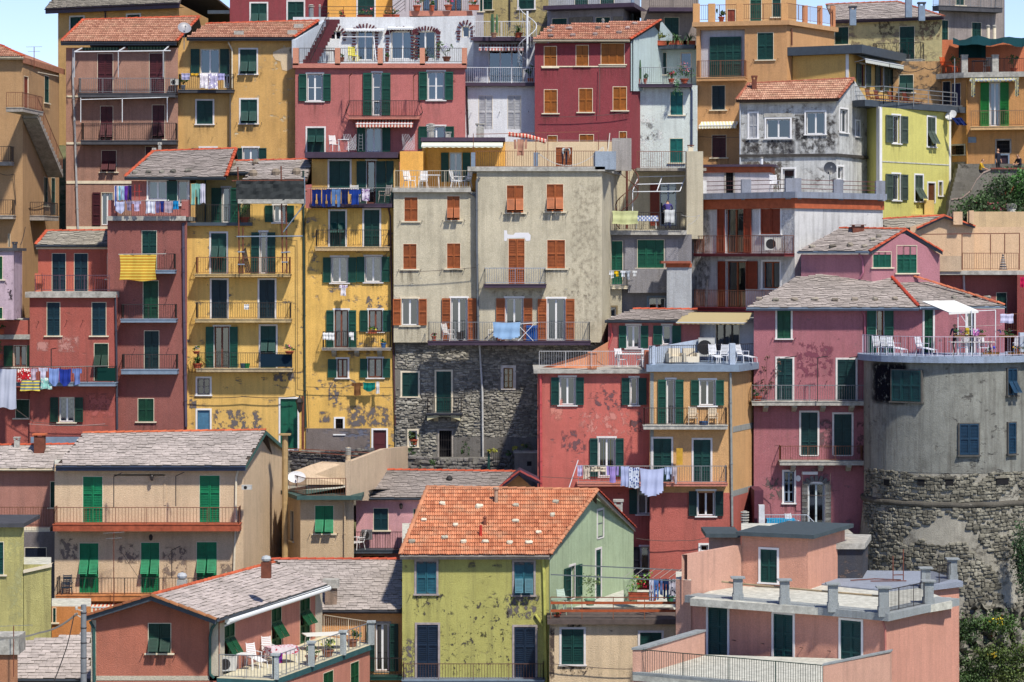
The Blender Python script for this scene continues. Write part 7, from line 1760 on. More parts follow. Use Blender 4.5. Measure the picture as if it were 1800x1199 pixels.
LZ=[(1015,1024,818,837,(196,186,224),'rect','small lilac cloth at the left of the coral balcony line',None,None),(1025,1037,818,842,(206,190,176),'rect','brown and white patterned cloth on the coral balcony line','print',(110,90,80)),(1038,1065,820,829,(206,196,176),'rect','long strip of patterned cloth before the yellow curtain','print',(120,100,90)),(1066,1088,820,848,(160,140,206),'shirtdown','purple tee shirt on the coral balcony line',None,None),(1091,1106,820,855,(176,186,226),'rect','pale blue towel on the coral balcony line',None,None),(1105,1124,822,858,(206,216,236),'rect','white towel printed with blue leaves on the coral balcony line','print',(70,90,150)),(1125,1167,823,873,(188,198,236),'drape','large pale blue sheet hanging low from the coral balcony',None,None),(1168,1181,821,843,(180,196,230),'shirtdown','light blue top at the right of the coral balcony line',None,None),(1182,1190,821,850,(190,180,190),'sock','long socks hanging at the right end of the coral balcony line',None,None)]
for a,b,y0,y1,w,k,l,p,c2 in LZ: cloth(a,b,y0,y1,145.9,w,l,k,pat=p,rgb2=c2 or (255,255,255),group='washing on the coral balcony',name='sheet' if 'sheet' in l else 'towel')
line_rig([(1012,818,145.9),(1195,820,145.9)],'clothes line along the coral balcony')
m=MB(); m.bar((0,0,0),(.5,.1,1.5),.03); o=m.build('pole',WHITEMETAL,None,T(W3(1000,858,146.3))); tag(o,'slanted white pole left of the coral balcony washing','pole')
boxpx(H,1189,1200,788,817,146.4,146.45,paint((206,160,50),.6),'wall_panel')
m=MB(); m.box(-.2,.2,-.15,.15,0,.6); u=MB(); 
f9=os_; 
chimney(H,1309,898,933,146,13,CONC,'rings'); chimney(H,1087,878,908,144,14,CONC,'cap',CONC)
m=MB(); a=W3(1332,935,148.5); 

# ================================================================= CENTRE FRONT
H=House('house','pink low house with grey slate roof and white recliner on its balcony','house')
PL=plaster((216,160,168),.35,.4,seed=130)
f=H.body([(626,145),(948,145)],878,PL,depth=5)
s=roof(H,f,[(632,876),(905,874),(914,830),(680,827)],'slate',22,.35,fasc=FASC,fh=.12,rgb=(168,163,154),ridge=(2,)); fg=H.body([(868,145.5),(946,145.5)],866,plaster((196,140,80),.4,.5,seed=131),depth=3,name='gable_wall'); gable(H,fg,(912,836),plaster((196,140,80),.4,.5,seed=131))
m=MB(); a=W3(872,862,144.6); b=W3(913,829,144.6); c=W3(948,846,144.6)
for p,q in ((a,b),(b,c)): m.quad(p,q,q+Vector((0,3,0)),p+Vector((0,3,0))); m.quad(p-Vector((0,0,.15)),q-Vector((0,0,.15)),q,p)
RB=H.part(m,'gable_roof',FASP); ridge_line(H,RB,a,b,(170,70,60)); ridge_line(H,RB,b,c,(150,60,60))
win(f,'C',656,893,683,932,(14,72,84)); win(f,'C',726,894,746,930,(10,90,80)); win(f,'D',636,976,677,1000,(110,50,50),sill=False)
balc(f,614,740,936,967,973,.9,DARKMETAL,FASC); chair(629,966,144.3,-.9,(240,240,244),'white plastic recliner on the pink house balcony',kind='lounge'); acunit(645,950,144.6,'grey box behind the white recliner',0,.55,.5,(120,120,124))
chimney(H,790,836,858,146.5,11,CONC,'ball',paint((50,46,46),.6))
H=House('house','cream house with green shutters, flat railed terrace and a big blank parapet wall','house')
CM=plaster((206,184,146),.3,.35,.24,(180,150,110),seed=132); CP=plaster((206,186,156),.3,.4,seed=133)
f0,f=H.body([(505,145),(528,142),(622,142)],878,CM,depth=6,i0=2)
win(f,'P',553,888,587,938,BRIGHT,n=2); win(f0,'G',510,897,516,950,fr=BLUEG,leaves=1)
slabband(H,[(503,144.8),(530,141.6),(636,141.6)],871,878,.3,paint((60,92,90),.6,.7),back=8,i0=2,name='terrace_slab'); terrace_rail(H,[(508,872,144.6),(538,870,141.6),(608,868,141.6)],.95,BROWNMETAL)
m=MB(); A=[W3(615,812,141.7),W3(676,789,147),W3(676,880,147),W3(615,880,141.7)]; B=[W3(676,789,147),W3(717,785,152),W3(717,860,152),W3(676,880,147)]
for q in (A,B): m.poly(q[::-1]); m.poly([x+Vector((-.25,.1,0)) for x in q]); m.quad(q[0],q[1],q[1]+Vector((-.25,.1,0)),q[0]+Vector((-.25,.1,0)))
H.part(m,'parapet_wall',CP); boxpx(H,607,616,810,872,141.6,142.1,CP,'pier'); chimney(H,612,786,812,142,9,CM,'rings')
m=MB(); A=[W3(508,832,147),W3(545,818,149),W3(565,812,150),W3(606,814,150),W3(606,852,150),W3(508,852,147)]; m.poly(A[::-1]); m.poly([x+Vector((0,.3,0)) for x in A]); H.part(m,'back_parapet',CP)
pipe(H,f,[(604,880),(606,890),(606,985)],.06,CM); hooks(f,[(545,939),(594,938)])
dish(521,839,143.5,.32,'large white oblong satellite dish beside the tan chimney pipe',(236,236,240),.2,tilt=20,oval=1.5)
o=empty('street_wall',W3(820,800,152.4),0,'low dark stone wall along the lane below the stone house','wall'); c=Vector(o.location)
m=MB(); a=W3(716,802,152); b=W3(946,806,152); m.box(a.x-c.x,b.x-c.x,0,.4,-3,a.z-c.z-.1); Wm=m.build('wall',STM,o); 
mst=MB(); dummy=Face((a.x,152),(b.x,152)); 
class _D: loc=Vector((0,0,0))
stones_on(_D,lambda u,z:T((u+a.x-c.x,0,z-c.z)),b.x-a.x,a.z-1.1,a.z-.15,[],(110,106,104),.3,.16,.3,.05,Wm,21)
o=empty('rubble_wall',W3(560,790,150.5),0,'dark rubble wall with rusty rails below the yellow houses','wall'); c=Vector(o.location); m=MB(); a=W3(505,793,150.5); b=W3(660,800,150.5); m.box(a.x-c.x,b.x-c.x,0,.5,-4,a.z-c.z); Wm=m.build('wall',STM,o); a2=a
stones_on(_D,lambda u,z:T((u+a2.x-c.x,0,z-c.z)),b.x-a.x,a2.z-1.6,a2.z,[],(80,78,82),.34,.18,.3,.05,Wm,22)
m=MB(); 
for yy in (0,.12): m.bar(a-c+Vector((0,-.3,.05+yy)),b-c+Vector((0,-.3,-.1+yy*2)),.03)
m.build('rail',RUST,o)
for px,py,Y,w,h,l,k in ((722,805,153.2,.6,.8,'dark shrub at the left of the lane by the stone house','bush'),(822,806,153.4,.6,.9,'dark slender shrub by the lane left of the drainpipe','bush'),(757,824,151.6,1.0,.5,'low bush growing on the lane wall','bush'),(865,798,151.7,.6,.3,'yellowish plant on the green gate post','bush'),(925,788,151.8,.9,.5,'succulent growing on the ruined stone pier','palm'),(912,792,151.7,.6,.3,'yellow-green cushion plant on the stone pier','bush'),(727,782,154.6,.6,.5,'green plant in the small window of the stone house','bush'),(892,800,151.7,.5,.25,'small bush on the iron fence','bush')):
    plant(px,py,Y,w,h,l,k,pot='round' if px in(727,) else None,n=110,leafrgb=(56,84,40) if px not in(912,865) else (150,150,60),cat='plant')
o=empty('stone_pier',W3(928,830,151.6),0,'ruined square stone pier with plants on top beside the coral house','pier'); m=MB(); m.box(-.75,.75,0,.9,-1.5,1.05); m.build('wall',STM,o); m=MB(); m.box(-.8,.8,-.05,.95,1.05,1.15); m.build('coping',CONC,o); m=MB(); m.box(-.05,.2,-.02,0,.35,.6); m.build('opening',INTER,o)
o=empty('iron_gate',W3(884,826,151.8),0,'iron fence with green posts below the stone house','fence'); m=MB(); railing_mb(m,[(-.75,0,0),(.75,0,0)],.95,.11); m.build('fence_panel',DARKMETAL,o); m=MB(); m.box(-.85,-.72,-.05,.05,0,1.0); m.build('post',GREENMETAL,o)

# lime house
H=House('house','lime green house with orange clay roof and pale green gable side, centre front','house')
LM=plaster((182,184,96),.55,.8,.34,(104,98,92),.25,seed=140); PGN=plaster((178,200,162),.4,.6,seed=141)
f,fs=H.body([(707,130),(965,130),(1113,141.5)],972,LM,depth=3,i0=1)
m=MB(); m.box(.15,fs.L,-.012,-.002,fs.zbot,fs.ztop); 
a,b_=fs.at(966,1100),0
# pale green skin on the gable side
sk=H.body([(966,129.97),(1113.6,141.5)],974,PGN,depth=.5,i0=0,name='gable_wall'); gable(H,sk,(1049,868),PGN,z=sk.ztop)
s=roof(H,f,[(703,975),(966,977),(1050,862),(752,857)],'clay',27,.35,fasc=SLABG,fh=.2,rgb=(214,134,98),ridge=(1,2,3),ridgergb=(206,140,104),back=True)
m=MB(); P=s.P_; e=W3(1117,938,141.5); e.z=P[1].z+.1; m.quad(P[2],e,e-Vector((0,0,.18)),P[2]-Vector((0,0,.18))); m.quad(P[2],P[2]-s.u*.4,e-s.u*.4,e); H.part(m,'verge_board',SLABG); ridge_line(H,s.base,P[2],e,(190,84,64))
roof_stones(s,[(724,955),(782,948),(815,955),(853,955),(896,957),(930,957),(745,917),(801,926),(778,888),(842,893),(907,891),(906,919),(947,939),(976,885),(971,908)],'stone on the orange clay roof of the lime house','weight stones on the roof of the lime house',(206,200,180),.30)
for px,y in ((871,880),(802,883)): pass
m=MB(); p=s.at(872,885)-H.loc; m.lathe([(.09,-.1),(.09,.65),(.15,.7),(.15,.78),(.05,.8)],8,0,p); m.build('vent_pipe',paint((176,150,130),.8),H.o); m=MB(); p=s.at(852,925)-H.loc; m.lathe([(.10,-.1),(.06,.35),(.1,.4),(.03,.5)],8,0,p); m.build('vent_pipe',RUST,H.o); m=MB(); p=s.at(845,944)-H.loc; m.lathe([(.07,-.1),(.07,.55),(.02,.58)],8,0,p); m.build('vent_pipe',RED,H.o)
LBW=paint((170,160,160),.8,.75,.3)
win(f,'C',732,987,767,1044,BLUET,LBW); win(f,'P',904,988,938,1046,BLUET,LBW,n=2); win(f,'C',733,1098,770,1195,(18,48,78),LBW,door=True); win(f,'C',904,1102,941,1196,(18,48,78),LBW,door=True)
win(sk,'C',1050,897,1060,945,(116,120,146),TRIMW,n=1,sill=False,door=False); win(sk,'O',1001,995,1010,1052,GREEN,TRIMW,door=True,leaves=1,sw=.8); win(sk,'C',1047,966,1056,1052,GREEN,TRIMW,n=1,door=True)
fs.holes+=sk.holes
pipe(H,f,[(954,978),(956,1010),(958,1100),(960,1199)],.08,paint((196,196,104),.6)); pipe(H,f,[(941,1080),(954,1100)],.06,paint((196,196,104),.6)); hooks(f,[(721,1046),(778,1045),(890,1047),(948,1049)])
balc(f,707,957,1168,1196,1203,.8,paint((110,80,70),.7,.7,.4),BLUEG)
H=House('house','cream low house carrying a terrace with wooden plank rail, flowers and washing','house')
f=H.body([(966,128),(1200,128)],1092,plaster((224,204,166),.3,.5,.26,(120,100,80),seed=142),depth=12)
win(f,'C',987,1106,1026,1168,GREEN,TRIMW,n=2); win(f,'C',1125,1112,1163,1172,GREEN,TRIMW)
slabband(H,[(962,128),(1192,128)],1087,1096,.35,paint((96,84,80),.8,.7,.3),back=4,name='terrace_slab')
Rr=empty('wooden_fence',W3(968,1088,127.8),0,'terrace rail of two orange-brown planks on iron posts','fence'); c=Vector(Rr.location); wL=W3(1188,1088,127.8).x-c.x
for zz in (.38,.75): m=MB(); m.box(0,wL,-.02,.02,zz-.06,zz+.06); m.build('plank',paint((170,84,44),.7,.75,.3),Rr)
m=MB(); m.bar((0,0,1.02),(wL,0,1.0),.03); 
for i in range(5): m.bar((wL*i/4,0,0),(wL*i/4,0,1.02),.025)
m.build('post',BROWNMETAL,Rr)
boxpx(H,1097,1120,1020,1058,133,133.4,PGN,'low_wall')
line_rig([(968,1010,128.2),(1190,1021,128.2)],'front grey bar of the clothes frame over the wooden-railed terrace',.035,(110,120,126)); line_rig([(1020,994,133),(1210,1003,133)],'back grey bar of the clothes frame over the wooden-railed terrace',.035,(110,120,126))
for i,px in enumerate((1095,1110,1130,1147,1160,1176)): line_rig([(px,1016,128.2),(px+22,1000,133)],('first','second','third','fourth','fifth','sixth')[i]+' cross line of the clothes frame from the left',.012)
for i,(a,b,y1,w,k,l,p) in enumerate(((1141,1149,1056,(200,206,226),'trousers','white trousers, first on the clothes frame',None),(1149,1158,1054,(90,130,196),'trousers','light blue jeans on the clothes frame',None),(1158,1167,1046,(110,140,200),'shirt','blue striped shirt on the clothes frame','vstripe'),(1166,1176,1052,(26,50,96),'trousers','dark navy trousers on the clothes frame',None),(1176,1188,1048,(190,190,206),'rect','black and white patterned cloth on the clothes frame','print'))): cloth(a,b,1018,y1,128.6+i*.4,w,l,k,pat=p,rgb2=(40,44,70),group='washing on the clothes frame',name='garment')
plant(1126,1054,132.4,1.2,1.0,'red flowering plant in a long clay trough on the wooden-railed terrace','bush','box',flower=(220,40,70),n=140,ph=.35,leafrgb=(110,160,60)); plant(1037,1064,131,.8,1.4,'tall airy shrub in a pale green pot on the terrace','bush',potrgb=(130,170,140),n=160,leafrgb=(110,130,80)); plant(1148,1056,131.6,.5,.6,'small leafy pot right of the red flowers','bush',n=60); plant(1178,1058,131,.5,.6,'green pot in the right corner of the wooden-railed terrace','bush',potrgb=(60,130,100),n=60)
chair(993,1074,129.8,.6,(206,226,214),'pale green plastic chair on the terrace beside the green gable'); table(982,1080,129,.8,.6,0,(150,170,150),'small green table at the left of the terrace'); plant(979,1086,128.4,.4,.2,'little red flowers at the left corner of the terrace rail','bush',flower=(200,40,50),n=40,ph=.12)

# ================================================================= LEFT FRONT
H=House('house','dusty pink house with pale slate roof at the left edge','house')
f=H.body([(-40,140.5),(100,140.5)],828,plaster((184,118,112),.4,.5,seed=150),depth=5)
s=roof(H,f,[(-42,824),(104,824),(135,782),(-42,784)],'slate',21,.4,fasc=CREAM,fh=.12,rgb=(206,202,190),ridge=(2,),rows=.2)
win(f,'C',88,846,99,892,(10,80,60),n=1); slabband(H,[(-40,140.5),(90,140.5)],926,934,.4,CREAM,back=1); terrace_rail(H,[(-20,926,139.9),(86,926,139.9)],1.0,BROWNMETAL)
chimney(H,30,768,786,142.5,9,CONC,'cap'); chimney(H,70,762,784,142,18,RUST,'cap',paint((206,110,70),.8)); f2=H.body([(-40,140),(96,140)],935,plaster((120,112,114),.6,.9,seed=151),depth=.4,name='lower_wall'); win(f2,'C',43,962,82,996,(14,30,60),n=2)
H=House('house','beige gabled house with bright green shutters and two long balconies, lower left','house')
BE=plaster((220,196,158),.3,.4,.27,(160,140,126),seed=152)
f,fs=H.body([(96,138),(428,138),(501,148)],816,BE,depth=2,i0=1)
sk=fs; gable(H,fs,(465,763),BE)
s=roof(H,f,[(98,820),(432,818),(468,757),(146,762)],'slate',22,.45,fasc=paint((62,76,104),.5,.7),fh=.25,rgb=(206,200,189),ridge=(2,),rows=.2,ridgergb=(214,110,70))
m=MB(); P=s.P_; e=W3(505,794,148); e.z=P[1].z+.1; m.quad(P[2],e,e-Vector((0,0,.2)),P[2]-Vector((0,0,.2))); m.quad(P[2]-s.u*.4,P[2],e,e-s.u*.4); m.quad(P[1],P[2],P[2]-Vector((0,0,.2)),P[1]-Vector((0,0,.2))); H.part(m,'verge_board',paint((66,110,104),.6,.7))
for x0,y0,x1,y1,k in ((145,837,181,920,'C'),(350,835,387,918,'C'),(139,954,174,1046,'P'),(247,953,281,1046,'P'),(345,952,382,1044,'P')): win(f,k,x0,y0,x1,y1,BRIGHT,sill=False,door=True)
balc(f,93,421,893,922,934,1.0,BROWNMETAL,paint((170,84,56),.8,.75,.35),sp=.16); balc(f,98,400,1017,1047,1057,1.0,DARKMETAL,paint((200,130,80),.8,.75,.3),sp=.16)
for a,b,c_,d in ((114,290,834,836),(200,290,834,836)): _band(H,f,a,b,c_,d,BE,.03)
_band(H,f,288,292,834,888,BE,.03); pipe(H,f,[(419,824),(415,840),(414,920),(411,1010)],.06,CREAM)
m=MB(); p=W3(501,995,143); q=W3(501,765,143); m.bar(p,q,.16,0,10); m.box(q.x-.3,q.x+.3,q.y-.3,q.y+.3,q.z,q.z+.08); H.part(m,'flue_pipe',paint((186,156,110),.6,.75,.25))
for px,y0,y1 in ((200,838,892),(309,837,890),(302,967,1016)): m=MB(); m.bar(W3(px,y1,137.1),W3(px,y0,137.1),.03); m.bar(W3(px,y0,137.1),W3(px+15,y0-7,136.6),.025); H.part(m,'clothes_arm',DARKMETAL)
acunit(434,862,137,'small white flood lamp box on the corner of the beige house',0,.5,.2)
antenna(200,1045,136.6,3.1,'rusty tv antenna standing on the lower beige balcony',2,1.0); cable([(212,968,136.7),(243,1015,136.9)],.015,'thin guy wire slanting down from the balcony antenna',0)
chair(118,1047,137.4,.1,(24,50,70),'dark blue plastic armchair at the left of the lower beige balcony')
fo=H.body([(98,137.4),(400,137.4)],1058,plaster((206,140,70),.4,.5,seed=153),depth=.5,name='lower_wall'); awning(H,fo,112,215,1060,1068,.8,clothmat((226,214,190),'vstripe',(206,110,80)),drop=.2)
win(fo,'C',93,1066,99,1100,GREEN,n=1) if False else None
# lime yellow wall at the far left
H=House('house','weathered lime yellow house wall with a stepped parapet at the left edge','house')
LY=plaster((188,186,110),.6,.9,.24,(206,200,160),.4,seed=154)
f=H.body([(-40,126),(42,126)],926,LY,depth=4); f2=H.body([(41,126),(90,126)],992,LY,depth=3,name='low_wall'); slabband(H,[(-40,126),(44,126)],919,926,.3,SLABD,back=4)
m=MB(); a=W3(41,1002,125.9); b=W3(91,991,125.9); m.quad(a,b,b+Vector((0,.5,0)),a+Vector((0,.5,0))); m.quad(a-Vector((0,0,.15)),b-Vector((0,0,.15)),b,a); H.part(m,'coping',CREAM); win(f,'C',-20,952,7,1010,(10,90,84))
H=House('house','ochre house with pale ribbed roof behind the power pole, bottom left','house')
f=H.body([(-40,121),(160,121)],1192,plaster((206,140,60),.4,.4,seed=155),depth=3)
s=roof(H,f,[(-30,1240),(160,1168),(160,1113),(122,1108)] if False else [(-60,1196),(162,1192),(162,1112),(20,1130)],'slate',24,.3,fasc=FASC,fh=.15,rgb=(206,200,189),ridge=(),rows=.24,back=True)
f3=H.body([(91,127),(160,127)],1066,plaster((206,130,40),.4,.4,seed=156),depth=3,name='upper_wall'); win(f3,'C',92,1068,99,1094,GREEN,n=1)
H=House('chimney_stack','broad grey capped chimney stack with aerial bars in the bottom left corner','chimney'); H.body([(-30,118),(31,118)],1150,plaster((176,120,80),.5,.8,seed=157),depth=1.6); slabband(H,[(-30,118),(34,118)],1118,1150,.15,CONC,back=1.5,name='cap')
antenna(24,1165,117.5,1.6,'aerial with long slanted bars on the bottom left chimney',1,1.6)
# power pole
o=empty('power_pole',W3(147,1290,113),0,'grey round power pole with insulators and twisted cables, bottom left','power pole'); h=(1290-1063)*113/FP
m=MB(); m.lathe([(.14,0),(.115,h)],14); m.build('pole',GREYMETAL,o)
m=MB()
for i in range(6): z=h-.35-i*.62; m.lathe([(.135,z),(.135,z+.035)],14)
m.build('strap',DARKMETAL,o)
m=MB(); m.bar((-.02,-.1,h-.25),(-.3,-.12,h-.15),.03); m.lathe([(.05,h-.2),(.06,h-.1),(.04,h-.02)],8,0,(-.28,-.12,0)); m.bar((-.1,-.1,h-.5),(-.35,-.15,h-.35),.03); m.build('insulator',paint((206,200,190),.5),o)
cable([(136,1078,112.8),(70,1112,113.5),(-20,1118,114)],.05,'thick twisted power cable running left from the pole',.15,(150,146,140)); cable([(130,1082,112.8),(118,1135,112.6),(92,1205,112.4)],.025,'dark cable hanging down left of the power pole',.05)
# red gable house with terrace
H=House('house','brick red gabled house with long terrace, awning roll and recliners, bottom left','house')
RG=plaster((190,100,80),.45,.5,seed=160); RGS=plaster((204,122,108),.4,.5,seed=161); CB=plaster((206,196,176),.3,.4,seed=162)
f,fs=H.body([(160,118),(384,118),(566,129.5)],1088,RG,depth=2,i0=1,back='par')
gable(H,f,(268,1052),RG); 
sk=H.body([(385,117.97),(566.5,129.45)],1089,RGS,depth=.3,i0=0,name='side_wall')
_band(H,f,164,384,1188,1196,CB,.02); _band(H,f,160,169,1090,1199,CB,.02,'corner_strip'); _band(H,f,368,384,1090,1196,CB,.02,'corner_strip'); _band(H,sk,386,394,1095,1196,CB,.02,'corner_strip'); _band(H,sk,554,566,1045,1130,CB,.02,'corner_strip')
win(f,'P',260,1095,301,1148,(10,66,52),n=2)
hooks(f,[(251,1150),(309,1150)])
for x0,y0,x1,y1 in ((394,1090,413,1190),(477,1064,495,1160),(527,1049,545,1130)): win(sk,'P',x0,y0,x1,y1,(16,90,54),n=2,door=True,sill=False)
fs.holes+=sk.holes
s=roof(H,sk,[(380,1087),(575,1030),(480,990),(266,1047)],'slate',17,.5,fasc=FASC,fh=.12,rgb=(214,208,196),ridge=(2,),rows=.24,back=False,ridgergb=(206,100,64))
m=MB(); P=s.P_; a=W3(152,1086,117.6); a.z=P[0].z
for p,q in ((a,P[3]),(P[3],P[0])): m.quad(p-Vector((0,0,.22)),q-Vector((0,0,.22)),q,p); m.quad(p,q,q-s.back*0+Vector((.2,.6,0)),p+Vector((.2,.6,0)))
m.quad(P[3]-Vector((0,0,.05)),P[2]-Vector((0,0,.05)),P[2]+(a-P[3])-Vector((0,0,.05)),a-Vector((0,0,.05))); H.part(m,'verge_board',FASC); ridge_line(H,s.base,a,P[3],(150,90,56)); ridge_line(H,s.base,P[3],P[0],(166,110,70))
pr=MB(); A=sk.at(400,1092,.55); B=sk.at(578,1028,.55); p=sk.W(A[0],-.55,A[1]); q=sk.W(B[0],-.55,A[1]+.05); pr.bar(p,q,.13,0,10); H.part(pr,'awning_roll',paint((236,240,244),.4,.85,.03))
pr=MB(); e=sk.W(A[0]+1.5,-.6,A[1]-.05); pr.bar(e,e+Vector((-.9,-.4,-.35)),.05); pr.bar(q,q+Vector((-.4,-.5,-.1)),.05); H.part(pr,'awning_arm',WHITEMETAL)
pipe(H,f,[(384,1090),(372,1105),(369,1120),(369,1185),(376,1192)],.06,paint((50,96,92),.5,.7)); pipe(H,f,[(158,1092),(165,1105),(166,1199)],.06,paint((50,96,92),.5,.7))
chimney(H,468,976,1000,121,17,RUST,'ball',paint((190,196,200),.4,.7,.1)); 
chimney(H,320,1006,1031,122.5,17,CONC,'ball',paint((196,200,206),.4,.7,.1))
# terrace on the side
zt=ZC+(450-1190)*117/FP
def tp(px,py,z=zt): 
    k=(z-ZC)*FP/(HZ-py); return Vector(((px-900)*k/FP,k,z))
Q=[tp(381,1192),tp(480,1196),tp(656,1132),tp(566,1118)]
m=MB(); m.prism([(p.x,p.y) for p in Q],zt-.25,zt); H.part(m,'terrace_slab',[paint((52,98,104),.6,.7)])
m=MB(); k=.02; m.prism([(p.x,p.y) for p in Q],zt,zt+.02); H.part(m,'terrace_floor',[paint((216,208,180),.9,.75,.2)])
TF=H.body([(382,117.2),(480,Q[1].y+.1),(650,Q[2].y)],1199,RGS,depth=1,ztop=zt-.25,name='lower_wall')
win(TF[1],'C',568,1180,586,1240,(16,90,54),n=2); win(TF[1],'C',616,1163,631,1215,(16,90,54),n=2)
m=MB(); railing_mb(m,[Q[0]+Vector((.1,.1,0)),Q[1]+Vector((0,.15,0))],1.0,.14); H.part(m,'railing',GREYMETAL)
m=MB(); railing_mb(m,[Q[1]+Vector((0,.15,0)),Q[2]+Vector((-.1,.1,0))],1.0,.45,.014,1.4); H.part(m,'railing',GREYMETAL)
for t in (0.02,.36,.68,.98): p=(Q[1]+Vector((0,.1,0))).lerp(Q[2],t); m=MB(); m.box(p.x-.14,p.x+.14,p.y-.14,p.y+.14,zt,zt+1.02); m.box(p.x-.2,p.x+.2,p.y-.2,p.y+.2,zt+1.02,zt+1.1); H.part(m,'pier',plaster((176,186,190),.5,.9,seed=163))
m=MB(); railing_mb(m,[Q[3]+Vector((.1,0,0)),Q[2]],1.0,.16,.01,2); H.part(m,'railing',CREAM)
def tpt(px,py): p=tp(px,py); return (px,py,p.y)
acunit(398,1181,tp(398,1181).y,'upper-most white air conditioner in the terrace corner of the brick red house',.3,.8,.6); 
chair(447,1172,tp(447,1172).y,.6,(240,240,242),'white recliner nearest the air conditioner on the brick red terrace',kind='lounge'); chair(472,1160,tp(472,1160).y,.4,(240,240,242),'white high-backed chair in the middle of the brick red terrace',kind='lounge'); table(430,1178,tp(430,1178).y,.8,.5,0,(236,236,236),'small white table by the air conditioner')
table(495,1166,tp(495,1166).y,1.3,.8,.5,(236,236,238),'table with printed cloth on the brick red terrace',cloth_=(((226,214,222),'print',(190,70,90)),'pale cloth with pink print on the terrace table')); table(572,1142,tp(572,1142).y,2.0,1.0,.3,(236,236,230),'large white oval table on the brick red terrace',round_=False)
q=tp(492,1190); cloth(480,497,1148,1166,q.y,(130,60,160),'purple towel with red hanging on the terrace railing',pat='print',rgb2=(200,50,80))
for px,py,l,fl in ((576,1154,'yellow flowers in a pot behind the railing of the brick red terrace',(230,220,80)),(547,1164,'dark leafy pot by the second railing pier',None),(619,1136,'bushy pot at the far end of the brick red terrace',(140,90,120))): plant(px,py,tp(px,py).y-.3,.7,.5,l,'bush',flower=fl,n=90,potrgb=(150,100,80))
# slate roof and orange house
H=House('house','orange house with broad grey slate roof and dark balcony between the red and lime houses','house')
f=H.body([(545,130.8),(716,130.8)],1076,plaster((226,160,80),.35,.4,seed=165),depth=5)
s=roof(H,f,[(545,1072),(712,1074),(712,984),(478,984)],'slate',24,.3,fasc=SLABD,fh=.15,rgb=(196,191,180),ridge=(2,),rows=.2,ridgergb=(206,90,60))
win(f,'O',660,1096,684,1180,(10,70,62),SLABG,door=True,cur=(176,120,120),sw=.4); balc(f,644,712,1158,1190,1196,.8,DARKMETAL,GREENMETAL)
m=MB(); p=s.at(582,1060)-H.loc; m.box(p.x-.28,p.x+.28,p.y-.25,p.y+.25,p.z-.4,p.z+.75,0); m.box(p.x-.38,p.x+.38,p.y-.35,p.y+.35,p.z+.75,p.z+1.15,1); m.build('chimney',[plaster((150,130,112),.8,.9,.42,seed=166),CONC],H.o)

# ================================================================= PINK CORNER COMPLEX
H=House('house','salmon pink flat-roofed house with grey pillars, green doors and lower terrace, bottom right','house')
SP_=plaster((222,146,134),.3,.45,seed=170); SPR=plaster((216,156,146),.3,.45,seed=171); GCOP=plaster((158,166,170),.3,.7,seed=172)
f,fs=H.body([(1213,124.2),(1556,118),(1672,123)],1089,SP_,depth=1.5,i0=1)
for x0,y0,x1,y1 in ((1245,1068,1279,1160),(1360,1080,1394,1172),(1478,1091,1514,1173)): win(f,'C',x0,y0,x1,y1,(10,82,84),WHITE,door=True)
zr=ZC+(450-1078)*118/FP
slabband(H,[(1210,124.2),(1557,117.9),(1676,123)],1077,1090,.3,GCOP,back=.8,i0=1,name='coping')
def rp(px,py,z): k=(z-ZC)*FP/(HZ-py); return Vector(((px-900)*k/FP,k,z))
Rf=[rp(1213,1055,zr-.05),rp(1556,1080,zr-.05),rp(1674,1060,zr-.05),rp(1560,1015,zr-.05),rp(1290,1026,zr-.05)]
m=MB(); m.prism([(p.x,p.y) for p in Rf],zr-.3,zr+.03); H.part(m,'roof_deck',[DECK])
def pillar(px,pb,hpx,Yr=None,w=.24):
    p=rp(px,pb,zr); h=hpx*p.y/FP; m=MB(); m.box(p.x-w,p.x+w,p.y-w,p.y+w,p.z-.1,p.z+.3); m.box(p.x-w*.85,p.x+w*.85,p.y-w*.85,p.y+w*.85,p.z+.3,p.z+h-.06); m.box(p.x-w*1.3,p.x+w*1.3,p.y-w*1.3,p.y+w*1.3,p.z+h-.06,p.z+h); H.part(m,'pillar',GCOP); return p,h
PP=[pillar(*a) for a in ((1297,1055,41),(1379,1063,45),(1464,1071,46),(1553,1079,48),(1632,1062,42),(1627,1035,38),(1674,1021,40))]
m=MB()
for (a,ha),(b,hb) in zip(PP[:4],PP[1:4]): m.bar(a+Vector((0,0,.75)),b+Vector((0,0,.75)),.045,0,6)
m.bar(PP[0][0]+Vector((0,0,.75)),PP[0][0]+Vector((-.7,.3,.8)),.045,0,6); H.part(m,'wooden_rail',paint((176,156,124),.8,.75,.3))
m=MB(); railing_mb(m,[PP[3][0],PP[4][0]],1.0,.12); H.part(m,'railing',DARKMETAL); m=MB(); railing_mb(m,[PP[5][0],PP[6][0]],.9,.12); H.part(m,'railing',DARKMETAL)
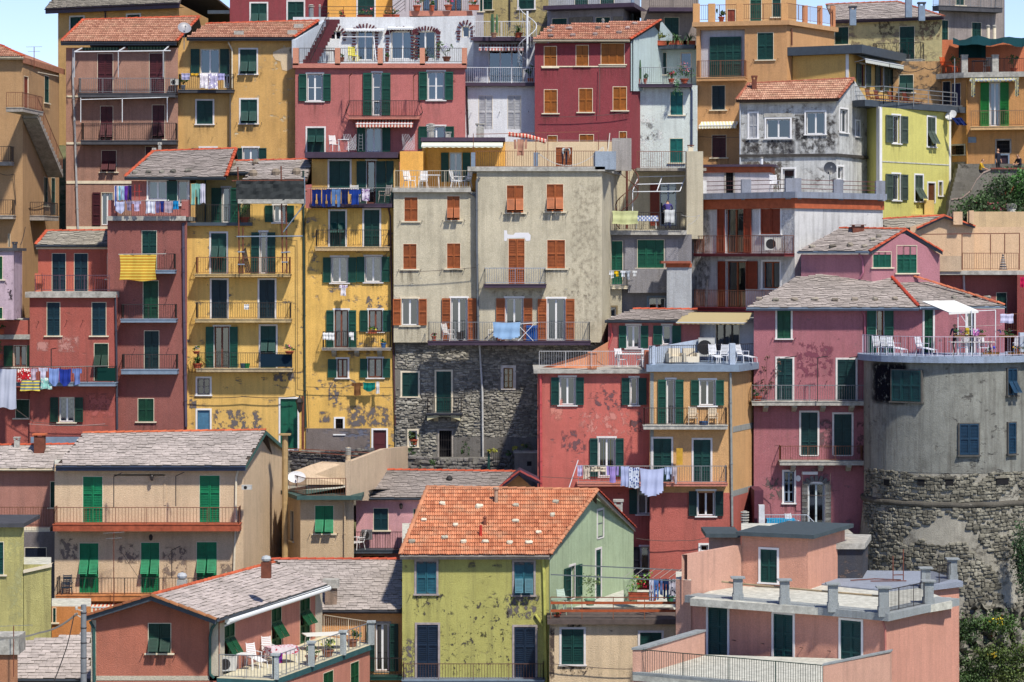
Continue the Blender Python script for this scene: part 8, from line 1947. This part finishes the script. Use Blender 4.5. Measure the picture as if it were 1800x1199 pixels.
# upper room
g,gs=H.body([(1303,127.5),(1420,126),(1485,131)],946,plaster((224,150,134),.3,.45,seed=173),depth=2,i0=1,name='upper_wall')
win(g,'C',1337,966,1366,1024,(10,84,78),WHITE)
slabband(H,[(1297,127.3),(1423,125.9),(1490,131)],939,946,.3,paint((70,84,92),.7,.7),back=3,i0=1,name='flat_roof'); slabband(H,[(1240,131),(1300,131)],937,944,.3,paint((70,84,92),.7,.7),back=3,i0=0,name='flat_roof'); H.body([(1246,131.2),(1302,131.2)],944,plaster((214,180,160),.3,.4,seed=174),depth=2,name='side_room')
m=MB(); q=[W3(1208,975,124.3),W3(1303,958,127.4),W3(1303,1060,127.4),W3(1208,1065,124.3)]; m.poly(q[::-1]); m.poly([x+Vector((-.25,.05,0)) for x in q]); m.quad(q[0],q[1],q[1]+Vector((-.25,.05,0)),q[0]+Vector((-.25,.05,0))); H.part(m,'parapet_wall',SPR)
lw=H.body([(1188,124.6),(1215,124.1)],1018,SPR,depth=3,name='left_wall')
# grey second roof
m=MB(); z2=ZC+(450-1030)*127/FP; Q2=[rp(1420,1024,z2),rp(1560,1038,z2),rp(1693,1022,z2),rp(1640,1004,z2),rp(1465,1002,z2)]; m.prism([(p.x,p.y) for p in Q2],z2-.25,z2); H.part(m,'grey_roof',[plaster((150,160,180),.3,.5,seed=175)])
H.body([(1424,Q2[0].y+.3),(1560,Q2[1].y+.3),(1686,Q2[2].y+.2)],1040,SP_,depth=2,ztop=z2-.25,name='back_wall')
o=empty('metal_frame',rp(1540,1022,z2),0,'rusty metal frame lying on the grey flat roof','frame'); m=MB()
for a,b in (((-1.2,0,.05),(0,.6,.05)),((0,.6,.05),(1.2,.2,.05)),((-.3,-.3,.05),(1.4,-.2,.05)),((.8,0,.05),(.8,0,1.2)),((1.3,.1,.05),(1.3,.1,1.5)),((.8,0,.3),(1.3,.1,.3))): m.bar(a,b,.03)
m.build('bar',RUST,o)
H.body([(1456,130),(1516,130),(1526,134)],962,plaster((62,66,78),.8,1.2,.40,(170,140,120),seed=176),depth=1,name='black_box'); slabband(H,[(1454,129.9),(1517,129.9),(1528,134)],955,965,.1,CONC,back=3)
# lower terrace
zl=ZC+(450-1185)*115/FP
def lp_(px,py,z=zl): k=(z-ZC)*FP/(HZ-py); return Vector(((px-900)*k/FP,k,z))
Q3=[lp_(1112,1186),lp_(1447,1216),lp_(1560,1190),lp_(1560,1160),lp_(1215,1150)]
m=MB(); m.prism([(p.x,p.y) for p in Q3],zl-.25,zl); H.part(m,'lower_terrace',[DECK])
m=MB(); railing_mb(m,[Q3[0]+Vector((.25,.1,0)),Q3[1]+Vector((0,.1,0))],1.05,.11,.012,2.4); H.part(m,'railing',GREENMETAL)
m=MB(); m.prism([(Q3[0].x,Q3[0].y),(Q3[1].x,Q3[1].y),(Q3[1].x,Q3[1].y+.3),(Q3[0].x,Q3[0].y+.3)],zl-.01,zl+.12); H.part(m,'kerb',GCOP)
m=MB(); a=Q3[1]; b=lp_(1565,1190); m.prism([(a.x,a.y),(b.x,b.y),(b.x+.1,b.y+.3),(a.x+.1,a.y+.3)],zl-3,zl+1.05); H.part(m,'parapet',SPR); m=MB(); m.prism([(a.x-.05,a.y-.08),(b.x,b.y-.08),(b.x+.15,b.y+.35),(a.x+.1,a.y+.35)],zl+1.05,zl+1.12); H.part(m,'coping',GCOP)
m=MB(); a=Q3[0]; b=lp_(1225,1152); m.prism([(a.x,a.y),(a.x+.35,a.y),(b.x+.35,b.y),(b.x,b.y)],zl-3,zl+1.05); H.part(m,'parapet',SPR); m=MB(); m.prism([(a.x-.05,a.y-.05),(a.x+.42,a.y-.05),(b.x+.4,b.y),(b.x-.05,b.y)],zl+1.05,zl+1.14); H.part(m,'coping',GCOP)
H.body([(1115,Q3[0].y+.3),(1448,Q3[1].y+.2),(1560,119.5)],1199,SP_,depth=1,ztop=zl-.25,name='lowest_wall')
hooks(f,[(1230,1122),(1293,1126),(1343,1132),(1411,1139),(1460,1145),(1532,1152)]); pipe(H,f,[(1551,1090),(1556,1105),(1557,1199)],.05,paint((190,120,110),.6))
# rock and plants under the tower
o=empty('rock_outcrop',W3(1740,1200,139),0,'grey rocky outcrop under the round tower, bottom right','rock'); o['kind']='structure'; del o['category']
c=Vector(o.location); m=MB(); nx,nz=46,30
def rk(i,j):
    px=1640+i*5; t=j/nz; py=1245-t*(180+22*mnoise.noise(Vector((i*.16,3,1)))); Y=138.5+t*6.2-abs(mnoise.noise(Vector((i*.22,j*.22,1))))*2.2-mnoise.noise(Vector((i*.5,j*.6,5)))*.7
    return W3(px,py,Y)-c
for i in range(nx):
    for j in range(nz): m.quad(rk(i,j),rk(i+1,j),rk(i+1,j+1),rk(i,j+1))
m.build('rock',stonemat((104,102,92),.35,False),o)
for i,(px,py,w,h,rgb,fl,l) in enumerate(((1690,1112,2.2,1.0,(50,74,36),None,'dark green bush at the foot of the tower'),(1748,1095,2.6,.9,(66,96,40),(226,190,40),'bush with one yellow flower clump below the tower'),(1722,1172,2.4,1.3,(60,82,40),None,'scrubby green bush in the middle of the rocks'),(1786,1150,2.2,1.6,(78,98,42),None,'yellow-green euphorbia bush at the right edge of the rocks'),(1780,1190,2.0,.8,(80,96,46),None,'yellowish bush in the bottom right corner'),(1740,1150,1.4,.7,(78,96,46),(226,190,60),'small yellow flowering clump on the rocks'),(1700,1192,1.6,.7,(70,96,50),None,'low green clump by the pink house corner'),(1796,980,.8,2.6,(40,70,34),None,'dark creeper hanging at the right edge of the tower'))):
    o=empty('bush',W3(px,py,137.3 if px<1795 else 143.6),0,l,'bush'); m=MB(); m.bar((0,.8,-.8),(0,.1,.2),.05); m.bar((0,.6,-.6),(.4,0,.4),.03); m.build('trunk',WOOD,o); m=MB(); foliage(m,(0,0,0),w*.55,.6,h*.62,1500,.12,i+80)
    for k in range(14): fronds(m,(random.uniform(-w*.4,w*.4),-.3,random.uniform(-h*.4,h*.2)),3,.7,.012,.9,i*20+k)
    m.build('crown',leafmat(rgb),o)
    if fl: m=MB(); foliage(m,(.1,-.5,.1),w*.2,.2,h*.2,40,.1,i+90); m.build('flowers',leafmat(fl),o)

# loose wires strung across the fronts
for pts,l,sg in (([(0,697,153.5),(60,742,153.6),(190,748,153.7)],'thin black wire running down the orange red wall at the left edge',.05),
 ([(951,838,147.6),(1130,842,147.7)],'thin grey cable along the coral wall above the lime roof',.06),
 ([(1118,946,146.5),(1200,950,146.6),(1243,944,146.6)],'pair of thin grey cables low on the dark red wall',.08),
 ([(696,478,154.9),(838,470,154.9)],'faint clothes wire between the two halves of the beige house',.06),
 ([(951,205,170.7),(1046,203,170.7),(1108,196,170.7)],'pale wire crossing the dark red house under its second windows',.05),
 ([(1054,117,170.8),(1054,198,170.7)],'pale vertical wire on the dark red house',0),
 ([(1230,240,173.8),(1300,241,172)],'pale clothes line across the ochre house below the striped awning',.05),
 ([(1410,830,149.9),(1412,870,149.9),(1458,872,149.9),(1460,832,149.9)],'grey cable looped round the arched doorway of the pink house',0),
 ([(968,1166,127.7),(1030,1172,127.7),(1115,1176,127.7)],'thin cable crawling across the cream wall beneath the wooden-railed terrace',.04),
 ([(345,1080,113.4),(345,1080,113.5)],'x',0),
 ([(1340,852,150.2),(1365,862,150),(1372,880,149.8)],'kinked grey cable at the corner of the pink and coral houses',.02)):
    if l!='x': cable(pts,.02,l,sg,(96,84,80))

# flaked and repaired plaster where the photograph shows it (thin patches on the walls)
def patch(f,x0,y0,x1,y1,rgb=(120,114,116),lo=.50,hi=.55,amt=.95,name='flaked_plaster'):
    hi=max(hi,lo+.05)
    a,b,c,d=f.rect(x0,y0,x1,y1); q=MB(); q.quad((a,-.009,b),(c,-.009,b),(c,-.009,d),(a,-.009,d))
    q.build(name,stainmat(rgb,key=('pk',rgb,lo,amt),lo=lo,hi=hi,amt=amt),f.b.o,f.loc(Matrix()))
def houseof(word): return [h for h in House.all if word in h.label][0]
ff=lambda w,i=0,j=0: houseof(w).bodies[i][0][j]
y=ff('scaffolding'); patch(y,372,718,441,760); patch(y,332,700,346,722); y=ff('scaffolding',1); patch(y,441,722,462,760); patch(y,478,648,520,672)
y=ff('lace curtains'); patch(y,606,712,692,752,lo=.44); patch(y,640,518,684,546); patch(y,576,670,602,718); patch(y,560,722,582,744,lo=.4)
LD=dict(rgb=(96,92,84),lo=.56)
y=ff('lime green house'); patch(y,724,1040,800,1085,**LD); patch(y,886,1042,952,1090,lo=.48); patch(y,812,1048,905,1125,**LD); patch(y,770,1095,850,1190,**LD); patch(y,850,1110,900,1175,**LD); patch(y,706,1120,735,1200); patch(y,725,972,775,992,lo=.42); patch(y,896,972,945,994,lo=.42)
y=ff('coral red'); patch(y,1035,682,1098,726,(128,96,100),.54); patch(y,1015,722,1110,767,(222,150,140),.50); patch(y,985,755,1032,795,(128,96,100),.50); patch(y,966,700,990,740,(226,150,136),.40); patch(y,1105,735,1130,760,(120,92,96))
y=ff('beige gabled'); patch(y,104,945,138,985,(150,132,120),.5); patch(y,205,955,246,992,(150,132,120),.5); patch(y,284,960,330,1016,(150,132,120),.5); patch(y,386,990,412,1015,(150,132,120),.44)
y=ff('raspberry pink house with hipped'); patch(y,1436,735,1464,790,(124,100,104),.44); patch(y,1398,600,1467,665,(140,84,100),.5); patch(y,1342,838,1378,880,(120,104,104),.5); patch(y,1505,740,1524,800,(124,92,96),.5)
y=ff('diagonal-braced'); patch(y,1608,34,1656,72,(140,120,100),.45); patch(y,1535,36,1575,62,(120,110,90),.52)
y=ff('cream low house'); patch(y,966,1098,975,1200,(92,80,74),.40); patch(y,985,1168,1060,1188,(96,86,80),.54); patch(y,995,1094,1024,1106,(70,66,66),.42)
y=ff('weathered lime'); patch(y,12,940,42,1100,(206,204,150),.46,.62,.7)
y=ff('pale blue white'); patch(y,1120,215,1172,292,(240,244,244),.5,.6,.9); patch(y,1115,200,1160,250,(240,244,244),.52,.6,.9)
y=ff('orange red house'); patch(y,100,590,140,620,(206,150,142),.44); patch(y,64,600,86,618,(206,150,142),.42); patch(y,150,690,205,735,(190,110,104),.46)
y=ff('weathered white'); patch(y,1303,246,1345,272,(70,66,66),.40,.6,.85); patch(y,1342,245,1400,272,(64,62,66),.36,.6,.9); patch(y,1396,196,1420,250,(66,64,66),.38,.6,.85); patch(y,1450,200,1469,268,(76,72,72),.42,.6,.8); patch(y,1303,280,1376,330,(110,100,92),.46); patch(y,1400,238,1455,272,(80,78,78),.42,.62,.85)
y=ff('blank white side',0,0); patch(y,1374,370,1397,450,(230,232,236),.44); patch(y,1219,366,1250,540,(150,150,150),.44,.6,.7)
y=ff('big beige',1); patch(y,1000,300,1058,600,(160,150,132),.46,.66,.45); patch(y,850,508,1055,522,(168,158,140),.5,.62,.5)
y=ff('lilac house at'); patch(y,8,480,23,530,(70,60,66),.54)
# wall lamps
for px,py,Y,l in ((267,840,137.7,'dark wall lantern between the doors of the beige house, upper floor'),(265,945,137.7,'dark wall lantern under the red slab of the beige house'),(1324,812-187,157.2,'x'),(705,890,144.8,'rust-coloured wall lamp on the low pink house')):
    if l=='x': continue
    o=empty('wall_lamp',W3(px,py,Y),0,l,'wall lamp'); m=MB(); m.bar((0,.3,.12),(0,0,.16),.015); m.lathe([(.03,-.15),(.08,-.1),(.1,.08),(.04,.16)],8); m.build('lantern',DARKMETAL,o)
# ---------------------------------------------------------------- close the walls, lay the ground
for h in House.all: h.finish()
m=MB(); ys=[60,80,100,108,116,123,130,134,138,142,146,149,152,155,158,162,166,170,174,179,184,190,196,205,215,240,300,500,1500,5000]; xs=[-3000,-800,-300,-120,-80,-60]+[i*4 for i in range(-13,14)]+[60,80,120,300,800,3000]
def gz(x,y): return ground(y)-(6*min(1,max(0,(x-18)/4)) if 128<y<156 else 0)+(.3*mnoise.noise(Vector((x*.1,y*.1,3))) if y<400 else 0)
for i in range(len(xs)-1):
    for j in range(len(ys)-1): m.quad(*[(x,y,gz(x,y)) for x,y in ((xs[i],ys[j]),(xs[i+1],ys[j]),(xs[i+1],ys[j+1]),(xs[i],ys[j+1]))])
o=m.build('terrain',plaster((104,108,70),.8,.3,.54,(62,82,40),seed=90)); o['kind']='structure'
